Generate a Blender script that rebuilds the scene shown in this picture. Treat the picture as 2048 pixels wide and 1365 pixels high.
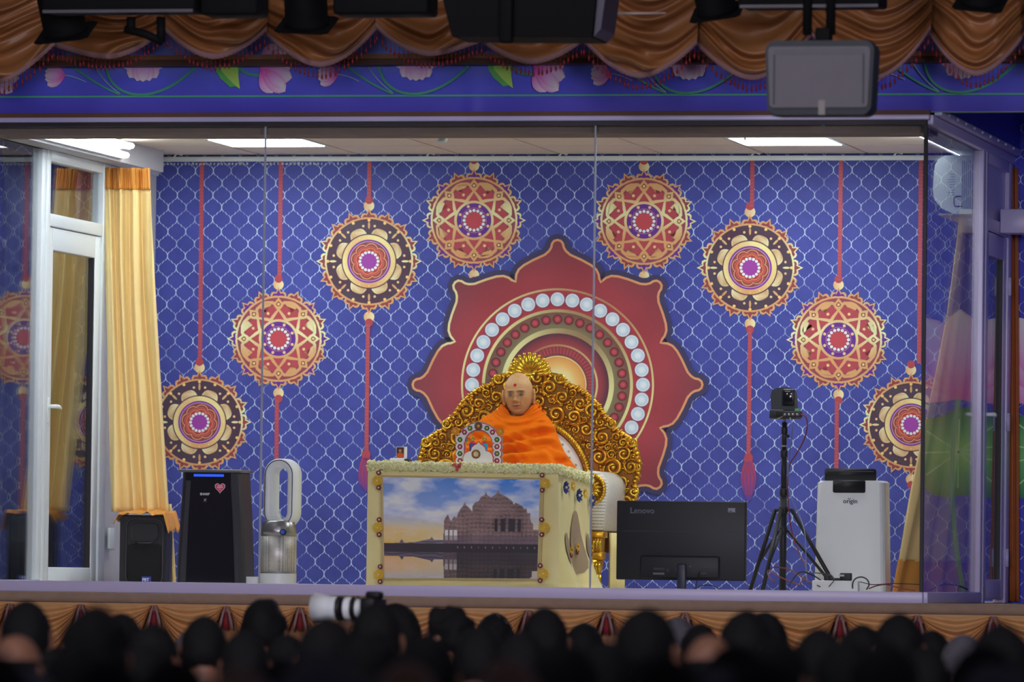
import bpy, bmesh, math, random
import numpy as np
from mathutils import Vector, Matrix, noise
random.seed(7)
for _o in list(bpy.data.objects): bpy.data.objects.remove(_o)
SC = bpy.context.scene
COL = SC.collection
pi = math.pi
def R(d): return math.radians(d)

# ------------------------------------------------------------ camera
F = 12430.0                      # focal length in pixels of the 2048 wide frame
CAM = Vector((6.95, -31.30, 0.10))
_a, _p, _r = R(12.5), R(2.19), R(0.75)
_f = Vector((-math.sin(_a)*math.cos(_p), math.cos(_a)*math.cos(_p), math.sin(_p)))
_r0 = Vector((math.cos(_a), math.sin(_a), 0)); _u0 = _r0.cross(_f)
_rr = _r0*math.cos(_r)+_u0*math.sin(_r); _uu = _u0*math.cos(_r)-_r0*math.sin(_r)
cam = bpy.data.cameras.new('camera'); camo = bpy.data.objects.new('camera', cam); COL.objects.link(camo)
cam.sensor_width = 36.0; cam.sensor_fit = 'HORIZONTAL'; cam.lens = F*36/2048
cam.clip_start = 0.5; cam.clip_end = 300
M3 = Matrix((_rr, _uu, -_f)).transposed()
camo.matrix_world = Matrix.Translation(CAM) @ M3.to_4x4()
cam.dof.use_dof = True; cam.dof.focus_distance = 34.0; cam.dof.aperture_fstop = 3.2
SC.camera = camo

# ------------------------------------------------------------ world, exposure
w = bpy.data.worlds.new('hall_gloom'); SC.world = w; w.use_nodes = True
w.node_tree.nodes['Background'].inputs[0].default_value = (0.42, 0.43, 0.62, 1)
w.node_tree.nodes['Background'].inputs[1].default_value = 0.09
SC.view_settings.view_transform = 'Standard'; SC.view_settings.look = 'None'
SC.view_settings.gamma = 1.0; SC.view_settings.exposure = 0.0; SC.view_settings.use_curve_mapping = False
def area_light(name, loc, aim, size, power, col, size_y=None, spread=180):
    l = bpy.data.lights.new(name, 'AREA'); l.energy = power; l.color = col; l.size = size
    l.spread = R(spread)
    if size_y: l.shape = 'RECTANGLE'; l.size_y = size_y
    o = bpy.data.objects.new(name, l); COL.objects.link(o); o.location = loc
    d = Vector(aim)-Vector(loc); o.rotation_euler = d.to_track_quat('-Z', 'Y').to_euler()
    return o
# dim hall lamps hung over the audience, washing the proscenium
area_light('hall_lamp', (-3.0, -16.0, 5.4), (-1.5, 0, 2.4), 1.2, 120, (0.95, 0.86, 0.9))
area_light('hall_lamp', (3.5, -16.0, 5.4), (2.0, 0, 2.4), 1.2, 120, (0.95, 0.86, 0.9))
# unseen fill lights added in front to brighten the banner and proscenium
for _x, _ax in ((2.8, -2.0), (9.0, 1.2)):
    area_light('front_fill', (_x, -22.0, 2.35), (_ax, 0, 2.75), 2.0, 58, (0.86, 0.82, 1.0), spread=50)
area_light('hall_lamp', (0.5, -7.0, 5.5), (0, 0, 0.0), 1.2, 30, (1.0, 0.86, 0.78))

# ------------------------------------------------------------ pixel <-> place
def ray(px, py):
    return (_rr*((px-1024)/F) + _uu*((682.5-py)/F) + _f)
def at(px, py, Y):
    d = ray(px, py); t = (Y-CAM.y)/d.y
    return CAM+d*t
def onx(px, py, X):
    d = ray(px, py); t = (X-CAM.x)/d.x
    return CAM+d*t
def onz(px, py, Z):
    d = ray(px, py); t = (Z-CAM.z)/d.z
    return CAM+d*t
def pix(P):
    v = Vector(P)-CAM; z = v.dot(_f)
    return (1024+F*v.dot(_rr)/z, 682.5-F*v.dot(_uu)/z)
def S(Y): return F/((Y-CAM.y)/math.cos(_a))      # pixels per metre at depth Y

# ------------------------------------------------------------ colour + materials
def lin(c):
    c /= 255.0
    return c/12.92 if c <= 0.04045 else ((c+0.055)/1.055)**2.4
def rgb(r, g, b, k=1.0):
    return tuple(min(0.95, lin(v)*k) for v in (r, g, b))+(1.0,)
def mixc(a, b, t): return tuple(a[i]*(1-t)+b[i]*t for i in range(4))
MATS = {}
def mat(name, col=(0.5, 0.5, 0.5, 1), rough=0.6, metal=0.0, var=0.12, nscale=14.0, bump=0.0, bscale=60.0,
        attr=False, spec=0.5, emit=None, estr=0.0, sheen=0.0, coat=0.0, col2=None, trans=0.0):
    if name in MATS: return MATS[name]
    m = bpy.data.materials.new(name); m.use_nodes = True; MATS[name] = m
    nt = m.node_tree; N = nt.nodes; L = nt.links
    b = N['Principled BSDF']
    b.inputs['Roughness'].default_value = rough; b.inputs['Metallic'].default_value = metal
    b.inputs['Specular IOR Level'].default_value = spec
    if sheen: b.inputs['Sheen Weight'].default_value = sheen
    if coat: b.inputs['Coat Weight'].default_value = coat
    tc = N.new('ShaderNodeTexCoord')
    nz = N.new('ShaderNodeTexNoise'); nz.inputs['Scale'].default_value = nscale; nz.inputs['Detail'].default_value = 4
    L.new(tc.outputs['Object'], nz.inputs['Vector'])
    mx = N.new('ShaderNodeMix'); mx.data_type = 'RGBA'
    if attr:
        at_ = N.new('ShaderNodeAttribute'); at_.attribute_name = 'Col'
        mx.blend_type = 'MULTIPLY'; mx.inputs[0].default_value = 1.0
        L.new(at_.outputs['Color'], mx.inputs[6])
        mr = N.new('ShaderNodeMapRange'); mr.inputs['To Min'].default_value = 1-var; mr.inputs['To Max'].default_value = 1+var
        L.new(nz.outputs[0], mr.inputs['Value']); L.new(mr.outputs[0], mx.inputs[7])
    else:
        c2 = col2 or tuple(max(0, c*(1-2*var)) for c in col[:3])+(1,)
        L.new(nz.outputs[0], mx.inputs[0]); mx.inputs[6].default_value = col; mx.inputs[7].default_value = c2
    L.new(mx.outputs[2], b.inputs['Base Color'])
    if bump:
        nb = N.new('ShaderNodeTexNoise'); nb.inputs['Scale'].default_value = bscale; nb.inputs['Detail'].default_value = 3
        L.new(tc.outputs['Object'], nb.inputs['Vector'])
        bp = N.new('ShaderNodeBump'); bp.inputs['Strength'].default_value = bump; bp.inputs['Distance'].default_value = 0.01
        L.new(nb.outputs[0], bp.inputs['Height']); L.new(bp.outputs[0], b.inputs['Normal'])
    if emit:
        b.inputs['Emission Color'].default_value = emit; b.inputs['Emission Strength'].default_value = estr
    return m
def glass_mat(name, tint=(1, 1, 1, 1), ior=1.5, rough=0.0):
    m = bpy.data.materials.new(name); m.use_nodes = True; nt = m.node_tree; N = nt.nodes; L = nt.links
    N.clear(); out = N.new('ShaderNodeOutputMaterial'); ms = N.new('ShaderNodeMixShader')
    tr = N.new('ShaderNodeBsdfTransparent'); tr.inputs[0].default_value = tint
    gl = N.new('ShaderNodeBsdfGlossy'); gl.inputs['Roughness'].default_value = rough
    fr = N.new('ShaderNodeFresnel'); fr.inputs['IOR'].default_value = ior
    ge = N.new('ShaderNodeNewGeometry'); mi = N.new('ShaderNodeMix'); L.new(ge.outputs['Backfacing'], mi.inputs[0])
    mi.inputs[2].default_value = ior; mi.inputs[3].default_value = 1/ior; L.new(mi.outputs[0], fr.inputs['IOR'])
    L.new(fr.outputs[0], ms.inputs[0]); L.new(tr.outputs[0], ms.inputs[1]); L.new(gl.outputs[0], ms.inputs[2])
    L.new(ms.outputs[0], out.inputs[0]); return m

# ------------------------------------------------------------ mesh builder
class MB:
    def __init__(s): s.v = []; s.f = []; s.c = []; s.sm = []; s.cur = (0.5, 0.5, 0.5, 1)
    def add(s, vs, fs, smooth=False, cols=None):
        n = len(s.v); s.v += [tuple(p) for p in vs]
        s.c += list(cols) if cols is not None else [s.cur]*len(vs)
        s.f += [tuple(i+n for i in f) for f in fs]; s.sm += [smooth]*len(fs); return s
    def box(s, lo, hi):
        (x0, y0, z0), (x1, y1, z1) = lo, hi
        return s.add([(x0,y0,z0),(x1,y0,z0),(x1,y1,z0),(x0,y1,z0),(x0,y0,z1),(x1,y0,z1),(x1,y1,z1),(x0,y1,z1)],
            [(0,3,2,1),(4,5,6,7),(0,1,5,4),(1,2,6,5),(2,3,7,6),(3,0,4,7)])
    def rbox(s, lo, hi, r=0.01, seg=2, axis=None):
        bm = bmesh.new(); bmesh.ops.create_cube(bm, size=1)
        for v in bm.verts: v.co = Vector([lo[i]+(v.co[i]+0.5)*(hi[i]-lo[i]) for i in range(3)])
        ed = bm.edges[:]
        if axis is not None:
            ed = [e for e in ed if abs((e.verts[0].co-e.verts[1].co)[axis]) > 1e-6]
        bmesh.ops.bevel(bm, geom=ed, offset=r, segments=seg, affect='EDGES', profile=0.5)
        return s.bm(bm, True)
    def bm(s, bm, smooth=False):
        bm.verts.index_update()
        s.add([v.co[:] for v in bm.verts], [[v.index for v in f.verts] for f in bm.faces], smooth); bm.free(); return s
    def quad(s, a, b, c, d): return s.add([a, b, c, d], [(0, 1, 2, 3)])
    def tube(s, pts, r, n=8, cap=True, closed=False, flat=1.0, up=None):
        pts = [Vector(p) for p in pts]; m = len(pts)
        rs = r if isinstance(r, (list, tuple)) else [r]*m
        vs = []; fs = []; prev = None
        for i in range(m):
            if closed: t = pts[(i+1) % m]-pts[i-1]
            else: t = pts[min(i+1, m-1)]-pts[max(i-1, 0)]
            if t.length < 1e-9: t = Vector((0, 0, 1))
            t.normalize()
            if up is not None: a = Vector(up)
            elif prev is None: a = Vector((0, 0, 1)) if abs(t.z) < 0.9 else Vector((1, 0, 0))
            else: a = prev
            b = t.cross(a)
            if b.length < 1e-6: b = t.cross(Vector((0.3, 1, 0.2)))
            b.normalize(); a = b.cross(t); a.normalize(); prev = a
            for k in range(n):
                th = 2*pi*k/n
                vs.append(pts[i]+(b*math.cos(th)+a*math.sin(th)*flat)*rs[i])
        mm = m if closed else m-1
        for i in range(mm):
            j = (i+1) % m
            for k in range(n):
                k2 = (k+1) % n; fs.append((i*n+k, i*n+k2, j*n+k2, j*n+k))
        if cap and not closed: fs.append(tuple(range(n-1, -1, -1))); fs.append(tuple((m-1)*n+k for k in range(n)))
        return s.add(vs, fs, True)
    def cyl(s, a, b, r0, r1=None, n=16): return s.tube([a, b], [r0, r0 if r1 is None else r1], n)
    def lathe(s, prof, c=(0, 0, 0), n=24, ax='z', sx=1, sy=1, cap=True):
        vs = []; fs = []
        for (r, h) in prof:
            for k in range(n):
                th = 2*pi*k/n; x = r*math.cos(th)*sx; y = r*math.sin(th)*sy
                p = {'z': (x, y, h), 'y': (x, h, y), 'x': (h, x, y)}[ax]
                vs.append((c[0]+p[0], c[1]+p[1], c[2]+p[2]))
        m = len(prof)
        for i in range(m-1):
            for k in range(n):
                k2 = (k+1) % n; q = (i*n+k, i*n+k2, (i+1)*n+k2, (i+1)*n+k); fs.append(q if ax != 'y' else q[::-1])
        if cap: fs.append(tuple(range(n-1, -1, -1))); fs.append(tuple((m-1)*n+k for k in range(n)))
        return s.add(vs, fs, True)
    def sphere(s, c, r, nu=12, nv=8, sc=(1, 1, 1)):
        vs = []; fs = []
        for j in range(nv+1):
            ph = pi*j/nv
            for k in range(nu):
                th = 2*pi*k/nu
                vs.append((c[0]+r*sc[0]*math.sin(ph)*math.cos(th), c[1]+r*sc[1]*math.sin(ph)*math.sin(th), c[2]+r*sc[2]*math.cos(ph)))
        for j in range(nv):
            for k in range(nu):
                k2 = (k+1) % nu; fs.append((j*nu+k, (j+1)*nu+k, (j+1)*nu+k2, j*nu+k2))
        return s.add(vs, fs, True)
    def grid(s, fn, nu, nv, cf=None, closeu=False):
        vs = []; cs = []
        for j in range(nv+1):
            for i in range(nu+(0 if closeu else 1)):
                u, v = i/nu, j/nv; vs.append(fn(u, v))
                if cf: cs.append(cf(u, v))
        W = nu if closeu else nu+1; fs = []
        for j in range(nv):
            for i in range(nu):
                i2 = (i+1) % W; fs.append((j*W+i, j*W+i2, (j+1)*W+i2, (j+1)*W+i))
        return s.add(vs, fs, True, cs if cf else None)
    def prism(s, poly, y0, y1, smooth=False):       # polygon in (x,z), extruded along y
        n = len(poly)
        vs = [(x, y0, z) for x, z in poly]+[(x, y1, z) for x, z in poly]
        fs = [tuple(range(n)), tuple(range(2*n-1, n-1, -1))]+[(i, i+n, (i+1) % n+n, (i+1) % n) for i in range(n)]
        return s.add(vs, fs, smooth)
    def prismx(s, poly, x0, x1):                    # polygon in (y,z), extruded along x
        n = len(poly)
        vs = [(x0, y, z) for y, z in poly]+[(x1, y, z) for y, z in poly]
        return s.add(vs, [tuple(range(n-1, -1, -1)), tuple(range(n, 2*n))]+[(i, (i+1) % n, (i+1) % n+n, i+n) for i in range(n)])
    def xform(s, M, start=0):
        for i in range(start, len(s.v)): s.v[i] = tuple(M @ Vector(s.v[i]))
        return s
    def build(s, name, material, parent=None, colattr=False, autosmooth=None, solid=0, sub=0):
        org = Vector((0, 0, 0))
        p = parent
        while p is not None: org += p.location; p = p.parent
        me = bpy.data.meshes.new(name)
        me.from_pydata([(v[0]-org.x, v[1]-org.y, v[2]-org.z) for v in s.v], [], s.f)
        me.polygons.foreach_set('use_smooth', s.sm)
        if colattr:
            a = me.color_attributes.new('Col', 'FLOAT_COLOR', 'POINT')
            a.data.foreach_set('color', [x for c in s.c for x in c])
        me.materials.append(material); me.update()
        o = bpy.data.objects.new(name, me); COL.objects.link(o)
        if parent is not None: o.parent = parent
        if solid:
            md = o.modifiers.new('solid', 'SOLIDIFY'); md.thickness = solid; md.offset = 0
        if sub:
            md = o.modifiers.new('sub', 'SUBSURF'); md.levels = sub; md.render_levels = sub
        return o
def tag(o, label=None, cat=None, group=None, kind=None):
    if label: o['label'] = label
    if cat: o['category'] = cat
    if group: o['group'] = group
    if kind: o['kind'] = kind
    return o
def empty(name, loc, label=None, cat=None, group=None, kind=None):
    o = bpy.data.objects.new(name, None); COL.objects.link(o); o.location = loc; o.empty_display_size = 0.1
    return tag(o, label, cat, group, kind)
def text_mesh(name, s, material, parent, o, ux, uz, size, depth=0.0008, bold=0.0):
    """flat lettering: o = lower left corner, ux/uz = reading and up directions"""
    cu = bpy.data.curves.new(name, 'FONT'); cu.body = s; cu.size = size; cu.extrude = depth; cu.offset = bold; cu.resolution_u = 3
    ob = bpy.data.objects.new(name, cu); COL.objects.link(ob); bpy.context.view_layer.update()
    me = bpy.data.meshes.new_from_object(ob.evaluated_get(bpy.context.evaluated_depsgraph_get()))
    bpy.data.objects.remove(ob); ux = Vector(ux).normalized(); uz = Vector(uz).normalized(); n = ux.cross(uz)
    org = Vector((0, 0, 0)); p = parent
    while p is not None: org += p.location; p = p.parent
    for v in me.vertices: v.co = Vector(o)+ux*v.co.x+uz*v.co.y+n*v.co.z-org
    me.materials.clear(); me.materials.append(material); me.name = name
    t = bpy.data.objects.new(name, me); COL.objects.link(t); t.parent = parent
    return t

# ------------------------------------------------------------ flat print drawn as layers of polygons
class Print:
    def __init__(s, Y, step=0.0004): s.Y = Y; s.step = step; s.mb = MB(); s.k = 0
    def layer(s): s.k += 1
    def y(s): return s.Y-s.step*s.k
    def poly(s, pts, col, fn=None):
        y = s.y()
        vs = [at(p[0], p[1], y) for p in pts]
        s.mb.add(vs, [tuple(range(len(vs)-1, -1, -1))], False, [fn(*p) for p in pts] if fn else [col]*len(vs))
    def disc(s, cx, cy, r, col, n=48, fn=None): s.poly([(cx+r*math.cos(2*pi*i/n), cy-r*math.sin(2*pi*i/n)) for i in range(n)], col, fn)
    def ring(s, cx, cy, r0, r1, c0, c1=None, n=96, fn=None):
        y = s.y(); vs = []; cs = []; fs = []
        for i in range(n):
            t = 2*pi*i/n
            for r, c in ((r0, c0), (r1, c1 or c0)):
                p = (cx+r*math.cos(t), cy-r*math.sin(t)); vs.append(at(p[0], p[1], y)); cs.append(fn(*p) if fn else c)
        for i in range(n):
            j = (i+1) % n; fs.append((2*i, 2*i+1, 2*j+1, 2*j))
        s.mb.add(vs, fs, False, cs)
    def stroke(s, pts, w, col, closed=False, fn=None):
        y = s.y(); m = len(pts); vs = []; cs = []; fs = []
        for i in range(m):
            if closed: a, b = pts[i-1], pts[(i+1) % m]
            else: a, b = pts[max(i-1, 0)], pts[min(i+1, m-1)]
            dx, dy = b[0]-a[0], b[1]-a[1]; l = math.hypot(dx, dy) or 1; nx, ny = -dy/l*w/2, dx/l*w/2
            for sg in (1, -1):
                p = (pts[i][0]+sg*nx, pts[i][1]+sg*ny); vs.append(at(p[0], p[1], y)); cs.append(fn(*p) if fn else col)
        for i in range(m if closed else m-1):
            j = (i+1) % m; fs.append((2*i, 2*i+1, 2*j+1, 2*j))
        s.mb.add(vs, fs, False, cs)
    def fan(s, rings, cols):      # matching closed outlines from outside in, colours per ring
        y = s.y(); n = len(rings[0]); vs = []; cs = []; fs = []
        for rg, c in zip(rings, cols):
            for p in rg: vs.append(at(p[0], p[1], y)); cs.append(c)
        for k in range(len(rings)-1):
            for i in range(n):
                j = (i+1) % n; fs.append((k*n+i, k*n+j, (k+1)*n+j, (k+1)*n+i))
        s.mb.add(vs, fs, False, cs)
    def build(s, name, material, parent): return s.mb.build(name, material, parent, colattr=True)
# ------------------------------------------------------------ the place: sizes in metres
XL, XR, D = -3.03, 2.16, 3.9        # glass box: left side, right side, depth
ZC = 2.57                            # its ceiling
HF = -0.95                           # hall floor; the stage floor is z = 0
KI = 1.75                            # photo colour -> albedo inside the lit box

def lattice_mat(name, base, base2, line, wx=0.1085, hz=0.0715, x0=0.0, z0=0.0, lw=0.0135):
    m = bpy.data.materials.new(name); m.use_nodes = True; nt = m.node_tree; N = nt.nodes; L = nt.links
    b = N['Principled BSDF']; b.inputs['Roughness'].default_value = 0.55; b.inputs['Specular IOR Level'].default_value = 0.3
    tc = N.new('ShaderNodeTexCoord'); sx = N.new('ShaderNodeSeparateXYZ'); L.new(tc.outputs['Object'], sx.inputs[0])
    def mth(op, a, b_=None, c_=None):
        n = N.new('ShaderNodeMath'); n.operation = op
        for i, v in enumerate((a, b_, c_)):
            if v is None: continue
            if isinstance(v, (int, float)): n.inputs[i].default_value = v
            else: L.new(v, n.inputs[i])
        return n.outputs[0]
    u = mth('DIVIDE', mth('SUBTRACT', sx.outputs['X'], x0), wx); v = mth('DIVIDE', mth('SUBTRACT', sx.outputs['Z'], z0), hz)
    vv = mth('PINGPONG', v, 1.0)
    fc = N.new('ShaderNodeFloatCurve'); L.new(vv, fc.inputs['Value']); cv = fc.mapping.curves[0]
    P = [(0, 0), (.14, .012), (.28, .066), (.365, .125), (.385, .16), (.40, .205), (.44, .222), (.5, .25), (.56, .278), (.60, .295), (.615, .34), (.635, .375), (.72, .434), (.86, .488), (1, .5)]
    cv.points[0].location = P[0]; cv.points[1].location = P[-1]
    for p in P[1:-1]: cv.points.new(*p)
    for p in cv.points: p.handle_type = 'AUTO_CLAMPED'
    fc.mapping.update()
    s = fc.outputs[0]
    d = mth('MINIMUM', mth('PINGPONG', mth('SUBTRACT', u, s), 0.5), mth('PINGPONG', mth('ADD', u, s), 0.5))
    mr = N.new('ShaderNodeMapRange'); mr.interpolation_type = 'SMOOTHSTEP'
    mr.inputs['From Min'].default_value = lw; mr.inputs['From Max'].default_value = lw*2.3
    mr.inputs['To Min'].default_value = 1; mr.inputs['To Max'].default_value = 0; L.new(d, mr.inputs['Value'])
    n1 = N.new('ShaderNodeTexNoise'); n1.inputs['Scale'].default_value = 7; n1.inputs['Detail'].default_value = 2; L.new(tc.outputs['Object'], n1.inputs['Vector'])
    fade = N.new('ShaderNodeMapRange'); fade.inputs['From Min'].default_value = 0.3; fade.inputs['From Max'].default_value = 0.55
    fade.inputs['To Min'].default_value = 0.35; fade.inputs['To Max'].default_value = 1.0; L.new(n1.outputs[0], fade.inputs['Value'])
    mask = mth('MULTIPLY', mr.outputs[0], fade.outputs[0])
    n2 = N.new('ShaderNodeTexNoise'); n2.inputs['Scale'].default_value = 5; n2.inputs['Detail'].default_value = 6; n2.inputs['Roughness'].default_value = 0.65; L.new(tc.outputs['Object'], n2.inputs['Vector'])
    cr = N.new('ShaderNodeMix'); cr.data_type = 'RGBA'; L.new(n2.outputs[0], cr.inputs[0]); cr.inputs[6].default_value = base; cr.inputs[7].default_value = base2
    mx = N.new('ShaderNodeMix'); mx.data_type = 'RGBA'; L.new(mask, mx.inputs[0]); L.new(cr.outputs[2], mx.inputs[6]); mx.inputs[7].default_value = line
    L.new(mx.outputs[2], b.inputs['Base Color'])
    return m

# materials
M_carpet = mat('carpet', rgb(178, 150, 128, 1.0), 0.95, bump=0.5, bscale=300, var=0.15)
M_hall = mat('hall_floor', rgb(60, 55, 60), 0.8)
M_alu = mat('white_aluminium', rgb(190, 200, 205, 1.5), 0.35, var=0.03)
M_lav = mat('lavender_aluminium', rgb(196, 190, 225, 1.1), 0.32, var=0.04)
M_dark = mat('black_gasket', rgb(30, 28, 34), 0.5)
M_beam = mat('bulkhead_board', rgb(138, 122, 108, 1.0), 0.7, var=0.1, nscale=8)
M_tile = mat('ceiling_tile', rgb(214, 204, 184, 1.35), 0.85, var=0.06, bump=0.15, bscale=150)
M_grid = mat('ceiling_grid', rgb(110, 105, 112, 1.2), 0.5)
M_white = mat('white_plastic', rgb(205, 215, 218, 1.4), 0.4, var=0.03)
M_grey = mat('grey_board', rgb(170, 172, 178, 1.4), 0.6, var=0.05)
M_wood = mat('pelmet_wood', rgb(165, 120, 82, 1.0), 0.6, var=0.15, nscale=20)
M_wood2 = mat('pelmet_wood_dark', rgb(105, 70, 50, 1.0), 0.6, var=0.15, nscale=20)
M_pwall = mat('pale_wall', rgb(150, 138, 150, 1.0), 0.8, var=0.06)
M_led = mat('led_diffuser', (0.9, 0.9, 0.9, 1), 0.5, var=0.0, emit=(0.93, 0.97, 1.0, 1), estr=18.5)
M_tube = mat('led_tube', (0.9, 0.9, 0.9, 1), 0.5, var=0.0, emit=(0.90, 0.96, 1.0, 1), estr=15.0)
M_glass = glass_mat('clear_glass', (0.985, 0.992, 0.99, 1))
M_glass2 = glass_mat('door_glass', (0.93, 0.95, 0.96, 1), 1.6)
M_print = mat('printed_vinyl', attr=True, rough=0.5, spec=0.3, var=0.05, nscale=30)
M_blue = lattice_mat('lattice_vinyl', rgb(44, 46, 114, KI*.76), rgb(72, 84, 164, KI*.76), rgb(170, 192, 222, KI*0.84), x0=at(876, 366, D).x, z0=at(876, 366, D).z)
M_blue_out = lattice_mat('lattice_vinyl_outside', rgb(40, 36, 130, 2.0), rgb(60, 66, 180, 2.0), rgb(150, 165, 210, 2.0))

def struct(mb, name, m, parent=None, **k):
    o = mb.build(name, m, parent, **k)
    if parent is None: o['kind'] = 'structure'
    return o
# floors and stage
struct(MB().box((-12, -0.62, -0.05), (9, D+0.4, 0.0)), 'floor', M_carpet)
struct(MB().box((-14, -40, HF-0.1), (12, -0.3, HF)), 'floor_hall', M_hall)
struct(MB().box((-12, -0.55, HF), (9, -0.45, -0.055)), 'wall_stage_front', M_wood2)
struct(MB().box((XL+0.03, 0.02, 0.0), (XR-0.03, D, 0.003)), 'floor_bounce', mat('pale_bounce', rgb(214, 206, 196, 1.0), 0.5, var=0.05))  # unseen pale sheet added to bounce light up to the ceiling
nb = MB()
def nose(u, v):
    a = R(90-180*v*0.8); x = -12+21*u
    return (x, -0.62-0.025*math.cos(a), -0.025+0.028*math.sin(a)+0.004*noise.noise((x*1.5, 0, 3)))
nb.grid(nose, 140, 8); struct(nb, 'trim_1', M_carpet)
# back wall with its printed lattice
wb = struct(MB().box((XL, D, 0), (XR, D+0.1, ZC)), 'wall_back', M_blue)
wol = struct(MB().box((-9, 3.05, 0), (XL-0.04, 3.15, 3.6)), 'wall_outer_left', M_blue_out)
wor = struct(MB().box((XR+0.03, 3.05, 0), (7, 3.15, 3.6)), 'wall_outer_right', M_blue_out)
struct(MB().box((XL, D, ZC), (XR, D+0.1, 3.6)), 'wall_upper_back', M_grey)
# white trunking along the top of the print, with a few clips
t = MB().rbox((XL+0.02, D-0.035, 2.525), (XR-0.02, D-0.002, 2.553), 0.004)
tr = struct(t, 'trim_2', M_white)
for k, px in enumerate((355, 860, 1125, 1510, 1795)):
    c = at(px, 306, D-0.03)
    MB().tube([(c.x-0.02, c.y, 2.553), (c.x, c.y-0.012, 2.572), (c.x+0.03, c.y, 2.562)], 0.006, 6).build('cable_clip', M_white, tr)
# printer marks along the upper edge of the print
em = MB(); 
for k in range(46):
    x = XL+0.06+k*0.022 if k < 24 else XL+0.66+(k-24)*0.024
    em.box((x, D-0.004, 2.506), (x+random.uniform(0.006, 0.016), D-0.0006, 2.516+random.uniform(0, .006)))
struct(em, 'edge_marks', M_grey, wb)
# ceiling: tiles on a grid
X0 = onz(902, 302, ZC).x; Y0 = onz(1300, 289.5, ZC).y
ce = struct(MB().box((XL, 0.1, ZC+0.012), (XR, D, ZC+0.05)), 'ceiling', M_grid)
tile_me = None
LED = set()
xs = [X0+0.6*k for k in range(-7, 8)]; ys = [Y0+0.6*k for k in range(-6, 3)]
ledx = [onz(530, 284, ZC), onz(1540, 281, ZC)]
for yy in ys:
    for xx in xs:
        lo = (max(xx, XL)+0.008, max(yy, 0.12)+0.008); hi = (min(xx+0.6, XR)-0.008, min(yy+0.6, D)-0.008)
        if hi[0]-lo[0] < 0.05 or hi[1]-lo[1] < 0.05: continue
        hit = [q for q in ledx if xx <= q.x < xx+0.6 and yy <= q.y < yy+0.6]
        row_back = abs(yy-ys[[i for i, y in enumerate(ys) if y <= ledx[0].y < y+0.6][0]]) < 0.01
        if hit or (not row_back and abs(yy-(ys[[i for i, y in enumerate(ys) if y <= ledx[0].y < y+0.6][0]]-1.8)) < 0.01 and any(xx <= q.x-0.0 < xx+0.6 for q in ledx)):
            LED.add((lo, hi)); continue
        MB().box((lo[0], lo[1], ZC-0.004), (hi[0], hi[1], ZC+0.012)).build('ceiling_tile', M_tile, ce)
for n_, (lo, hi) in enumerate(sorted(LED, key=lambda q: (-q[0][1], q[0][0]))):
    e = empty('ceiling_light_panel', (lo[0], lo[1], ZC), ['square white LED panel set in the ceiling over the left side of the box, near back wall', 'square white LED panel set in the ceiling above the camera tripod, near back wall',
         'square LED ceiling panel close behind the front glass, over the black purifier side', 'square LED ceiling panel close behind the front glass, over the tripod side'][n_ % 4], 'ceiling light', 'LED panels in the ceiling')
    MB().box((lo[0], lo[1], ZC-0.006), (hi[0], hi[1], ZC+0.012)).build('frame', M_white, e)
    MB().box((lo[0]+0.02, lo[1]+0.02, ZC-0.009), (hi[0]-0.02, hi[1]-0.02, ZC-0.006)).build('diffuser', M_led, e)
# bulkhead beams behind the front glass and along the sides
struct(MB().box((XL, 0.10, 2.405), (XR, 0.38, ZC+0.01)), 'trim_3', M_beam)
zb = onx(300, 338, XL+0.25).z
bl = struct(MB().box((XL+0.002, 0.36, 2.44), (XL+0.16, 3.55, ZC)), 'trim_4', M_grey)
struct(MB().box((XR-0.16, 0.36, 2.44), (XR-0.002, 3.55, ZC)), 'trim_5', M_grey)
for sgn, X, nm in ((1, XL+0.16, 'left'), (-1, XR-0.16, 'right')):
    for k, (dz, y0, y1) in enumerate(((2.535, 0.5, 2.75), (2.475, 0.5, 2.65))):
        e = empty('strip_light', (X, y0, dz), 'white strip light along the bulkhead %s, %s of two' % ('above the left door' if sgn > 0 else 'beside the air conditioner', 'upper' if k == 0 else 'lower'), 'strip light', 'strip lights along the bulkheads')
        MB().box((min(X, X+sgn*0.03), y0, dz-0.02), (max(X, X+sgn*0.03), y1, dz+0.02)).build('housing', M_white, e)
        MB().cyl((X+sgn*0.045, y0+0.03, dz), (X+sgn*0.045, y1-0.03, dz), 0.016, n=10).build('tube', M_tube, e)
# ---- aluminium frame of the glass box
fr = MB().rbox((XL-0.04, -0.05, 2.462), (XR+0.02, 0.02, 2.488), 0.004); struct(fr, 'trim_6', M_lav)
struct(MB().box((XL-0.04, -0.03, 2.44), (XR, 0.02, 2.462)), 'trim_7', M_dark)
struct(MB().box((XL-0.5, -0.035, 2.488), (XR+0.02, 0.02, 2.512)), 'trim_8', M_wood2)
struct(MB().rbox((XL-0.04, -0.04, 0.0), (XR+0.01, 0.02, 0.058), 0.004), 'trim_9', M_lav)
# glass panes in front
seams = [XL, at(525, 700, 0).x, at(1186, 700, 0).x, XR]
M_seam = mat('silicone_seam', rgb(150, 160, 175, 1.3), 0.4)
for k in range(3):
    p = struct(MB().box((seams[k]+0.0015, -0.005, 0.058), (seams[k+1]-0.0015, 0.005, 2.462)), 'window_%d' % (k+1), M_glass)
    if k < 2: MB().box((seams[k+1]-0.004, -0.0065, 0.058), (seams[k+1]+0.004, 0.0065, 2.462)).build('seam', M_seam, p)
struct(MB().box((XR-0.012, -0.012, 0.058), (XR+0.006, 0.012, 2.47)), 'trim_10', M_dark)
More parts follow.
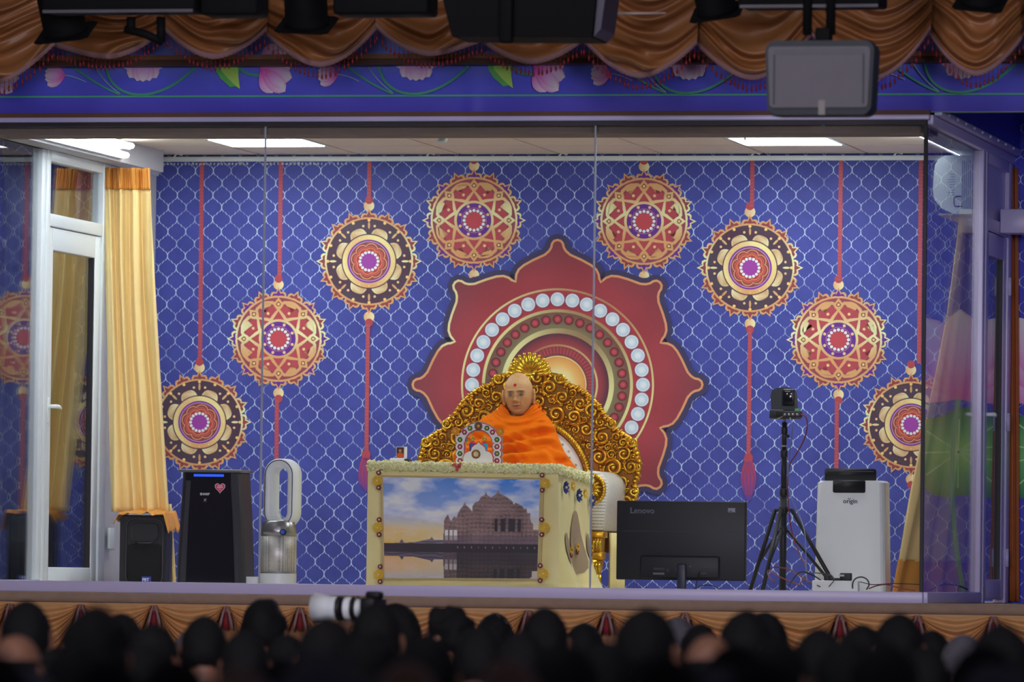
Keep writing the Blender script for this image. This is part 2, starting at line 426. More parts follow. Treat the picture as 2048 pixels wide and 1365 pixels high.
# ---- side walls: fixed pane, post, door, each side alike
def side(sgn, X, n, ydoor0, ydoor1, lock):
    o = X
    def bx(y0, y1, z0, z1, t=0.03, m=M_alu, nm='frame', parent=None, off=0.0, r=0.005):
        return MB().rbox((o-t+off, y0, z0), (o+t+off, y1, z1), r).build(nm, m, parent)
    ms = M_lav if sgn > 0 else M_alu
    # rails top and bottom
    struct(MB().rbox((o-0.03, 0, 2.44), (o+0.035, D, 2.49), 0.004), 'trim_%d' % (20+n), ms)
    struct(MB().rbox((o-0.03, 0, 0.0), (o+0.03, ydoor0-0.02, 0.058), 0.004), 'trim_%d' % (22+n), ms)
    p = struct(MB().box((o-0.004, 0.012, 0.058), (o+0.004, ydoor0-0.1, 2.44)), 'window_%d' % (3+n), M_glass)
    bx(ydoor0-0.1, ydoor0-0.02, 0.058, 2.44, 0.03, ms, 'post', p)
    # door with fanlight
    zt = 2.02
    d = empty('door_%d' % n, (o, ydoor0, 0), kind='structure')
    bx(ydoor0-0.02, ydoor0+0.05, 0, 2.44, 0.035, ms, 'door_frame', d)
    bx(ydoor1-0.05, ydoor1+0.08, 0, 2.44, 0.035, ms, 'door_frame', d)
    bx(ydoor0+0.05, ydoor1-0.05, zt, zt+0.07, 0.035, ms, 'transom', d)
    bx(ydoor0+0.05, ydoor1-0.05, 2.38, 2.44, 0.035, ms, 'head_rail', d)
    if sgn < 0: MB().box((o-0.004, ydoor0+0.05, zt+0.07), (o+0.004, ydoor1-0.05, 2.38)).build('fanlight_pane', M_glass2, d)
    else: MB().box((o-0.012, ydoor0+0.05, zt+0.07), (o+0.012, ydoor1-0.05, 2.38)).build('fanlight_panel', M_lav, d)
    leaf0, leaf1 = ydoor0+0.055, ydoor1-0.055
    lf = bx(leaf0, leaf0+0.09, 0.02, zt-0.005, 0.025, ms, 'stile', d)
    bx(leaf1-0.11, leaf1, 0.02, zt-0.005, 0.025, ms, 'stile', d)
    bx(leaf0+0.09, leaf1-0.11, zt-0.13, zt-0.005, 0.025, ms, 'top_rail', d)
    bx(leaf0+0.09, leaf1-0.11, 0.02, 0.13, 0.025, ms, 'bottom_rail', d)
    MB().box((o-0.004, leaf0+0.09, 0.13), (o+0.004, leaf1-0.11, zt-0.13)).build('pane', M_glass2, d)
    MB().box((o-0.022, leaf0+0.09, 0.13), (o-0.016, leaf1-0.11, zt-0.13)).build('inner_pane', M_glass2, d)
    for a_, b_ in ((leaf0+0.09, leaf0+0.098), (leaf1-0.125, leaf1-0.11)):
        MB().box((o-0.02, a_, 0.13), (o+0.02, b_, zt-0.13)).build('gasket', M_dark, d)
    zh = 1.0; h = MB()
    for q in (1, -1):
        h.rbox((min(o, o+q*0.034), lock-0.02, zh-0.07), (max(o, o+q*0.034), lock+0.02, zh+0.07), 0.004)
        h.cyl((o+q*0.03, lock, zh+0.02), (o+q*0.075, lock, zh+0.02), 0.011, n=10)
        h.tube([(o+q*0.07, lock, zh+0.02), (o+q*0.072, lock+0.06, zh+0.02), (o+q*0.066, lock+0.12, zh+0.012)], [0.012, 0.011, 0.008], 8)
    h.build('handle', M_white, d)
    for zz in (0.25, 1.0, 1.75):
        MB().cyl((o+sgn*0.04, leaf1+0.01, zz-0.05), (o+sgn*0.04, leaf1+0.01, zz+0.05), 0.012, n=10).build('hinge', ms, d)
    # wall behind the door up to the back wall
    struct(MB().box((o-0.02, ydoor1+0.08, 0), (o+0.02, D, 2.44)), 'wall_side_%s' % ('right' if sgn > 0 else 'left'), M_grey if sgn < 0 else M_lav)
side(-1, XL, 1, 1.66, 2.80, 1.74)
side(1, XR, 2, 1.96, 2.86, 2.02)
# ---- outside right: box over the door, lit return of the banner, brown curtain
c = onx(1990, 436, XR+0.04)
e = tag(MB().rbox((XR+0.036, 2.45, c.z-0.07), (XR+0.20, 2.62, c.z+0.062), 0.006).build('junction_box', M_lav), 'white square casing fixed outside above the right-hand glass door', 'junction box')
ret = struct(MB().box((XR+0.04, 0.05, 2.50), (XR+0.06, D, 2.80)), 'wall_return', mat('deep_blue_vinyl', rgb(36, 40, 150, 2.0), 0.45, var=0.2, nscale=3))
struct(MB().rbox((XR+0.036, 0.02, 2.488), (XR+0.075, 3.0, 2.52), 0.003), 'trim_30', M_lav)
for k in range(9):
    MB().sphere((XR+0.078, 0.25+k*0.3, 2.505), 0.008, 8, 6).build('bolt', M_alu, ret)
# ---- proscenium above: pale wall, wooden pelmet board
ztop = at(1000, 130, -0.10).z
struct(MB().box((-9, 0.03, 2.505), (7, 0.09, 4.0)), 'wall_fascia_backing', M_pwall)
struct(MB().box((-9, -0.14, ztop+0.002), (7, -0.03, ztop+0.032)), 'trim_31', M_wood2)
struct(MB().box((-9, -0.16, ztop+0.032), (7, -0.03, ztop+0.056)), 'trim_32', M_wood)
# small white lamp / sensor hanging behind the bulkhead
def pendant(px, py0, py1, wpx, Y, label, nm, cat):
    a_ = at(px, py0, Y); b_ = at(px+2, py1, Y); r = wpx/2/S(Y)
    e = empty(nm, (a_.x, Y, b_.z), label, cat)
    MB().lathe([(r*0.5, b_.z), (r*0.9, b_.z+0.008), (r, b_.z+0.02), (r*0.95, 2.5)], (b_.x, Y, 0), 14).build('body', M_white, e)
    MB().cyl((b_.x, Y, 2.5), (b_.x, Y, ZC), r*0.6, n=10).build('mount', M_grey, e)
pendant(882, 263, 286, 23, 0.7, 'short white cylinder hanging from the ceiling behind the front glass', 'security_sensor', 'sensor')
pendant(1488, 263, 281, 5, 0.7, 'thin white rod hanging from the ceiling in front of an LED panel', 'hanging_microphone', 'microphone')
# ------------------------------------------------------------ the print on the back wall
KP = 1.38
def C(r, g, b): return rgb(r, g, b, KP)
G_or, G_pale, G_mid = C(194, 146, 96), C(208, 210, 158), C(206, 172, 98)
RED, BROWN, PURP, DARKD, WHITE = C(166, 66, 72), C(128, 66, 66), C(92, 44, 130), C(62, 54, 66), C(205, 212, 236)
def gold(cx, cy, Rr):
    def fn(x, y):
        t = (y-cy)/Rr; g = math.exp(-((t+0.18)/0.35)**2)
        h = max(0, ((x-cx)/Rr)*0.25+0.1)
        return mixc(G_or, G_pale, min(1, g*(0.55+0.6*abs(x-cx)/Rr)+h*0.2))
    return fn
def pol(cx, cy, r, a): return (cx+r*math.cos(R(a)), cy-r*math.sin(R(a)))
FL = [(-.155, -.02), (-.165, .05), (-.135, .105), (-.09, .115), (-.055, .10), (-.03, .15), (0, .215), (.03, .15), (.055, .10), (.09, .115), (.135, .105), (.165, .05), (.155, -.02)]
def fleuron(pr, cx, cy, Rr, a, sc, base, fill, fn=None):
    ca, sa = math.cos(R(a)), math.sin(R(a)); out = []
    for t, r in FL:
        rr = base+r*sc[1]; tt = t*sc[0]
        out.append((cx+Rr*(rr*ca-tt*sa), cy-Rr*(rr*sa+tt*ca)))
    pr.poly(out, fill, fn)
def bead(pr, x, y, r, c=None, n=10): pr.disc(x, y, r, c or C(212, 180, 130), n)
def link(pr, cx, cy, up, rope=True, tail=None):
    pass
def mandala_common(pr, cx, cy, Rr, alt):
    g = gold(cx, cy, Rr)
    # connector cups above and below
    for s_ in (1, -1):
        pr.layer(); pr.disc(cx, cy-s_*Rr*1.30, Rr*0.125, G_pale, 20, lambda x, y: mixc(G_or, C(226, 222, 170), min(1, max(0, (x-cx)/Rr*3+0.5))))
        pr.layer(); pr.disc(cx, cy-s_*Rr*1.435, Rr*0.095, C(160, 66, 70), 18)
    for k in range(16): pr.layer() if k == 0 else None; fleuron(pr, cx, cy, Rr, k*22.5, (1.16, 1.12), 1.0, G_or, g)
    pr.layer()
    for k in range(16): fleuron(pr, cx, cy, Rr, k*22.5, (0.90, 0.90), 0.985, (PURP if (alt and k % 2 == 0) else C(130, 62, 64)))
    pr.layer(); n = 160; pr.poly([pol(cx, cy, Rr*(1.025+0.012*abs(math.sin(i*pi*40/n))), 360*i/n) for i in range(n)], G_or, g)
def mandala_dark(pr, cx, cy, Rr):
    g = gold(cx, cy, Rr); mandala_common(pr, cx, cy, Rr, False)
    pr.layer(); pr.disc(cx, cy, Rr*0.99, DARKD, 72, lambda x, y: mixc(C(70, 60, 74), C(72, 48, 62), 0.5+0.5*math.sin(x*0.07)))
    pr.layer()
    for k in range(8):
        a = 22.5+45*k; pts = []
        for i in range(13):
            t = -1+2*i/12; pts.append(pol(cx, cy, Rr*(0.60+0.20*(1-abs(t)**3.2)), a+t*19.5))
        pts += [pol(cx, cy, Rr*0.55, a+15), pol(cx, cy, Rr*0.55, a-15)]
        pr.poly(pts, G_pale, lambda x, y, a=a: mixc(C(170, 112, 66), C(226, 224, 170), 0.5+0.5*math.sin(((x-cx)*math.cos(R(a+70))-(y-cy)*math.sin(R(a+70)))/Rr*16)))
        b0 = 45*k; e_ = []
        for i in range(14):
            th = 2*pi*i/14; rr = 0.845+0.085*math.cos(th); tt = 0.026*math.sin(th)
            ca, sa = math.cos(R(b0)), math.sin(R(b0)); e_.append((cx+Rr*(rr*ca-tt*sa), cy-Rr*(rr*sa+tt*ca)))
        pr.poly(e_, G_pale, g)
        for da in (-9.2, 9.2): bead(pr, *pol(cx, cy, Rr*0.835, b0+da), Rr*0.03)
    for k in range(16): bead(pr, *pol(cx, cy, Rr*0.965, 22.5*k), Rr*0.036, C(222, 186, 116))
    pr.layer(); pr.disc(cx, cy, Rr*0.645, C(74, 52, 62), 64)
    pr.layer(); pr.ring(cx, cy, Rr*0.49, Rr*0.62, None, None, 64, lambda x, y: mixc(C(196, 142, 92), C(218, 205, 140), min(1, max(0, 0.5+((x-cx)-(y-cy)*0.9)/Rr*0.9*math.sin((x-cx)/Rr*3+1)))))
    pr.layer()
    for k in range(16): bead(pr, *pol(cx, cy, Rr*0.575, 22.5*k), Rr*0.014, C(232, 206, 140), 6)
    pr.disc(cx, cy, Rr*0.508, C(112, 52, 140), 56)
    pr.layer(); pr.ring(cx, cy, Rr*0.456, Rr*0.468, C(190, 170, 210), None, 56); pr.disc(cx, cy, Rr*0.452, BROWN, 56)
    for r0, amp, wd, c_ in ((0.385, 0.045, 0.022, C(206, 140, 98)), (0.325, 0.04, 0.02, C(190, 96, 80)), (0.285, 0.035, 0.018, C(205, 130, 90))):
        pr.layer(); n = 144
        pts = [pol(cx, cy, Rr*(r0+amp*(abs(math.sin(i*pi*8/n))**0.6*1.6-0.9)), 360*i/n+11.25) for i in range(n)]
        if r0 < 0.35: pr.poly(pts, C(160, 62, 60))
        pr.layer(); pr.stroke(pts, Rr*wd, c_, True)
    pr.layer(); pr.disc(cx, cy, Rr*0.205, C(110, 42, 110), 32)
    pr.layer(); pr.disc(cx, cy, Rr*0.18, C(142, 60, 146), 32)
    for k in range(16): bead(pr, *pol(cx, cy, Rr*0.212, 22.5*k), Rr*0.036, WHITE)
def mandala_red(pr, cx, cy, Rr):
    g = gold(cx, cy, Rr); mandala_common(pr, cx, cy, Rr, True)
    pr.layer(); pr.disc(cx, cy, Rr*0.985, C(132, 66, 76), 72)
    pr.layer(); pr.disc(cx, cy, Rr*0.80, C(160, 66, 74), 72)
    # lobes
    wl = Rr*0.075
    for k in range(8):
        a = 22.5+45*k
        lobe = [(0.69, -22.5), (0.80, -20.5), (0.88, -13), (0.915, -3), (0.915, 3), (0.88, 13), (0.80, 20.5), (0.69, 22.5)]
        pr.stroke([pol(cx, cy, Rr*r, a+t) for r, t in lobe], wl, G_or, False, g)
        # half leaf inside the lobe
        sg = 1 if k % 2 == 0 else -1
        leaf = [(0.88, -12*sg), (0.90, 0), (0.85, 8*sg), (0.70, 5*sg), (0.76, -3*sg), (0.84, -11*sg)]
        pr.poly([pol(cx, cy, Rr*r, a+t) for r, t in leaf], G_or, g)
    pr.layer()
    star = []
    for k in range(8):
        star += [pol(cx, cy, Rr*0.70, 45*k), pol(cx, cy, Rr*0.545, 45*k+14), pol(cx, cy, Rr*0.50, 45*k+19), pol(cx, cy, Rr*0.50, 45*k+26), pol(cx, cy, Rr*0.545, 45*k+31)]
    pr.stroke(star, wl, G_or, True, g)
    pr.layer()
    for k in range(8):
        b0 = 45*k; drop = [(0.66, 0), (0.74, -5.5), (0.80, -8), (0.86, -7), (0.93, -3), (0.99, 0), (0.93, 3), (0.86, 7), (0.80, 8), (0.74, 5.5)]
        pr.poly([pol(cx, cy, Rr*r, b0+t) for r, t in drop], G_or, g)
    pr.layer()
    for k in range(8):
        b0 = 45*k; drop = [(0.775, 0), (0.80, -3.4), (0.84, -4), (0.90, 0), (0.84, 4), (0.80, 3.4)]
        pr.poly([pol(cx, cy, Rr*r, b0+t) for r, t in drop], C(104, 62, 46))
    pr.layer()
    for k in range(8):
        bead(pr, *pol(cx, cy, Rr*0.83, 45*k), Rr*0.032); bead(pr, *pol(cx, cy, Rr*0.655, 45*k+22.5), Rr*0.036)
    pr.disc(cx, cy, Rr*0.47, C(190, 132, 86), 56, g)
    pr.layer(); pr.disc(cx, cy, Rr*0.41, PURP, 56)
    pr.layer(); pr.ring(cx, cy, Rr*0.29, Rr*0.30, C(190, 130, 120), None, 40)
    for k in range(8): bead(pr, *pol(cx, cy, Rr*0.356, 45*k+22.5), Rr*0.036)
    pr.disc(cx, cy, Rr*0.27, C(120, 52, 70), 40)
    pr.layer(); pr.disc(cx, cy, Rr*0.20, C(172, 66, 74), 40)
    for k in range(16): bead(pr, *pol(cx, cy, Rr*0.236, 22.5*k), Rr*0.038, WHITE)
def rope(pr, x0, y0, x1, y1):
    pr.layer(); pr.stroke([(x0, y0), (x1, y1)], 8.5, C(150, 70, 84))
    pr.layer(); n = int((y1-y0)/7)
    for i in range(n):
        t = (i+0.5)/n; x = x0+(x1-x0)*t; y = y0+(y1-y0)*t
        pr.poly([(x-4, y-2.4), (x+3.2, y-2.4), (x+3.2, y+2.4), (x-4, y+2.4)], C(166, 76, 82))
def tassel(pr, x, y0, y1):
    pr.layer()
    pts = [(x-7, y0+8), (x-13, y0+25), (x-16, y0+45), (x-14, y0+62), (x-6, y1-8), (x, y1), (x+6, y1-8), (x+14, y0+62), (x+16, y0+45), (x+13, y0+25), (x+7, y0+8)]
    pr.poly(pts, C(118, 54, 100), lambda px_, py_: mixc(C(150, 58, 80), C(78, 56, 140), min(1, max(0, (py_-y0-20)/70))))
    pr.layer()
    for k in range(7):
        u = -1+k/3; pr.stroke([(x+u*3, y0+12), (x+u*12, y0+45), (x+u*7, y1-14)], 1.6, C(150, 60, 84) if k % 2 else C(104, 60, 120))
    pr.disc(x, y0+4, 9, C(158, 64, 76), 16)
YB = D-0.0008
def ropes():
    pr = Print(YB)
    for a in ((404, 318, 400, 722), (562, 318, 559, 560), (739, 318, 738, 405), (1505, 318, 1504, 415), (1682, 318, 1679, 563), (1842, 318, 1838, 728),
              (736, 648, 733, 905), (554, 800, 551, 1150), (1500, 655, 1497, 912), (1674, 803, 1671, 1150)):
        rope(pr, *a)
    tassel(pr, 732, 905, 985); tassel(pr, 1497, 912, 1004)
    pr.build('printed_ropes', M_print, wb)
ropes()
for nm, fn, lst in (('printed_red_mandala', mandala_red, ((948, 441, 84), (1288, 443, 84.5), (557, 678, 83.5), (1677, 680, 84.5))),
                    ('printed_dark_mandala', mandala_dark, ((738, 523, 85.5), (1500, 536, 86), (399, 845, 84), (1822, 850, 84)))):
    for (cx, cy, rr) in lst:
        pr = Print(YB-0.0012); fn(pr, cx, cy, rr); pr.build(nm, M_print, wb)
# the large lotus behind the throne
def big_lotus():
    pr = Print(YB-0.0090); cx, cy = 1115, 770; U = 289/760.0
    half = [(-220, 542), (-219, 560), (-217, 579), (-204, 606), (-177, 629), (-130, 655), (-67, 684), (-45, 703), (-33, 722), (-29, 742), (-18, 757), (0, 762)]
    pet = half+[(-x, y) for x, y in half[-2:0:-1]]+[]
    out = []
    for k in range(8):
        a = R(-45*k); ca, sa = math.cos(a), math.sin(a)
        for x, y in pet:
            out.append((cx+U*(x*ca-y*sa), cy-U*(x*sa+y*ca)))
    pr.stroke(out, 25, C(58, 54, 84), True)
    pr.layer()
    sc = lambda f: [(cx+(x-cx)*f, cy+(y-cy)*f) for x, y in out]
    n = len(out)
    def colfan(x, y):
        r = math.hypot(x-cx, y-cy)/289; k = 0.5+0.5*math.sin(math.atan2(y-cy, x-cx)*8)
        c = mixc(C(150, 60, 66), C(112, 58, 66), min(1, max(0, (r-0.72)/0.28)))
        return mixc(c, C(128, 46, 54), 0.35*k)
    rings = [sc(f) for f in (1.0, 0.93, 0.85, 0.76, 0.66, 0.5, 0.2)]
    y = pr.y(); vs = []; cs = []; fs = []
    for rg in rings:
        for p in rg: vs.append(at(p[0], p[1], y)); cs.append(colfan(*p))
    for k in range(len(rings)-1):
        for i in range(n):
            j = (i+1) % n; fs.append((k*n+i, (k+1)*n+i, (k+1)*n+j, k*n+j))
    pr.mb.add(vs, fs, False, cs)
    pr.layer(); pr.stroke(out, 4.6, G_or, True, lambda x, y: mixc(C(198, 140, 96), C(206, 205, 150), max(0, min(1, 0.9-abs((x-900)/150)*0.8 if y < 700 else 0))))
    def gr(a, b, x, y, f): return mixc(a, b, 0.5+0.5*math.sin(f*math.atan2(y-cy, x-cx)+0.6))
    pr.layer(); pr.disc(cx, cy, 193, C(150, 110, 80), 128, lambda x, y: gr(C(160, 120, 84), C(205, 205, 140), x, y, 2))
    pr.layer(); pr.disc(cx, cy, 189, C(158, 58, 66), 128)
    pr.layer(); pr.disc(cx, cy, 151, C(150, 110, 80), 128, lambda x, y: gr(C(150, 120, 84), C(206, 205, 140), x, y, 2))
    pr.layer(); pr.ring(cx, cy, 112, 145, C(120, 112, 80), C(112, 78, 66), 128)
    pr.layer(); pr.ring(cx, cy, 103, 113, None, None, 128, lambda x, y: gr(C(140, 118, 84), C(208, 208, 146), x, y, 2))
    pr.disc(cx, cy, 103, C(94, 58, 66), 96)
    pr.layer(); pr.ring(cx, cy, 81, 102, C(148, 62, 68), C(86, 50, 60), 96)
    pr.layer(); pr.disc(cx, cy, 81, C(190, 140, 84), 96, lambda x, y: gr(C(160, 110, 74), C(206, 200, 134), x, y, 1))
    pr.layer(); pr.disc(cx, cy, 77, C(122, 62, 66), 96)
    pr.layer()
    for k in range(64):
        a = 360*k/64; p0, p1 = pol(cx, cy, 62, a), pol(cx, cy, 75, a); pr.stroke([p0, p1], 3.4, C(168, 66, 72))
    pr.layer(); pr.disc(cx, cy, 58, C(205, 205, 140), 72)
    pr.layer(); pr.fan([[pol(cx, cy, r, 360*i/72) for i in range(72)] for r in (56, 40, 20, 0.5)], [C(206, 140, 74), C(222, 176, 100), C(218, 214, 160), C(204, 220, 190)])
    pr.layer()
    for k in range(36):
        x, y_ = pol(cx, cy, 171, 360*k/36+90); pr.disc(x, y_, 15.2, C(120, 86, 100), 24)
        x, y_ = pol(cx, cy, 131, 360*k/36+90); pr.disc(x, y_, 9.6, C(92, 50, 54), 18)
    pr.layer()
    for k in range(36):
        x, y_ = pol(cx, cy, 171, 360*k/36+90)
        pr.fan([[(x+r*math.cos(2*pi*i/20), y_-r*math.sin(2*pi*i/20)) for i in range(20)] for r in (13.8, 10.5, 5, 0.3)], [C(222, 232, 240), C(172, 192, 208), C(196, 214, 226), C(216, 230, 238)])
        x, y_ = pol(cx, cy, 131, 360*k/36+90)
        pr.fan([[(x+r*math.cos(2*pi*i/14), y_-r*math.sin(2*pi*i/14)) for i in range(14)] for r in (7.6, 5, 0.3)], [C(130, 44, 54), C(160, 62, 70), C(184, 86, 90)])
    pr.build('printed_lotus_medallion', M_print, wb)
big_lotus()

# ------------------------------------------------------------ lotus flowers of the hall print
KF = 2.5
def CF(r, g, b): return rgb(r, g, b, KF)
PK0, PK1, PK2 = CF(196, 60, 130), CF(220, 130, 190), CF(238, 205, 228)
def petal(pr, bx, by, L, W, ang, c0=PK0, c1=PK1, c2=PK2, bend=0.0):
    """petal from base (bx,by), length L along ang (degrees, counter-clockwise from right)"""
    ca, sa = math.cos(R(ang)), math.sin(R(ang)); y = pr.y(); vs = []; cs = []; fs = []; n = 9; m = 4
    for i in range(n+1):
        t = i/n; wd = W*math.sin(pi*min(1, t*0.93+0.04))**0.75*(0.55+0.6*t)*(1 if t < 1 else 0.02)
        for j in range(m+1):
            q = -1+2*j/m; u = t*L; v = q*wd/2+bend*t*t*L
            p = (bx+u*ca-v*sa, by-u*sa-v*ca); vs.append(at(p[0], p[1], y))
            c = mixc(c0, c1, min(1, t*2)) if t < .5 else mixc(c1, c2, (t-.5)*2)
            cs.append(mixc(c, c0, 0.45*abs(q)**3))
    for i in range(n):
        for j in range(m): a = i*(m+1)+j; fs.append((a, a+1, a+m+2, a+m+1))
    pr.mb.add(vs, fs, True, cs)
def lotus(pr, x, y, s, ang=90, n=5):
    for k, a in enumerate([-62, 62, -36, 36, -14, 14, 0][:n+2]):
        pr.layer(); petal(pr, x, y, s*(0.92 if abs(a) > 50 else 1.0), s*0.52, ang+a, PK0 if k % 2 else CF(210, 84, 150))
# ------------------------------------------------------------ banner over the glass box
def dy(px): return -0.0030*px
YF = 0.024
bn = empty('lotus_banner', (0, YF, 2.51), 'long blue vinyl banner with pink lotus flowers above the glass front', 'banner')
g = MB()
def ban(u, v):
    px = -330+3000*u; t = at(px, 232-6*u*2, YF); z0 = 2.508; z = z0+v*0.5
    crease = math.exp(-((px-945)/14)**2)*0.010*math.sin(v*7+1)+math.exp(-((px-1868)/16)**2)*0.016
    return (t.x, YF-0.004-abs(crease)*0.6-0.003*noise.noise((t.x*3, z*6, 0)), z)
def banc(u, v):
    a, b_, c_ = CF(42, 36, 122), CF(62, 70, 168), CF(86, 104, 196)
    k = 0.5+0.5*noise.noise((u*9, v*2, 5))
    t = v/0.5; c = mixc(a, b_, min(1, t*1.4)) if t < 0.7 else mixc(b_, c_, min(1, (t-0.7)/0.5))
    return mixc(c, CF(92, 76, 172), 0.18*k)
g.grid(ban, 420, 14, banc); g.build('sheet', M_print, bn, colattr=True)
GR, GR2 = CF(52, 120, 92), CF(110, 165, 96)
pr = Print(YF-0.016)
y_at = lambda px: 194+dy(px)
pr.stroke([(x, y_at(x)) for x in range(-330, 2660, 60)], 3.6, CF(60, 128, 100))
pr.stroke([(x, 229.5+dy(x)) for x in range(-330, 2660, 60)], 1.6, CF(60, 110, 100))
def bez(pts, n=16):
    out = []; m = len(pts)-1
    for i in range(n+1):
        t = i/n; x = y = 0
        for k, p in enumerate(pts):
            c = math.comb(m, k)*t**k*(1-t)**(m-k); x += c*p[0]; y += c*p[1]
        out.append((x, y))
    return out
for k in range(-1, 5):
    o = 546*k; s_ = lambda pts: [(x+o, y+dy(x+o)) for x, y in pts]
    pr.layer()
    for pts, wd, c_ in (([(132, 122), (185, 168), (240, 190)], 4, GR), ([(185, 125), (205, 165), (240, 188)], 2, CF(96, 140, 120)), ([(211, 115), (205, 205), (320, 225), (406, 118)], 5, GR),
                        ([(130, 151), (150, 153), (172, 165)], 1.6, CF(120, 150, 150)), ([(476, 128), (482, 155), (524, 152)], 5, GR)):
        pr.stroke(s_(bez(pts)), wd, c_)
    pr.layer()
    leaf = [(433, 118), (430, 140), (440, 158), (452, 168), (460, 176), (470, 174), (480, 180), (476, 160), (478, 140), (476, 118)]
    pr.poly(s_(leaf), CF(74, 140, 70)); pr.layer()
    pr.poly(s_([(440, 118), (442, 142), (456, 158), (468, 170), (480, 179), (476, 150), (474, 118)]), CF(130, 184, 74))
    x0 = lambda x: x+o
    for a in (150, 210, 168, 192, 180): pr.layer(); petal(pr, x0(130), 151+dy(o), 41, 24, a)
    for a in (-150, -30, -122, -58, -103, -75, -90): pr.layer(); petal(pr, x0(286), 112+dy(o), 52 if abs(a+90) < 45 else 46, 34, a, PK0 if a % 2 else CF(214, 96, 160))
    for a in (60, 38, 14, -62, -40, -12): pr.layer(); petal(pr, x0(522), 142+dy(o), 64 if a > -50 else 50, 40, a)
    pr.layer(); petal(pr, x0(530), 140+dy(o), 52, 30, -42)
pr.build('lotus_print', M_print, bn)
# green stalks and lotus on the hall walls beside the box
def hall_lotus(wall, cx, base, s, mir):
    pr = Print(3.05-0.001)
    lf = [(cx+mir*(-95+k*0), 0) for k in range(0)]
    n = 40; L_ = []
    for i in range(n):
        t = 2*pi*i/n; r = 1+0.07*math.sin(7*t)
        L_.append((cx-mir*20+s*0.75*r*math.cos(t), base+s*0.62+s*0.48*r*math.sin(t)))
    pr.fan([L_, [(cx+(x-cx)*0.5, base+s*0.6+(y-base-s*0.6)*0.5) for x, y in L_], [(cx+(x-cx)*0.02, base+s*0.6+(y-base-s*0.6)*0.02) for x, y in L_]], [CF(30, 90, 60), CF(70, 130, 74), CF(120, 165, 80)])
    pr.layer()
    for a in range(0, 360, 40): pr.stroke([(cx, base+s*0.6), (cx-mir*20+s*0.6*math.cos(R(a)), base+s*0.62+s*0.38*math.sin(R(a)))], 3, CF(130, 170, 110))
    pr.layer(); pr.stroke(bez([(cx, base), (cx+mir*30, base+s), (cx-mir*20, base+s*2.2)]), 9, GR)
    for a in (20, 160, 45, 135, 65, 115, 90): pr.layer(); petal(pr, cx, base, s*(0.95 if 40 < a < 140 else 0.8), s*0.5, a)
    pr.build('printed_lotus', M_print, wall)
hall_lotus(wor, 2112, 795, 185, 1)
hall_lotus(wol, 12, 800, 190, -1)
hall_lotus(wol, -330, 800, 190, -1)
# loops of stalk on the return of the banner
# ------------------------------------------------------------ swags of the proscenium
M_satin = mat('brown_satin', rgb(160, 106, 62, 1.15), 0.42, var=0.15, nscale=5, bump=0.05, bscale=400)
M_satin2 = mat('tan_satin', rgb(200, 150, 96, 1.2), 0.45, var=0.1, nscale=5)
M_fringe = mat('pink_braid', rgb(150, 116, 116, 1.2), 0.8, var=0.15)
M_bead = mat('red_bead', rgb(120, 20, 32, 1.3), 0.35)
M_red = mat('red_cloth', rgb(122, 22, 34, 1.3), 0.8)
YS0 = -0.85
def swag(cx, W, yb, ya0, ya1, seed, ytop=-150):
    rnd = random.Random(seed); YS = YS0+(0.16 if seed % 2 else 0.0)
    e = empty('swag', at(cx, 20, YS)[:], 'brown satin swag of the stage valance edged with braid and red beads', 'swag', 'satin swags of the valance over the stage')
    nf = 5.2+rnd.random()*0.8; ph = rnd.random()*6; sk = rnd.uniform(-0.12, 0.12)
    def pt(u, v):
        q = 2*u-1; t = v
        ye = ytop+(ya0+(ya1-ya0)*u-ytop)*t; yc = ytop+(yb-ytop)*(t**0.9)
        sag = max(0.0, 1-abs(q)**1.75)
        y = ye+(yc-ye)*sag
        x = cx+q*W*(1.0+0.03*math.sin(3*v))
        wv = 0.10*noise.noise((u*2.2, t*3.0, seed*3.1))
        ridge = math.sin(2*pi*nf*(t**1.15*(1+0.15*q*sk)+wv)+ph+q*sk*6)+0.35*math.sin(2*pi*nf*2.1*(t+wv*1.6)+ph*2)
        ridge = ridge*abs(ridge)**-0.25 if abs(ridge) > 1e-3 else 0
        amp = 0.040*(0.35+0.65*sag)*(0.5+0.6*t)
        return at(x, y, YS-0.02-0.10*sag*(0.35+0.65*t)-amp*ridge)
    MB().grid(pt, 48, 110).build('fabric', M_satin, e)
    MB().grid(lambda u, v: pt(u, 1.0)+Vector((0, -0.012*math.sin(pi*v), 0.004-0.030*v)), 48, 3).build('braid', M_fringe, e)
    b = MB(); n = int(W*2/8.5)
    for i in range(n):
        u = (i+0.5)/n; q = abs(2*u-1); p = pt(u, 1.0); ln = 0.032+0.010*rnd.random()
        p = p+Vector((0, -0.004, -0.022)); x_ = rnd.uniform(-.003, .003)
        b.tube([p, p+Vector((x_, 0, -ln))], 0.0014, 4)
        b.lathe([(0.001, -0.030), (0.005, -0.022), (0.0066, -0.012), (0.004, -0.004), (0.002, 0.002)], (p.x+x_, p.y, p.z-ln), 6)
    b.build('bead_fringe', M_bead, e)['kind'] = 'stuff'
for i, a in enumerate(((-8, 118, 158, 30, 80), (212, 116, 108, 80, 50), (428, 106, 108, 45, 52), (640, 114, 124, 55, 48), (860, 108, 102, 46, 72), (1064, 104, 118, 72, 72),
                       (1280, 114, 146, 72, 78), (1504, 118, 150, 72, 64), (1742, 120, 152, 60, 48), (1952, 100, 142, 48, 58), (2160, 108, 140, 58, 60), (-224, 112, 120, 50, 30))):
    swag(*a, seed=i)
# wooden batten carrying the swags
tag(MB().box((-9, YS0+0.20, at(1000, -150, YS0).z-0.02), (7, YS0+0.26, at(1000, -150, YS0).z+0.06)).build('trim_33', M_wood2), kind='structure')
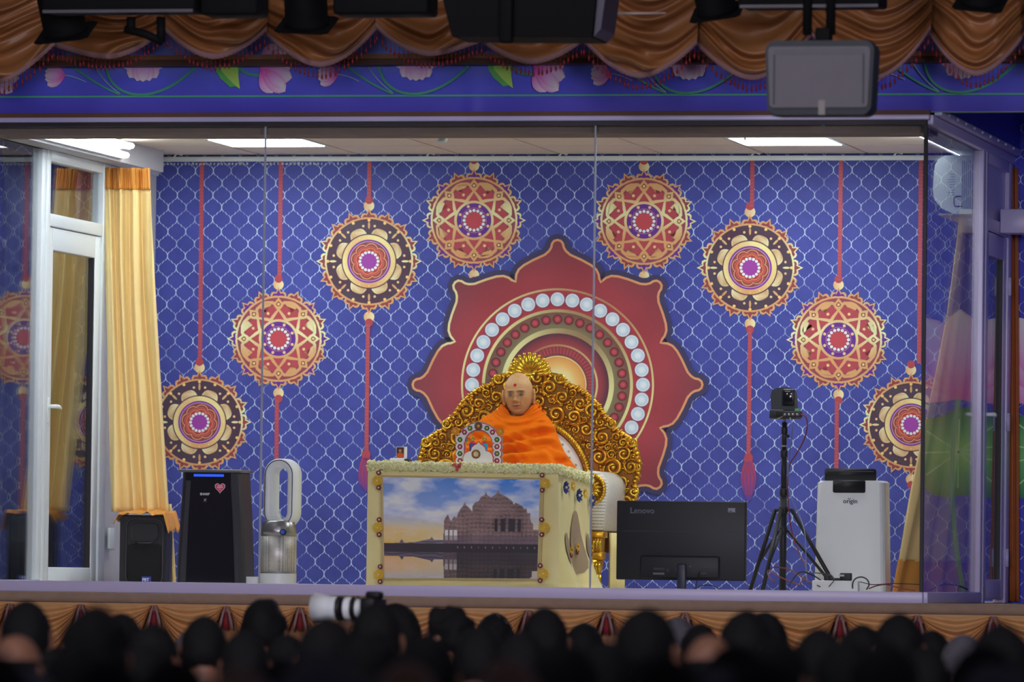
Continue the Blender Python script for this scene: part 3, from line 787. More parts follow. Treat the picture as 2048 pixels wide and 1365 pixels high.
# ------------------------------------------------------------ skirt of the stage
YK = -0.66
sk = MB().box((-12, -0.655, -0.096), (9, -0.56, -0.052)); tag(sk.build('trim_34', M_satin2), kind='structure')
tag(MB().box((-12, -0.60, HF), (9, -0.57, -0.09)).build('wall_skirt', M_satin), kind='structure')
def low_swag(xa, xb, seed):
    rnd = random.Random(seed); cx, W = (xa+xb)/2, (xb-xa)/2
    hy = lambda px: 1213+0.0132*(px-600)
    e = empty('skirt_swag', at(cx, hy(cx), YK)[:], 'tan satin swag of the pleated skirt along the front of the stage', 'swag', 'satin swags of the skirt below the stage')
    def pt(u, v):
        q = 2*u-1; sag = max(0, 1-abs(q)**1.5); yt = hy(cx+q*W)
        y = yt+2+104*v*sag**0.85
        rid = math.sin(2*pi*(4.2*v+0.12*noise.noise((u*3, v*3, seed))))*min(1, v*3.2)
        fl = math.sin(abs(q)*14)*0.010*(1-v*0.4)*abs(q)
        x = cx+q*W*(1-0.10*v*abs(q))
        return at(x, y, YK-0.014-0.05*sag*v-0.026*rid*(0.35+0.65*sag)-fl*0.5)
    MB().grid(pt, 48, 60).build('fabric', M_satin2, e)
    # tail at the left joint: braid and red tassel
    t = MB()
    for s_ in (-1, 1):
        t.tube([at(xa+s_*1, hy(xa)+2, YK-0.03), at(xa+s_*6, hy(xa)+16, YK-0.035), at(xa+s_*10, hy(xa)+34, YK-0.035), at(xa+s_*13, hy(xa)+48, YK-0.03)], [0.004, 0.007, 0.008, 0.006], 6)
    t.build('braid', M_fringe, e)
    p = at(xa, hy(xa)+12, YK-0.03); r = random.Random(seed)
    tt = MB(); tt.lathe([(0.003, 0), (0.008, -0.02), (0.014, -0.05), (0.018, -0.09)], (p.x, p.y, p.z), 10); tt.build('tassel', M_red, e)
tl = [-126, 20, 162, 308, 452, 600, 750, 902, 1056, 1213, 1370, 1525, 1680, 1835, 1987, 2140]
for i in range(len(tl)-1): low_swag(tl[i], tl[i+1], i)
# ------------------------------------------------------------ curtains inside the box
M_curt = mat('yellow_satin', rgb(230, 204, 138, 1.2), 0.55, var=0.05, nscale=4, sheen=0.2)
M_curt2 = mat('amber_satin', rgb(216, 150, 62, 1.2), 0.45, var=0.08, nscale=6)
M_curt3 = mat('brown_drape', rgb(150, 84, 40, 1.5), 0.6, var=0.1)
M_dkdrape = mat('slate_drape', rgb(66, 74, 92, 1.2), 0.8, var=0.15)
def drape(top, bot, z0, z1, nfold, amp, seed, lean=1.0, n=120, m=50, ampb=None):
    """top/bot: (x,y) ends; surface falls from z1 to z0 with pleats"""
    ampb = amp if ampb is None else ampb
    d_ = Vector((top[1][0]-top[0][0], top[1][1]-top[0][1])); nn = Vector((d_.y, -d_.x)).normalized()
    def fn(u, v):
        t = v**lean
        x = (top[0][0]*(1-u)+top[1][0]*u)*(1-t)+(bot[0][0]*(1-u)+bot[1][0]*u)*t
        y = (top[0][1]*(1-u)+top[1][1]*u)*(1-t)+(bot[0][1]*(1-u)+bot[1][1]*u)*t
        uu = u+0.10*noise.noise((u*2.5, v*1.3, seed))
        a = amp*(1-v)+ampb*v
        f_ = math.sin(2*pi*nfold*uu)+0.30*math.sin(2*pi*nfold*2.3*uu+seed+v*1.2)*(1-0.4*v)+0.5*noise.noise((u*4, v*3, seed+3))
        return (x+nn.x*a*f_, y+nn.y*a*f_, z1+(z0-z1)*v)
    return fn
zt = at(250, 336, 2.82).z; zh = at(250, 378, 2.82).z; zs = at(270, 1018, 2.75).z
cl = empty('curtain', (XL+0.15, 3.1, 0), 'pale yellow satin curtain gathered over the black loudspeaker by the door', 'curtain')
fnL = drape(((XL+0.015, 2.80), (XL+0.275, 2.86)), ((XL+0.125, 2.70), (XL+0.43, 2.82)), zs-0.02, zt, 3.4, 0.026, 2, 1.15, ampb=0.036)
kh = (zt-zh)/(zt-zs)
MB().grid(lambda u, v: fnL(u, kh+(1-kh)*v), 150, 60).build('cloth', M_curt, cl, solid=0.002)
MB().grid(lambda u, v: (lambda p: (p[0], p[1]-0.008*math.sin(u*150)*(1-v*0.6)-0.006, p[2]))(fnL(u, kh*v*1.02)), 220, 8).build('gathered_heading', M_curt2, cl, solid=0.002)
# rear fall of the curtain down to the floor, behind the speaker
fnL2 = drape(((XL+0.33, 2.86), (XL+0.42, 2.90)), ((XL+0.35, 2.88), (XL+0.45, 2.92)), 0.02, zs+0.03, 2.5, 0.02, 9)
MB().grid(fnL2, 50, 30).build('rear_fall', M_curt, cl, solid=0.002)
# right-hand curtain
cr_ = empty('curtain', (XR-0.2, 2.1, 0), 'pale yellow satin curtain with amber hem spreading below the air conditioner', 'curtain')
zt2 = at(1900, 428, 1.86).z-0.012
fnR = drape(((XR-0.115, 1.95), (XR-0.10, 2.60)), ((XR-0.40, 1.42), (XR-0.12, 2.58)), 0.012, zt2, 4.0, 0.016, 5, 1.25, ampb=0.036)
MB().grid(lambda u, v: fnR(u, v*0.90), 130, 60).build('cloth', M_curt, cr_, solid=0.002)
MB().grid(lambda u, v: (lambda p: (p[0]-0.003, p[1]-0.003, p[2]))(fnR(u, 0.895+0.105*v)), 130, 8).build('hem', M_curt2, cr_, solid=0.002)
# slate drape outside the left door and brown drape outside the right one
o = MB().grid(drape(((XL-0.22, 1.62), (XL-0.22, 3.0)), ((XL-0.22, 1.62), (XL-0.22, 3.0)), 0.02, 2.44, 11, 0.025, 4), 140, 6).build('curtain', M_dkdrape, None, solid=0.002)
tag(o, 'dark slate pleated drape hanging outside the left glass door', 'curtain')
o = MB().grid(drape((at(2017, 300, 3.0)[:2], at(2037, 300, 3.0)[:2]), (at(2019, 1190, 3.0)[:2], at(2039, 1190, 3.0)[:2]), 0.01, 2.42, 1.5, 0.012, 4), 40, 20).build('curtain', M_curt3, None, solid=0.002)
tag(o, 'narrow rust brown drape beside the right-hand door post', 'curtain')
# ------------------------------------------------------------ air conditioner on the right wall
y0, y1 = 1.86, 1.94+0.8
zA, zB = at(1900, 428, y0).z, at(1900, 311, y0).z; hA = zB-zA; xb = XR-0.034
ac = empty('air_conditioner', (XR-0.14, 2.3, zA), 'white split air conditioner mounted high on the right side above the curtain', 'air conditioner')
def acprof(s_=0.0):
    w_ = 0.215-s_; pts = []
    P0 = [(0, 0), (0.10, 0), (0.165, 0.03), (0.205, 0.075), (0.215, 0.12), (0.212, 0.20), (0.205, 0.265), (0.185, hA-0.018), (0.15, hA), (0, hA)]
    return [(xb-x*(w_/0.215), zA+z) for x, z in P0]
def extr(prof, ya, yb2):
    m_ = MB(); m_.prism(prof, ya, yb2); return m_
extr(acprof(), y0+0.012, y1-0.012).build('body', M_white, ac)
ec = extr(acprof(0.004), y0, y0+0.012).build('end_cap', mat('ac_end', rgb(190, 205, 215, 1.4), 0.45, var=0.03), ac)
for k in range(5): MB().box((xb-0.012-k*0.011, y0-0.003, zA+0.03), (xb-0.008-k*0.011, y0, zB-0.03)).build('rib', mat('ac_rib', rgb(120, 135, 150, 1.3), 0.5), ec)
MB().tube([(xb-0.055, y0-0.003, zA+0.04), (xb-0.09, y0-0.003, zA+0.04), (xb-0.098, y0-0.003, zA+0.055), (xb-0.098, y0-0.003, zA+0.085), (xb-0.085, y0-0.003, zA+0.095), (xb-0.06, y0-0.003, zA+0.095)], 0.003, 5).build('clip', M_dark, ec)
for k in range(9): MB().box((xb-0.115-random.random()*.02, y0-0.002, zA+0.10+k*0.014), (xb-0.095, y0, zA+0.103+k*0.014)).build('caption_line', mat('ac_print', rgb(110, 125, 140), 0.6), ec)
MB().box((xb-0.19, y0+0.05, zA-0.004), (xb-0.05, y1-0.05, zA+0.006)).build('louvre', M_grey, ac)
# ------------------------------------------------------------ appliances
M_blk = mat('black_plastic', rgb(24, 24, 27, 1.2), 0.5, var=0.2, nscale=40)
M_blkg = mat('gloss_black', rgb(22, 20, 26, 1.2), 0.12, var=0.05, coat=0.3)
M_char = mat('charcoal_plastic', rgb(48, 48, 54, 1.2), 0.45, var=0.1)
M_wht = mat('white_shell', rgb(206, 216, 214, 1.45), 0.4, var=0.03)
M_ink = mat('white_ink', rgb(225, 228, 232, 1.2), 0.5, var=0.0)
M_greyink = mat('grey_ink', rgb(98, 102, 112, 1.2), 0.5, var=0.0)
M_steel = mat('brushed_steel', rgb(150, 150, 152, 1.4), 0.3, 0.8, var=0.1)
M_blueled = mat('blue_lamp', (0.01, 0.03, 0.3, 1), 0.4, var=0.0, emit=(0.03, 0.12, 1.0, 1), estr=0.9)
UX, UZ = (1, 0, 0), (0, 0, 1)

# loudspeaker on the floor by the left door
Ys = 2.60
a_, b_ = at(237, 1100, Ys), at(330, 1100, Ys); zt_ = at(280, 1031, Ys).z
sp = empty('loudspeaker', ((a_.x+b_.x)/2, Ys+0.12, 0), 'black plastic loudspeaker standing on the floor under the yellow curtain', 'loudspeaker')
def trap(x0, x1, z0, z1, inset, n=5, rr=0.03):
    pts = []
    for cx_, cz_, a0 in ((x1-rr, z1-rr, 0), (x0+rr, z1-rr, 90), (x0+rr, z0+rr, 180), (x1-rr, z0+rr, 270)):
        for i in range(n+1):
            t = R(a0+90*i/n); pts.append((cx_+rr*math.cos(t), cz_+rr*math.sin(t)))
    return pts[::-1]
def loft_y(rings):          # rings: (y, outline in x,z)
    m_ = MB(); n = len(rings[0][1]); vs = []; fs = []
    for y, rg in rings: vs += [(x, y, z) for x, z in rg]
    for k in range(len(rings)-1):
        for i in range(n): j = (i+1) % n; fs.append((k*n+i, (k+1)*n+i, (k+1)*n+j, k*n+j))
    fs.append(tuple(range(n))); fs.append(tuple((len(rings)-1)*n+i for i in range(n-1, -1, -1)))
    m_.add(vs, fs, False); return m_
def scl(p, f, dz=0):
    cx_ = sum(q[0] for q in p)/len(p); cz_ = sum(q[1] for q in p)/len(p)
    return [(cx_+(x-cx_)*f, cz_+(z-cz_)*f+dz) for x, z in p]
o_ = trap(a_.x, b_.x, 0.004, zt_, 0)
loft_y([(Ys+0.01, scl(o_, 0.97)), (Ys+0.03, o_), (Ys+0.10, o_), (Ys+0.24, scl(o_, 0.82))]).build('cabinet', M_blk, sp)
w_, h_ = b_.x-a_.x, zt_
fr_ = trap(a_.x+0.16*w_, b_.x-0.05*w_, 0.09*h_, 0.95*h_, 0, rr=0.045)
pts_ = [(x, Ys, z) for x, z in fr_]; MB().tube(pts_, 0.005, 6, closed=True).build('front_rim', M_char, sp)
gx0, gx1 = a_.x+0.18*w_, b_.x-0.07*w_
loft_y([(Ys+0.003, trap(gx0+.005, gx1-.005, 0.11*h_, 0.62*h_, 0, rr=0.03)), (Ys+0.012, trap(gx0, gx1, 0.10*h_, 0.63*h_, 0, rr=0.03))]).build('grille', mat('speaker_grille', rgb(20, 20, 24), 0.7, bump=0.8, bscale=600), sp)
hn = MB(); ho = trap(gx0+0.02, gx1-0.02, 0.66*h_, 0.90*h_, 0, rr=0.03)
for k in range(1): pass
n = len(ho); vs = [(x, Ys+0.001, z) for x, z in ho]+[(x, Ys+0.05, z) for x, z in scl(ho, 0.55)]
hn.add(vs, [(i, (i+1) % n, (i+1) % n+n, i+n) for i in range(n)]+[tuple(range(n, 2*n))], True); hn.build('horn', M_char, sp)
MB().box((gx0+0.09, Ys-0.002, 0.125*h_), (gx0+0.145, Ys+0.004, 0.195*h_)).build('badge', mat('blue_badge', rgb(40, 60, 160, 1.6), 0.4), sp)
text_mesh('lettering', 'FBT', M_ink, sp, (gx0+0.094, Ys-0.0025, 0.135*h_), UX, UZ, 0.024, bold=0.0006)
MB().tube([(gx0+0.05, Ys-0.004, 0.645*h_), (gx0+0.07, Ys-0.014, 0.635*h_), (gx1-0.07, Ys-0.014, 0.635*h_), (gx1-0.05, Ys-0.004, 0.645*h_)], 0.005, 6).build('horn_lip', M_char, sp)
# rumpled amber hem of the curtain lying on the speaker
def hem(u, v):
    q = u*2-1; x = (a_.x+b_.x)/2+q*(w_*0.60)+0.008*noise.noise((u*5, v*4, 1))
    y = Ys-0.03+v*0.26
    zt2_ = zt_+0.016+0.028*max(0, noise.noise((u*4.5, v*2.5, 7))+0.35)*(0.4+0.6*v)
    dr = max(0, abs(q)-0.80)/0.20
    z = zt2_-dr**1.2*(0.055+0.05*(q > 0)+0.03*noise.noise((v*6, q, 3)))
    if v < 0.12: z -= (0.12-v)*0.20*(0.6+0.7*noise.noise((u*9, 0, 5)))
    return (x, y, z)
MB().grid(hem, 70, 40).build('hem', M_curt2, cl, solid=0.003)
# socket on the wall beside it, wooden strip on the floor
so = tag(MB().rbox((XL+0.036, 2.93, 0.24), (XL+0.05, 3.03, 0.36), 0.003).build('wall_socket', M_white), 'white wall socket low down between the door and the loudspeaker', 'wall socket')
tag(MB().box((XL+0.05, 2.2, 0.001), (XL+0.09, 3.6, 0.05)).build('baseboard_left', M_wood), kind='structure')

# tall black air purifier
Yp = 0.85
pe = empty('air_purifier', at(418, 1100, Yp+0.14)[:2]+(0,), 'tall glossy black air purifier with blue light band and heart sticker', 'air purifier')
def ptx(px, py, Y): v = at(px, py, Y); return (v.x, v.z)
body = [ptx(349, 1176, Yp), ptx(351, 1130, Yp), ptx(357, 1040, Yp), ptx(363, 948, Yp), ptx(366, 942, Yp), ptx(474, 942, Yp), ptx(479, 948, Yp), ptx(484, 1040, Yp), ptx(487, 1130, Yp), ptx(488, 1176, Yp)]
zf = 0.004; body = [(x, max(zf, z)) for x, z in body]
def inx(p, d, dz=0):
    cx_ = sum(q[0] for q in p)/len(p); return [(x+(d if x < cx_ else -d), max(zf, z+dz)) for x, z in p]
loft_y([(Yp, inx(body, 0.03)), (Yp+0.012, inx(body, 0.012)), (Yp+0.035, body), (Yp+0.22, body), (Yp+0.25, inx(body, 0.02))]).build('shell', M_char, pe)
fp = [ptx(371, 1168, Yp), ptx(372, 1130, Yp), ptx(376, 1040, Yp), ptx(381, 962, Yp), ptx(462, 962, Yp), ptx(466, 1040, Yp), ptx(469, 1130, Yp), ptx(470, 1168, Yp)]
fp = [(x, max(0.01, z)) for x, z in fp]
loft_y([(Yp-0.006, inx(fp, 0.004)), (Yp+0.004, fp)]).build('front_panel', M_blkg, pe)
tpz = at(420, 944, Yp).z
MB().rbox((at(357, 940, Yp).x, Yp-0.005, tpz-0.004), (at(484, 940, Yp).x, Yp+0.25, tpz+0.012), 0.006).build('top_lid', mat('purifier_lid', rgb(110, 108, 110, 1.2), 0.25), pe)
MB().box((at(372, 950, Yp).x, Yp-0.003, at(420, 962, Yp).z), (at(462, 950, Yp).x, Yp+0.01, at(420, 946, Yp).z)).build('display_band', M_blkg, pe)
MB().box((at(388, 950, Yp).x, Yp-0.005, at(420, 954, Yp).z), (at(448, 950, Yp).x, Yp+0.01, at(420, 949, Yp).z)).build('light_band', M_blueled, pe)
o1 = at(400, 991, Yp-0.007); text_mesh('lettering', 'SHARP', M_ink, pe, (o1.x, Yp-0.0075, o1.z), UX, UZ, 0.018, bold=0.0004)
o1 = at(410, 1001, Yp-0.007); MB().rbox((o1.x-0.011, Yp-0.008, o1.z-0.012), (o1.x+0.011, Yp-0.0055, o1.z+0.012), 0.001).build('emblem', M_blk, pe)
MB().prism([(o1.x-0.004, o1.z-0.007), (o1.x+0.004, o1.z+0.001), (o1.x+0.003, o1.z+0.007), (o1.x-0.002, o1.z+0.003)], Yp-0.0085, Yp-0.008).build('emblem_mark', M_ink, pe)
hc = at(440, 976, Yp-0.007)
def heart(s_): return [(hc.x+s_*0.0016*16*math.sin(t)**3, hc.z+s_*0.0017*(13*math.cos(t)-5*math.cos(2*t)-2*math.cos(3*t)-math.cos(4*t))) for t in [2*pi*i/40 for i in range(40)]]
MB().prism(heart(1.12), Yp-0.0072, Yp-0.006).build('sticker_border', M_ink, pe)
hs = MB().prism(heart(1.0), Yp-0.0078, Yp-0.0072).build('heart_sticker', mat('sticker_pink', rgb(205, 40, 90, 1.5), 0.5), pe)
for k, (q, wq) in enumerate(((0.012, 0.012), (0.007, 0.016), (0.001, 0.018), (-0.003, 0.014), (-0.012, 0.008))):
    MB().box((hc.x-wq, Yp-0.0082, hc.z+q), (hc.x+wq, Yp-0.0078, hc.z+q+0.002)).build('sticker_line', M_ink, hs)

# white extension box on the floor
a1 = at(488, 1158, 0.9); tag(MB().rbox((a1.x+0.003, 0.9, 0.0), (a1.x+0.07, 1.0, at(500, 1154, 0.9).z), 0.004).build('extension_box', M_wht), 'small white extension box on the floor between purifier and bladeless fan', 'extension box')

# bladeless fan
Yd = 0.8; fc_ = at(557, 1100, Yd); sd = S(Yd)*0.98
fan = empty('bladeless_fan', (fc_.x, Yd, 0), 'white and silver bladeless fan with tall oval loop', 'fan')
def stadium(w2, h, cz, n=18):        # half width, total height
    pts = []
    for i in range(n+1): t = pi*i/n; pts.append((w2*math.cos(t), cz+h/2-w2+w2*math.sin(t)))
    for i in range(n+1): t = pi+pi*i/n; pts.append((w2*math.cos(t), cz-h/2+w2+w2*math.sin(t)))
    return pts
zl0, zl1 = at(562, 1057, Yd).z, at(562, 918, Yd).z; H = zl1-zl0; cz = (zl0+zl1)/2
ang = R(-10)
def rot(p): x, y, z = p; return (fc_.x+0.014+x*math.cos(ang)-y*math.sin(ang), Yd+0.02+x*math.sin(ang)+y*math.cos(ang), z)
ow = 32.5/sd; th = 0.046; dp = 0.085
prof = [(0.000, -0.5), (0.006, -0.56), (0.012, -0.58), (0.3, -0.55), (0.8, -0.40), (1.0, -0.3), (1.0, 0.3), (0.6, 0.5), (0.1, 0.5), (0.0, 0.44)]
prof = [(0.0, -0.46), (0.10, -0.5), (0.5, -0.5), (0.85, -0.42), (1.0, -0.2), (1.0, 0.4), (0.9, 0.5), (0.1, 0.5), (0.0, 0.44)]
m_ = MB(); N_ = 38; rings = []
for (t, d_) in prof:
    st = stadium(ow-th*t, H-2*th*t, cz); rings.append([rot((x, d_*dp*1.3, z)) for x, z in st])
vs = [p for rg in rings for p in rg]; n = len(rings[0]); fs = []
for k in range(len(rings)):
    k2 = (k+1) % len(rings)
    for i in range(n): j = (i+1) % n; fs.append((k*n+i, k*n+j, k2*n+j, k2*n+i))
m_.add(vs, fs, True); lp = m_.build('loop', M_wht, fan)
MB().tube([rot((x, -0.5*dp*1.3-0.001, z)) for x, z in stadium(ow-0.008, H-0.016, cz)], 0.0025, 5, closed=True).build('rim_line', M_dark, lp)
zA_, zB_, zC_, zD_ = 0.0, at(557, 1147, Yd).z, at(557, 1073, Yd).z, zl0+0.03
rb = 36.3/sd
MB().lathe([(rb*0.97, 0.002), (rb, 0.008), (rb*1.0, zB_-0.004), (rb*0.985, zB_)], (fc_.x, Yd, 0), 32).build('base', M_wht, fan)
def perf():
    m = bpy.data.materials.new('perforated_steel'); m.use_nodes = True; N = m.node_tree.nodes; L = m.node_tree.links; b = N['Principled BSDF']
    b.inputs['Metallic'].default_value = 0.5; b.inputs['Roughness'].default_value = 0.45
    tc = N.new('ShaderNodeTexCoord'); vo = N.new('ShaderNodeTexVoronoi'); vo.inputs['Scale'].default_value = 130; vo.inputs['Randomness'].default_value = 0.15
    L.new(tc.outputs['Object'], vo.inputs['Vector']); cr = N.new('ShaderNodeValToRGB'); L.new(vo.outputs['Distance'], cr.inputs[0])
    cr.color_ramp.elements[0].position = 0.25; cr.color_ramp.elements[0].color = rgb(84, 84, 82, 1.3); cr.color_ramp.elements[1].position = 0.42; cr.color_ramp.elements[1].color = rgb(184, 182, 176, 1.5)
    L.new(cr.outputs[0], b.inputs['Base Color']); return m
MB().lathe([(rb*0.985, zB_), (rb*0.985, zC_)], (fc_.x, Yd, 0), 40).build('perforated_drum', perf(), fan)
MB().lathe([(rb*1.0, zB_-0.002), (rb*1.0, zB_+0.006)], (fc_.x, Yd, 0), 40).build('lower_band', M_steel, fan)
MB().lathe([(rb*0.985, zC_), (rb*0.96, zC_+0.03), (rb*0.86, zC_+0.075), (rb*0.7, zC_+0.085)], (fc_.x, Yd, 0), 32).build('collar', M_steel, fan)
q = at(566, 1065, Yd-rb*0.97); dsp = MB().lathe([(0.0165, q.y-0.006), (0.0165, q.y+0.012)], (q.x, 0, q.z), 20, ax='y').build('display', M_dark, fan)
MB().lathe([(0.0125, q.y-0.0075), (0.0125, q.y-0.006)], (q.x, 0, q.z), 20, ax='y').build('display_screen', mat('fan_screen', rgb(50, 80, 170, 1.5), 0.3, emit=(0.05, 0.12, 0.5, 1), estr=0.15), dsp)

# white air purifier near the right curtain
Yw = 1.36; e = empty('air_purifier', at(1699, 1100, Yw+0.12)[:2]+(0,), 'white upright air purifier with black control tongue beside the tripod', 'air purifier')
bw = [(at(1627, 1176, Yw).x, 0.003), (at(1634, 966, Yw).x, at(1634, 966, Yw).z), (at(1640, 962, Yw).x, at(1640, 962, Yw).z), (at(1762, 962, Yw).x, at(1762, 962, Yw).z), (at(1767, 966, Yw).x, at(1767, 966, Yw).z), (at(1770, 1176, Yw).x, 0.003)]
loft_y([(Yw, inx(bw, 0.022)), (Yw+0.008, inx(bw, 0.010)), (Yw+0.025, bw), (Yw+0.20, bw), (Yw+0.225, inx(bw, 0.02))]).build('shell', M_wht, e)
q0, q1 = at(1666, 986, Yw), at(1731, 962, Yw)
MB().rbox((q0.x, Yw-0.006, q0.z), (q1.x, Yw+0.01, q1.z+0.002), 0.008, axis=1).build('control_tongue', M_blk, e)
q0, q1 = at(1649, 964, Yw+0.03), at(1752, 938, Yw+0.03)
lid = MB().rbox((q0.x, Yw+0.03, q0.z), (q1.x, Yw+0.05, q1.z), 0.012, axis=1).build('raised_lid', M_blk, e)
MB().box((q0.x+0.012, Yw+0.0285, q1.z-0.018), (q1.x-0.012, Yw+0.03, q1.z-0.013)).build('lid_groove', M_char, lid)
q = at(1686, 1007, Yw); text_mesh('lettering', 'origin', mat('dark_ink', rgb(50, 58, 58), 0.5), e, (q.x, Yw-0.0015, q.z), UX, UZ, 0.034, bold=0.0005)
q = at(1697, 1000, Yw)
for k, r_ in enumerate((0.0032, 0.0022, 0.0014)):
    MB().lathe([(r_, Yw-0.001), (r_, Yw+0.002)], (q.x+k*0.010, 0, q.z+0.006), 10, ax='y').build('green_dot', mat('green_ink', rgb(60, 130, 70, 1.3), 0.5), e)

# monitor seen from behind, low in front of the throne arm
Ym = 0.42; e = empty('monitor', at(1361, 1170, Ym)[:2]+(0,), 'black computer monitor seen from behind, standing beside the draped table', 'monitor')
q0, q1 = at(1232, 1159, Ym), at(1491, 1005, Ym)
mt_ = MB(); mt_.rbox((q0.x, Ym, q0.z), (q1.x, Ym+0.035, q1.z), 0.004); sh = mt_.build('back_shell', M_blk, e)
MB().rbox((q0.x+0.13, Ym-0.02, q0.z+0.006), (q1.x-0.13, Ym+0.002, q0.z+0.125), 0.010).build('port_housing', M_blk, e)
MB().box((q0.x+0.03, Ym-0.001, q0.z+0.25), (q1.x-0.03, Ym+0.001, q0.z+0.253)).build('seam', M_char, sh)
MB().box((q0.x-0.002, Ym+0.03, q0.z-0.002), (q1.x+0.002, Ym+0.042, q1.z+0.002)).build('bezel', M_char, e)
o1 = at(1260, 1027, Ym); text_mesh('lettering', 'Lenovo', M_greyink, e, (o1.x, Ym-0.001, o1.z), UX, UZ, 0.043, bold=0.0006)
o1 = at(1456, 1025, Ym); st_ = MB().box((o1.x, Ym-0.001, o1.z), (o1.x+0.038, Ym+0.001, o1.z+0.021)).build('sticker', mat('grey_sticker', rgb(150, 152, 165, 1.3), 0.5), e)
MB().box((o1.x+0.003, Ym-0.0015, o1.z+0.003), (o1.x+0.022, Ym-0.001, o1.z+0.007)).build('sticker_line', M_char, st_)
for px, py, wq, hq, c_ in ((1307, 1136, 0.058, 0.012, 'm'), (1306, 1146, 0.06, 0.010, 'l'), (1333, 1137, 0.012, 0.02, 'm'), (1350, 1139, 0.016, 0.006, 'm'), (1378, 1133, 0.012, 0.004, 'l'), (1384, 1140, 0.018, 0.016, 'm'), (1404, 1137, 0.035, 0.016, 'm'), (1402, 1147, 0.028, 0.003, 'l')):
    o1 = at(px, py, Ym-0.022); MB().box((o1.x, Ym-0.0225, o1.z-hq), (o1.x+wq, Ym-0.019, o1.z)).build('port_label', mat('port_'+c_, rgb(*((120, 122, 126) if c_ == 'l' else (58, 58, 62))), 0.6), e)
o1 = at(1364, 1128, Ym-0.03)
MB().rbox((o1.x-0.024, Ym-0.045, 0.012), (o1.x+0.024, Ym-0.020, o1.z), 0.008).build('stand_neck', mat('stand_blue', rgb(42, 46, 62, 1.2), 0.4), e)
MB().rbox((o1.x-0.18, Ym-0.10, 0.0), (o1.x+0.16, Ym+0.14, 0.014), 0.004).build('stand_foot', M_blk, e)
MB().tube([(o1.x+0.09, Ym-0.02, q0.z+0.04), (o1.x+0.075, Ym-0.03, q0.z-0.03), (o1.x+0.08, Ym-0.02, 0.03)], 0.003, 6).build('lead', M_blk, e)

# ------------------------------------------------------------ camera tripod
Yt = 1.25; tp = at(1566, 1100, Yt); e = empty('tripod', (tp.x, Yt, 0), 'black tripod light stand with spread braced legs carrying the robotic camera', 'tripod')
Z = lambda py, Y=Yt: at(1566, py, Y).z
m_ = MB().cyl((tp.x, Yt, 0.03), (tp.x, Yt, Z(985)), 0.0185, n=14); m_.build('lower_column', M_blk, e)
MB().cyl((tp.x, Yt, Z(985)), (tp.x, Yt, Z(905)), 0.0155, n=14).build('middle_column', M_blk, e)
MB().cyl((tp.x, Yt, Z(905)), (tp.x, Yt, Z(845)), 0.013, n=14).build('upper_column', M_blk, e)
for py, r_ in ((985, 0.022), (908, 0.0195), (1062, 0.022), (1021, 0.024), (862, 0.017)):
    MB().lathe([(r_*0.9, Z(py)-0.02), (r_, Z(py)-0.015), (r_, Z(py)+0.015), (r_*0.9, Z(py)+0.02)], (tp.x, Yt, 0), 14).build('collar', M_blk, e)
MB().cyl((tp.x, Yt, Z(893)-0.003), (tp.x, Yt, Z(893)+0.005), 0.0135, n=12).build('steel_ring', M_steel, e)
MB().cyl((tp.x+0.01, Yt-0.01, Z(873)), (tp.x+0.028, Yt-0.02, Z(873)), 0.009, n=10).build('clamp_knob', M_blk, e)
MB().cyl((tp.x, Yt, Z(845)), (tp.x, Yt, Z(835)), 0.006, n=10).build('spigot', M_steel, e)
for (px, Yl) in ((1497, 1.35), (1523, 0.85), (1684, 1.12)):
    ft = at(px, 1150, Yl); ft.z = 0.02
    top_ = Vector((tp.x, Yt, Z(1021))); dirn = (ft-top_); dirn.z = 0; dirn.normalize(); top_ = top_+dirn*0.055
    l_ = MB().cyl(top_, ft, 0.0115, n=8).build('leg', M_blk, e)
    mid = top_.lerp(ft, 0.62 if px < 1600 else 0.93); low = Vector((tp.x, Yt, Z(1062)))+dirn*0.03
    MB().cyl(low, mid, 0.0085, n=8).build('brace', M_char if px == 1523 else M_blk, e)
    MB().tube([Vector((tp.x, Yt, Z(1021))), top_], 0.010, 6).build('hinge_arm', M_blk, e)
    MB().rbox((ft.x-0.024, ft.y-0.024, 0.0), (ft.x+0.024, ft.y+0.024, 0.05), 0.010).build('foot', M_blk, e)
# robotic camera
Yc = Yt-0.0; pc = at(1566, 838, Yc)
e = empty('robotic_camera', (pc.x, Yc, pc.z), 'dark robotic pan tilt camera on top of the tripod', 'camera')
M_ptz = mat('ptz_shell', rgb(44, 50, 54, 1.2), 0.45, var=0.1)
def q2(px, py): v = at(px or 1566, py or 800, Yc-0.05); return (v.x, v.z)
MB().rbox((q2(1540, 0)[0], Yc-0.07, q2(0, 838)[1]), (q2(1594, 0)[0], Yc+0.09, q2(0, 820)[1]), 0.006).build('base', M_ptz, e)
hd = loft_y([(Yc-0.055, [q2(1543, 822), q2(1541, 792), q2(1545, 780), q2(1556, 776), q2(1578, 775), q2(1587, 779), q2(1590, 792), q2(1591, 822)]), (Yc+0.06, [q2(1545, 822), q2(1543, 792), q2(1547, 781), q2(1556, 777), q2(1576, 776), q2(1585, 780), q2(1588, 792), q2(1589, 822)])])
hd = hd.build('yoke', M_ptz, e)
MB().rbox((q2(1565, 0)[0], Yc-0.075, q2(0, 812)[1]), (q2(1590, 0)[0], Yc-0.05, q2(0, 779)[1]), 0.006).build('camera_head', mat('ptz_head', rgb(20, 24, 26), 0.3), e)
MB().rbox((q2(1568, 0)[0], Yc-0.078, q2(0, 805)[1]), (q2(1587, 0)[0], Yc-0.074, q2(0, 783)[1]), 0.003).build('head_window', M_blkg, e)
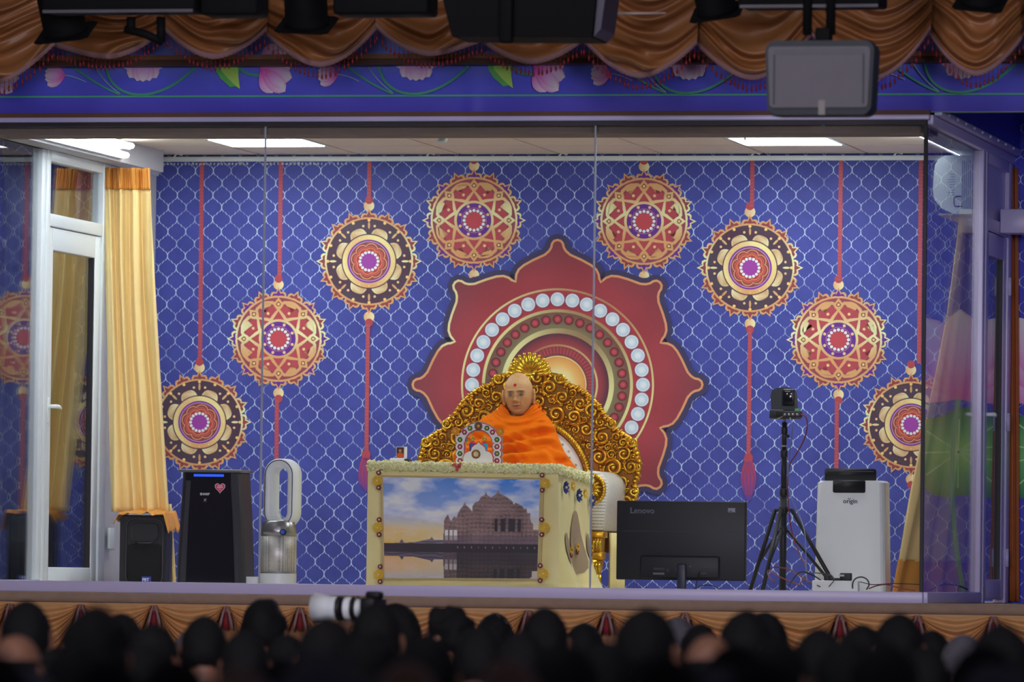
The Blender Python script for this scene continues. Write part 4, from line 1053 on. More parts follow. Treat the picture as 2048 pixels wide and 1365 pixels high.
cp = MB().rbox((q2(1556, 0)[0], Yc-0.11, q2(0, 836)[1]), (q2(1606, 0)[0], Yc-0.06, q2(0, 824)[1]), 0.003).build('connector_plate', M_blk, e)
for px in (1570, 1578, 1586, 1595):
    v = at(px, 830, Yc-0.115); MB().cyl((v.x, Yc-0.122, v.z), (v.x, Yc-0.105, v.z), 0.007, n=10).build('connector', M_steel, cp)
MB().box((q2(1593, 0)[0], Yc-0.10, q2(0, 823)[1]), (q2(1602, 0)[0], Yc-0.07, q2(0, 818)[1])).build('status_label', mat('green_label', rgb(110, 190, 110, 1.3), 0.5), e)
v = at(1566, 838, Yc); MB().prism([(v.x-0.03, v.z-0.012), (v.x+0.005, v.z+0.004), (v.x+0.028, v.z+0.014), (v.x, v.z-0.002)], Yc-0.118, Yc-0.116).build('tape', mat('masking_tape', rgb(200, 190, 150, 1.3), 0.7), e)
# cables
M_redc = mat('red_cable', rgb(112, 30, 44, 1.4), 0.45); M_gryc = mat('grey_cable', rgb(110, 120, 150, 1.3), 0.5)
def smooth(pts, n=6):
    P = [Vector(p) for p in pts]; out = []
    for i in range(len(P)-1):
        p0, p1, p2, p3 = P[max(i-1, 0)], P[i], P[i+1], P[min(i+2, len(P)-1)]
        for k in range(n):
            t = k/n; out.append(0.5*((2*p1)+(p2-p0)*t+(2*p0-5*p1+4*p2-p3)*t*t+(3*p1-p0-3*p2+p3)*t**3))
    return out+[P[-1]]
def cable(pxs, m_, r, label, group=None):
    pts = [at(a[0], a[1], a[2]) for a in pxs]
    for p in pts: p.z = max(p.z, r+0.001)
    return tag(MB().tube(smooth(pts), r, 6).build('cable', m_, None), label, 'cable', group)
cable([(1602, 829, 1.12), (1611, 834, 1.1), (1615, 850, 1.1), (1608, 880, 1.12), (1592, 910, 1.15), (1580, 930, 1.2), (1575, 965, 1.2), (1577, 1010, 1.2), (1583, 1060, 1.17), (1597, 1105, 1.1), (1610, 1130, 1.0), (1613, 1150, 0.9), (1600, 1168, 0.8)], M_redc, 0.0035, 'red cable falling from the robotic camera down the tripod')
cable([(1580, 836, 1.12), (1584, 850, 1.1), (1584, 870, 1.13), (1579, 910, 1.18), (1577, 960, 1.2), (1584, 1000, 1.15), (1600, 1035, 1.1), (1610, 1070, 1.0), (1612, 1130, 0.9), (1614, 1165, 0.8)], M_gryc, 0.003, 'thin grey cable hanging from the robotic camera beside the red one')
cable([(1538, 1138, 1.0), (1553, 1135, 1.0), (1580, 1140, 0.9), (1600, 1152, 0.8), (1615, 1163, 0.7), (1640, 1174, 0.6)], M_redc, 0.0035, 'red cable arching over the floor behind the tripod column')
cable([(1600, 1172, 0.6), (1560, 1155, 0.75), (1538, 1142, 0.85), (1536, 1150, 0.8), (1548, 1166, 0.6)], M_redc, 0.0035, 'red cable loop lying on the floor at the foot of the tripod')
cable([(1578, 1172, 0.5), (1585, 1160, 0.55), (1598, 1146, 0.6), (1612, 1146, 0.7), (1632, 1155, 0.75), (1646, 1165, 0.75)], M_blk, 0.004, 'black cable arching on the floor between tripod and white purifier')
if 0: cable([(1590, 1180, 0.4), (1604, 1171, 0.42), (1622, 1170, 0.44), (1634, 1178, 0.46)], M_blk, 0.003, 'black lead lying low beside the white power strip')
cable([(1705, 1178, 0.6), (1706, 1165, 0.6), (1713, 1157, 0.6), (1724, 1155, 0.6), (1734, 1160, 0.6), (1738, 1170, 0.6), (1733, 1180, 0.6)], M_blk, 0.004, 'black cable loop standing up in front of the white purifier')
cable([(1738, 1178, 0.6), (1755, 1172, 0.7), (1775, 1170, 0.8), (1800, 1177, 0.8), (1830, 1182, 0.8)], M_redc, 0.0035, 'red cable running along the floor towards the right curtain')
cable([(1700, 1164, 0.7), (1722, 1165, 0.7), (1745, 1170, 0.72), (1790, 1168, 0.85), (1840, 1170, 0.95)], M_blk, 0.0025, 'thin black lead along the floor towards the right curtain')
cable([(1625, 1146, 0.9), (1645, 1148, 0.8), (1660, 1150, 0.75), (1668, 1160, 0.62), (1658, 1174, 0.55)], M_blk, 0.003, 'black lead curling down behind the power strip')
cable([(1385, 1180, 0.30), (1405, 1172, 0.3), (1425, 1172, 0.3), (1440, 1180, 0.3)], M_blk, 0.003, 'black lead curling on the floor under the monitor')
cable([(1860, 1182, 1.2), (1885, 1170, 1.2), (1915, 1172, 1.3), (1935, 1180, 1.4)], M_blk, 0.004, 'dark cable on the floor inside the right side pane')
# power strip with plugs
Yq = 0.62; q0, q1 = at(1624, 1170, Yq), at(1716, 1160, Yq)
e = empty('power_strip', (q0.x, Yq, 0), 'white power strip with black plugs in front of the white purifier', 'power strip')
hz = at(1670, 1162, Yq).z
MB().rbox((q0.x, Yq, 0.0), (q1.x, Yq+0.055, hz), 0.004).build('body', M_wht, e)
for px, w2, h2 in ((1652, 0.014, 0.028), (1672, 0.034, 0.014), (1690, 0.03, 0.04)):
    v = at(px, 1160, Yq); MB().rbox((v.x-w2, Yq+0.012, hz), (v.x+w2, Yq+0.045, hz+h2), 0.004).build('plug', M_blk, e)
v = at(1682, 1158, Yq); MB().box((v.x-0.013, Yq+0.011, hz+0.022), (v.x+0.015, Yq+0.012, hz+0.032)).build('plug_label', M_grey, e)
# ------------------------------------------------------------ draped table
M_linen = mat('cream_satin', rgb(214, 198, 138, 1.5), 0.5, var=0.06, nscale=9, bump=0.05, bscale=500)
M_patch = mat('taupe_patch', rgb(150, 130, 100, 1.4), 0.7, var=0.08)
M_yel = mat('yellow_petal', rgb(226, 168, 40, 1.5), 0.6, var=0.15, nscale=60)
M_mar = mat('maroon_bead', rgb(110, 36, 34, 1.4), 0.5)
M_navy = mat('navy_petal', rgb(34, 56, 120, 1.5), 0.5, var=0.2, nscale=60)
M_cream = mat('cream_bead', rgb(222, 200, 170, 1.4), 0.5)
YT0, YT1 = 0.75, 1.58
ta = empty('table', (at(926, 1100, 1.1).x, 1.15, 0), 'low table under a cream cloth bearing a large picture of a domed temple', 'table')
TLx, TRx = at(735, 1000, YT0).x, at(1116, 1000, YT0).x
zTL, zTR = at(735, 941, YT0).z, at(1116, 949, YT0).z
zBR = onx(1188, 968, TRx).z; zBL = zTL-0.02
def frontp(u, v):
    zt_ = zTL*(1-u)+zTR*u; z = zt_*(1-v)+0.012*v
    x = TLx*(1-u)+TRx*u + (0.015*(u-0.1)*v)
    y = YT0+0.004*math.sin(u*9+1)*v-0.018*v*math.exp(-((u-0.97)/0.05)**2)-0.006*noise.noise((u*6, v*4, 2))
    return Vector((x, y-0.03*v**3*(0.4+0.6*math.sin(u*13)**2) if v > 0.93 else y, z))
def sidep(u, v):
    zt_ = zTR*(1-u)+zBR*u; z = zt_*(1-v)+0.012*v; y = YT0*(1-u)+YT1*u
    w2 = max(0.0, v-0.45)/0.55
    fl = w2**1.6*(0.055+0.075*math.sin(u*2*pi*1.6+0.6)+0.03*math.sin(u*19+v*3))+0.05*w2**2*u
    kk = min(1, u/0.12); f0 = frontp(1, v)
    return Vector((f0.x+(fl+0.004*noise.noise((u*4, v*5, 9)))*kk, f0.y+(y-YT0), f0.z+(z-(zTR*(1-v)+0.012*v))))
cl_ = MB(); cl_.grid(frontp, 70, 44); cl_.grid(sidep, 60, 44)
cl_.grid(lambda u, v: sidep(1, v).lerp(Vector((TLx, YT1, sidep(1, v).z)), u), 8, 20)
cl_.grid(lambda u, v: Vector((TLx, YT1*(1-u)+YT0*u, frontp(0, v).z)), 8, 20)
cl_.add([frontp(0, 0), frontp(1, 0), sidep(1, 0), Vector((TLx, YT1, zBL))], [(0, 1, 2, 3)])
cloth = cl_.build('tablecloth', M_linen, ta)
tb = MB().box((TLx+0.02, YT0+0.04, zBR-0.05), (TRx-0.02, YT1-0.04, zBR-0.02)); tb.build('table_top', M_wood2, ta)
for x in (TLx+0.05, TRx-0.09):
    for y in (YT0+0.08, YT1-0.1): MB().box((x, y, 0), (x+0.04, y+0.04, zBR-0.05)).build('leg', M_wood2, ta)
# printed picture of a temple by water, computed colour by colour
NU, NV = 300, 196
def interp(x, pts):
    for (x0, y0), (x1, y1) in zip(pts, pts[1:]):
        if x0 <= x <= x1: return y0+(y1-y0)*(x-x0)/(x1-x0)
    return None
SKY = [(0.0, 0.70), (0.02, 0.675), (0.05, 0.655), (0.10, 0.65), (0.115, 0.61), (0.13, 0.65), (0.20, 0.645), (0.30, 0.61), (0.31, 0.59), (0.325, 0.62), (0.385, 0.62), (0.388, 0.50), (0.383, 0.49), (0.385, 0.44), (0.40, 0.39), (0.415, 0.36), (0.432, 0.43), (0.445, 0.40), (0.458, 0.375), (0.468, 0.40),
       (0.476, 0.37), (0.480, 0.345), (0.495, 0.305), (0.515, 0.265), (0.522, 0.235), (0.529, 0.265), (0.555, 0.30), (0.57, 0.33), (0.572, 0.275), (0.59, 0.235), (0.61, 0.225), (0.625, 0.185), (0.650, 0.160), (0.658, 0.125), (0.664, 0.160), (0.69, 0.185), (0.705, 0.17), (0.725, 0.145), (0.735, 0.105), (0.745, 0.145), (0.775, 0.165), (0.81, 0.20), (0.83, 0.225),
       (0.835, 0.255), (0.85, 0.235), (0.87, 0.25), (0.895, 0.27), (0.90, 0.29), (0.92, 0.295), (0.922, 0.335), (0.945, 0.34), (0.935, 0.355), (0.955, 0.44), (0.965, 0.445), (0.955, 0.47), (0.965, 0.505), (1.0, 0.51)]
def picture(u, v):
    def sky(u, v):
        a = mixc(rgb(44, 118, 200), rgb(150, 168, 205), min(1, v/0.45)); a = mixc(a, rgb(205, 190, 150), max(0, min(1, (v-0.30)/0.22)))
        a = mixc(a, rgb(222, 165, 60), max(0, min(1, (v-0.46)/0.1))*max(0, 1-u*2.2))
        left = max(0, 1-u*1.7)
        a = mixc(a, rgb(142, 152, 180), 0.55*left*max(0, 1-v*1.8))
        n = noise.fractal((u*4.5+v*3, v*6-u*1.5, 1.3), 1.0, 2.0, 5)+0.25*noise.noise((u*9, v*22, 4))
        c = max(0, min(1, 0.5+1.15*n-0.10))*(1-0.6*max(0, (v-0.35)/0.2) if v > 0.35 else 1)
        return mixc(a, rgb(214, 214, 224), 0.85*max(0, min(1, c)))
    hor = 0.655
    refl = v > hor+0.085
    vv = v if not refl else hor+0.042-(v-hor-0.085)*1.02
    if refl and u > 0.40: vv = max(vv, -0.2)
    k = 1.0
    if hor < v <= hor+0.085:                       # bank
        c = mixc(rgb(52, 40, 48), rgb(34, 30, 34), u)
        if u > 0.47 and abs((u*22) % 1-0.5) < 0.06 and 0.68 < v < 0.70: c = rgb(120, 110, 110)
        return tuple(x*1.0 for x in c)
    t = interp(u, SKY); t = min(t, hor)
    if vv >= t:
        fl = 0.5+0.5*math.sin(vv*150+3*noise.noise((u*9, 0, 0))); n = noise.noise((u*70, vv*70, 2)); n2 = noise.noise((u*11, vv*8, 6)); pil = 0.5+0.5*math.sin(u*230)
        ell_ = 0.5+0.5*math.sin((t*14+u*9))
        c = mixc(rgb(66, 50, 54), rgb(150, 122, 116), max(0, min(1, 0.30+0.28*fl+0.30*n+0.35*n2+0.16*pil*(vv > 0.36)+0.22*ell_-0.25*min(1, (vv-t)*2.5))))
        d = vv-t
        if d < 0.012: c = mixc(c, rgb(150, 126, 118), 0.5)
        for (c0, c1, v0, v1) in ((0.395, 0.415, 0.52, 0.62), (0.425, 0.445, 0.52, 0.62), (0.45, 0.475, 0.52, 0.62)):
            if c0 < u < c1 and v0 < vv < v1: c = rgb(214, 205, 200)
        for (c0, c1) in ((0.715, 0.735), (0.755, 0.785), (0.805, 0.85), (0.865, 0.885)):
            if c0 < u < c1 and 0.40 < vv < 0.53: c = rgb(40, 34, 40)
        if vv > 0.575: c = mixc(c, rgb(96, 80, 92), 0.6)
        if u < 0.385 and vv > 0.62: c = mixc(rgb(120, 110, 128), rgb(84, 74, 90), fl)
        if refl: 
            c = mixc(c, rgb(26, 24, 26), 0.80 if u > 0.47 else 0.45)
        return c
    c = sky(u, max(0, vv))
    if refl: c = mixc(c, rgb(120, 110, 130), 0.25)
    if refl and u > 0.47 and v < 0.9+0.0: pass
    return c
def pcol(u, v):
    r_ = u
    if False:
        lim = 0.90+0.10*((u-0.47)/0.5)
        if not (u > 0.96 and v > 0.88): return tuple(x*1.45 for x in mixc(rgb(44, 38, 40), rgb(24, 22, 24), 0.5+0.5*noise.noise((u*20, v*20, 0))))
    return tuple(min(0.95, x*1.55) for x in picture(u, v))[:3]+(1,)
def pq(u, v):
    tl, tr, br, bl = (766, 955), (1080, 960), (1074, 1158), (769, 1156)
    x = (tl[0]*(1-u)+tr[0]*u)*(1-v)+(bl[0]*(1-u)+br[0]*u)*v; y = (tl[1]*(1-u)+tr[1]*u)*(1-v)+(bl[1]*(1-u)+br[1]*u)*v
    p = at(x, y, YT0-0.034); p.y += 0.003*noise.noise((u*5, v*5, 0)); return p
M_pic = mat('printed_cloth', attr=True, rough=0.55, var=0.04, nscale=80)
pic = MB().grid(pq, NU, NV, pcol).build('temple_picture', M_pic, ta, colattr=True); pic['label'] = 'printed picture of a domed stone temple reflected in still water'
bd = [pq(u, v)+Vector((0, 0.001, 0)) for u, v in ((0, 0), (1, 0), (1, 1), (0, 1))]
ctr = sum(bd, Vector())/4
for i in range(4):
    a, b = bd[i], bd[(i+1) % 4]; m_ = MB()
    oa = a+(a-ctr).normalized()*0.020; ob = b+(b-ctr).normalized()*0.020
    m_.add([a, b, ob, oa, a+Vector((0, .03, 0)), b+Vector((0, .03, 0)), ob+Vector((0, .03, 0)), oa+Vector((0, .03, 0))], [(0, 3, 2, 1), (4, 5, 6, 7), (0, 1, 5, 4), (2, 3, 7, 6), (1, 2, 6, 5), (3, 0, 4, 7)])
    m_.build('picture_border', mat('border_tape', rgb(190, 172, 120, 1.4), 0.6), ta)
st = MB()
for i in range(4):
    a, b = bd[i], bd[(i+1) % 4]; oa = a+(a-ctr).normalized()*0.012; ob = b+(b-ctr).normalized()*0.012; n = int((b-a).length/0.012)
    for k in range(n):
        p = oa.lerp(ob, (k+0.2)/n); q = oa.lerp(ob, (k+0.7)/n); st.tube([p+Vector((0, -0.002, 0)), q+Vector((0, -0.002, 0))], 0.0014, 4)
st.build('stitching', mat('gold_thread', rgb(168, 146, 96, 1.4), 0.5), ta)['kind'] = 'stuff'
def flower(mb, c, n, r, petals=9, w=0.34, cup=0.25, up=(0, 0, 1), off=0.0):
    n = Vector(n).normalized(); ux = Vector(up).cross(n); ux.normalize(); uy = n.cross(ux)
    for k in range(petals):
        t = 2*pi*k/petals+off; d_ = ux*math.cos(t)+uy*math.sin(t); s_ = ux*-math.sin(t)+uy*math.cos(t)
        vs = []; L_ = 4
        pts = [(0.15, 0.10), (0.5, w*0.8), (0.8, w), (1.0, w*0.45)]
        for (q, ww) in pts:
            for sg in (-1, 0, 1):
                vs.append(Vector(c)+d_*q*r+s_*sg*ww*r+n*(r*(cup*q*q+(0.14 if sg == 0 else 0))))
        fs = [(i*3+j, i*3+j+1, i*3+j+4, i*3+j+3) for i in range(3) for j in range(2)]
        mb.add(vs, fs, True)
def rosette(par, c, n, r, m_, mc, petals=9):
    o = MB(); flower(o, c, n, r, petals); flower(o, Vector(c)+Vector(n)*r*0.12, n, r*0.66, petals, off=0.3)
    f_ = o.build('rosette', m_, par)
    MB().sphere(Vector(c)+Vector(n)*r*0.3, r*0.2, 8, 6).build('rosette_eye', mc, f_)
for px, py in ((755, 962), (756, 1056), (758, 1150), (1091, 967), (1090, 1056), (1087, 1148)):
    c = at(px, py, YT0-0.045); rosette(ta, c, (0, -1, 0), 0.027, M_yel, M_cream)
    for d_, dx in ((-16, 3), (14, 3 if px < 900 else -3)):
        b = at(px+(dx if px < 900 else -6), py+d_, YT0-0.045)
        f_ = MB().lathe([(0.0135, b.y-0.004), (0.013, b.y-0.010), (0.008, b.y-0.012), (0.001, b.y-0.010)], (b.x, 0, b.z), 12, ax='y'); f_ = f_.build('button', M_mar, ta)
        MB().sphere((b.x, b.y-0.012, b.z), 0.0055, 8, 6).build('button_eye', M_cream, f_)
# side: taupe ovals, navy and yellow rosettes
def patch(u0, v0, ru, rv):
    n = 20; m_ = MB(); rings = []
    for q in (1.0, 0.66, 0.33, 0.02):
        for i in range(n):
            t = 2*pi*i/n; k = 1-0.25*max(0, math.sin(t))
            p = sidep(u0+ru*q*math.cos(t)*k, v0-rv*q*math.sin(t)); m_.v.append((p.x+0.006, p.y, p.z)); m_.c.append(m_.cur)
    for k in range(3):
        for i in range(n): j = (i+1) % n; m_.f.append((k*n+i, k*n+j, (k+1)*n+j, (k+1)*n+i)); m_.sm.append(True)
    m_.build('oval_patch', M_patch, ta)
patch(0.50, 0.54, 0.17, 0.27); patch(0.20, 0.60, 0.085, 0.13); patch(0.88, 0.58, 0.075, 0.13)
for u0, v0, m_, r in ((0.14, 0.10, M_navy, 0.034), (0.34, 0.075, M_yel, 0.027), (0.53, 0.14, M_navy, 0.036), (0.74, 0.11, M_yel, 0.026), (0.93, 0.16, M_navy, 0.036)):
    p = sidep(u0, v0); rosette(ta, (p.x+0.012, p.y, p.z), (1, -0.25, 0), r, m_, M_cream)
for u0, v0 in ((0.50, 0.60), (0.22, 0.635), (0.90, 0.60)):
    p = sidep(u0, v0); rosette(ta, (p.x+0.014, p.y, p.z+0.012), (1, -0.25, 0), 0.022, M_yel, M_mar, 7); rosette(ta, (p.x+0.012, p.y, p.z-0.014), (1, -0.25, 0), 0.018, M_mar, M_yel, 7)
# garland of white buds round the edge of the table
rg = random.Random(3); gb = MB()
def gpoint(s_):          # path: left edge, front edge, right edge
    if s_ < 0.12: u = s_/0.12; return Vector((TLx+0.012, YT1-(YT1-YT0)*u, zBL*(1-u)+zTL*u))
    if s_ < 0.62: u = (s_-0.12)/0.5; return Vector((TLx*(1-u)+TRx*u, YT0+0.008, zTL*(1-u)+zTR*u))
    u = (s_-0.62)/0.38; return Vector((TRx-0.004, YT0*(1-u)+YT1*u, zTR*(1-u)+zBR*u))
for k in range(3800):
    s_ = rg.random(); p = gpoint(s_); a = rg.uniform(-0.35*pi, 1.05*pi); rr = 0.027*math.sqrt(rg.uniform(0.5, 1.0))*(1.0+0.12*math.sin(s_*160))
    fwd = Vector((0, -1, 0)) if 0.12 <= s_ < 0.62 else (Vector((1, 0, 0)) if s_ >= 0.62 else Vector((-1, 0, 0)))
    c = p+fwd*math.cos(a)*rr*0.8+Vector((0, 0, 0.022+math.sin(a)*rr))
    r = rg.uniform(0.0045, 0.0075); gb.cur = mixc(rgb(222, 220, 178, 1.35), rgb(196, 192, 112, 1.3), rg.random()**1.5)
    s0 = len(gb.v); gb.sphere((0, 0, 0), r, 5, 4, (1, 1, 1.5))
    gb.xform(Matrix.Translation(c) @ Matrix.Rotation(rg.uniform(0, pi), 4, Vector((rg.uniform(-1, 1), rg.uniform(-1, 1), rg.uniform(-1, 1))).normalized()), s0)
gb.cur = rgb(206, 206, 160, 1.4)
gb.tube([gpoint(i/60)+Vector((0, 0, 0.022)) for i in range(61)], 0.020, 8)
gb.add([(TLx, YT0, zTL+0.012), (TRx, YT0, zTR+0.012), (TRx, YT1, zBR+0.012), (TLx, YT1, zBL+0.012)], [(0, 1, 2, 3)])
tag(gb.build('flower_garland', mat('buds', attr=True, rough=0.7, var=0.1, nscale=80), None, colattr=True), 'thick garland of cream white flower buds edging the table top', 'garland', kind='stuff')
# red petals dropped on the garland
rp = empty('red_petals', at(915, 932, YT0-0.02)[:], 'few crimson petals lying on the white garland', 'petals')
for px, py in ((907, 931), (912, 934), (917, 931), (921, 929), (915, 937), (919, 934), (914, 941), (910, 929)):
    c = at(px, py, YT0-0.028); o = MB(); flower(o, c, (0.2*rg.uniform(-1, 1), -1, 0.3), 0.009, 5); o.build('petal', mat('crimson', rgb(190, 24, 60, 1.4), 0.6), rp)

# ------------------------------------------------------------ small arch shrine on the table
M_cardw = mat('white_card', rgb(222, 222, 236, 1.35), 0.5, var=0.02)
M_cardr = mat('red_card', rgb(200, 40, 50, 1.4), 0.5)
M_cardc = mat('cyan_card', rgb(60, 170, 180, 1.3), 0.5)
M_grn = mat('green_felt', rgb(34, 110, 70, 1.4), 0.7); M_ora = mat('orange_petal', rgb(230, 130, 30, 1.5), 0.6); M_pinkf = mat('plum_felt', rgb(150, 40, 84, 1.4), 0.7)
M_goldf = mat('gold_trim', rgb(206, 160, 60, 1.4), 0.35, 0.6); M_brn = mat('brown_felt', rgb(110, 70, 50, 1.4), 0.6)
Yh = 0.92
def P2(px, py): v = at(px, py, Yh); return (v.x, v.z)
base_z = at(957, 929, Yh).z; sh = empty('arch_shrine', (at(957, 929, Yh).x, Yh, base_z), 'small white arch shrine with coloured felt flowers and two figurines on the table', 'shrine')
def arch_layer(g, y0, y1, nm, m_):
    o = MB(); n = 26                       # arch band
    ring = [(957+(41+g)*math.cos(R(4+172*i/n)), 888-(41+g)*math.sin(R(4+172*i/n))) for i in range(n+1)]+[(957+(28.5-g)*math.cos(R(176-172*i/n)), 888-(28.5-g)*math.sin(R(176-172*i/n))) for i in range(n+1)]
    vs = [P2(*p) for p in ring]; k = len(vs)
    V = [(x, y0, z) for x, z in vs]+[(x, y1, z) for x, z in vs]; F_ = []
    for i in range(n):
        j = k-1-i; F_ += [(i, j, j-1, i+1), (k+i, k+i+1, k+j-1, k+j), (i, i+1, k+i+1, k+i), (j-1, j, k+j, k+j-1)]
    o.add(V, F_)
    for x in (920.5, 993.5):               # scalloped columns
        q0, q1 = P2(x-5-g, 930), P2(x+7+g if x < 957 else x+5+g, 876)
        o.box((q0[0], y0, q0[1]), (q1[0], y1, q1[1]))
        for cy in (880, 894, 908, 922): c_ = P2(x-0.5 if x < 957 else x+0.5, cy); dq = 0.0006 if cy in (880, 908) else 0.0014; o.lathe([((8.3+g)/S(Yh), y0-dq), ((8.3+g)/S(Yh), y1-0.001)], (c_[0], 0, c_[1]), 20, ax='y')
    o.sm = [False]*len(o.f)
    return o.build(nm, m_, sh)
arch_layer(0, Yh-0.006, Yh+0.004, 'arch', M_cardw); arch_layer(1.5, Yh+0.004, Yh+0.012, 'arch_backing', M_cardr); arch_layer(2.6, Yh+0.012, Yh+0.016, 'arch_rear_layer', M_cardc)
def felt(px, py, r, m1, m2, par=sh, n=6):
    v = at(px, py, Yh-0.008); o = MB(); flower(o, v, (0, -1, 0), r, n, 0.42, 0.1); f_ = o.build('felt_flower', m1, par)
    MB().sphere((v.x, v.y-0.003, v.z), r*0.42, 8, 6, (1, 0.5, 1)).build('flower_eye', m2, f_)
for x in (920, 994):
    for cy, a_, b_ in ((880, M_grn, M_yel), (894, M_pinkf, M_cream), (908, M_grn, M_yel), (922, M_pinkf, M_cream)): felt(x, cy, 0.0145, a_, b_)
felt(929, 865, 0.0145, M_pinkf, M_cream); felt(985, 865, 0.0145, M_pinkf, M_cream); felt(940, 857, 0.0145, M_grn, M_yel); felt(974, 857, 0.0145, M_grn, M_yel)
felt(957, 853, 0.022, M_brn, M_goldf, n=9); felt(911, 863, 0.022, M_ora, M_yel, n=8); felt(1001, 864, 0.022, M_ora, M_yel, n=8)
fl_ = [(927, 929), (927, 915), (930, 908), (936, 904), (942, 903), (944, 896), (950, 891), (954, 889), (957, 885), (960, 889), (964, 891), (969, 896), (971, 903), (977, 904), (982, 908), (985, 915), (985, 929)]
Yq_ = Yh-0.05
MB().prism([(at(x, y, Yq_).x, at(x, y, Yq_).z) for x, y in fl_][::-1], Yq_-0.004, Yq_+0.004).build('front_panel', M_cardw, sh)
MB().prism([(at(957+(x-957)*1.06, 929+(y-929)*1.06, Yq_).x, at(957+(x-957)*1.06, 929+(y-929)*1.06, Yq_).z) for x, y in fl_][::-1], Yq_+0.004, Yq_+0.009).build('front_panel_edge', M_cardr, sh)
v = at(952, 909, Yq_-0.005); em_ = MB().lathe([(0.024, v.y-0.003), (0.024, v.y+0.001)], (v.x, 0, v.z), 24, ax='y').build('emblem', M_mar, sh)
for k in range(16):
    a = 2*pi*k/16; MB().sphere((v.x+0.0185*math.cos(a), v.y-0.004, v.z+0.0185*math.sin(a)), 0.003, 6, 4).build('emblem_bead', M_goldf, em_)
MB().lathe([(0.014, v.y-0.0045), (0.014, v.y-0.003)], (v.x, 0, v.z), 20, ax='y').build('emblem_disc', M_cream, em_)
MB().box((at(925, 929, Yq_).x, Yq_-0.01, base_z-0.004), (at(990, 929, Yq_).x, Yh, base_z+0.004)).build('base', M_cardr, sh)
M_skinb = mat('brass', rgb(214, 180, 80, 1.3), 0.3, 0.7); M_cyanb = mat('turquoise_cloth', rgb(24, 150, 190, 1.4), 0.5)
for px, c_ in ((945, mat('blue_cloth', rgb(50, 80, 150, 1.4), 0.5)), (969, M_cyanb)):
    Yk_ = Yh-0.02; v = at(px, 884, Yk_); fg = empty('figurine', (v.x, Yk_, base_z), 'tiny crowned figurine in %s cloth standing inside the arch shrine' % ('dark blue' if px < 950 else 'turquoise'), 'figurine')
    MB().lathe([(0.020, base_z+0.004), (0.022, base_z+0.03), (0.016, base_z+0.06), (0.019, v.z-0.012), (0.012, v.z-0.004)], (v.x, Yk_, 0), 12).build('robe', c_, fg)
    MB().lathe([(0.018, v.z-0.016), (0.017, v.z-0.006), (0.009, v.z-0.001)], (v.x, Yk_, 0), 12).build('collar', M_cardr, fg)
    MB().sphere((v.x, Yk_, v.z+0.008), 0.0095, 10, 8).build('head', M_skinb, fg)
    MB().lathe([(0.010, v.z+0.013), (0.011, v.z+0.018), (0.005, v.z+0.028), (0.001, v.z+0.034)], (v.x, Yk_, 0), 10).build('crown', M_goldf, fg)
    cr0 = MB()
    for k in range(9): a = R(20*k+10); cr0.tube([(v.x+0.008*math.cos(a), Yk_+0.006, v.z+0.012+0.008*math.sin(a)), (v.x+0.021*math.cos(a), Yk_+0.006, v.z+0.012+0.021*math.sin(a))], [0.002, 0.0008], 4)
    cr0.build('halo', M_goldf, fg)
# framed photograph and white gadget on the table
Yo = 1.0; q0, q1 = at(793, 917, Yo), at(808, 894, Yo); zt3 = at(800, 926, Yo).z
e = empty('table_gadget', (q0.x, Yo, zt3), 'flat white gadget with dark end lying on the table under the photo', 'gadget')
g0, g1 = at(781, 926, Yo), at(811, 918, Yo)
MB().rbox((g0.x, Yo-0.03, zt3-0.004), (g1.x, Yo+0.05, q0.z), 0.008).build('body', M_cardw, e)
MB().rbox((g1.x-0.002, Yo-0.032, zt3-0.004), (g1.x+0.024, Yo+0.05, q0.z-0.004), 0.006).build('end_cap', M_blk, e)
e = empty('photo_block', (q0.x, Yo, q0.z), 'small white photo block showing a person in orange, on the table', 'photo')
MB().box((q0.x-0.002, Yo, q0.z), (q1.x+0.010, Yo+0.03, q1.z)).build('block', M_cardw, e)
w_, h_ = q1.x-q0.x, q1.z-q0.z
MB().box((q0.x, Yo-0.001, q0.z+0.002), (q1.x, Yo, q1.z-0.003)).build('photo', mat('photo_dark', rgb(70, 40, 32, 1.3), 0.5), e)
MB().prism([(q0.x+w_*a, q0.z+h_*b) for a, b in ((0.05, 0.05), (0.95, 0.05), (0.9, 0.35), (0.72, 0.5), (0.3, 0.5), (0.1, 0.35))][::-1], Yo-0.0018, Yo-0.001).build('photo_robe', mat('photo_orange', rgb(200, 80, 30, 1.4), 0.5), e)
MB().lathe([(w_*0.2, Yo-0.0024), (w_*0.2, Yo-0.001)], (q0.x+w_*0.5, 0, q0.z+h_*0.66), 14, ax='y').build('photo_face', mat('photo_skin', rgb(190, 120, 80, 1.4), 0.5), e)
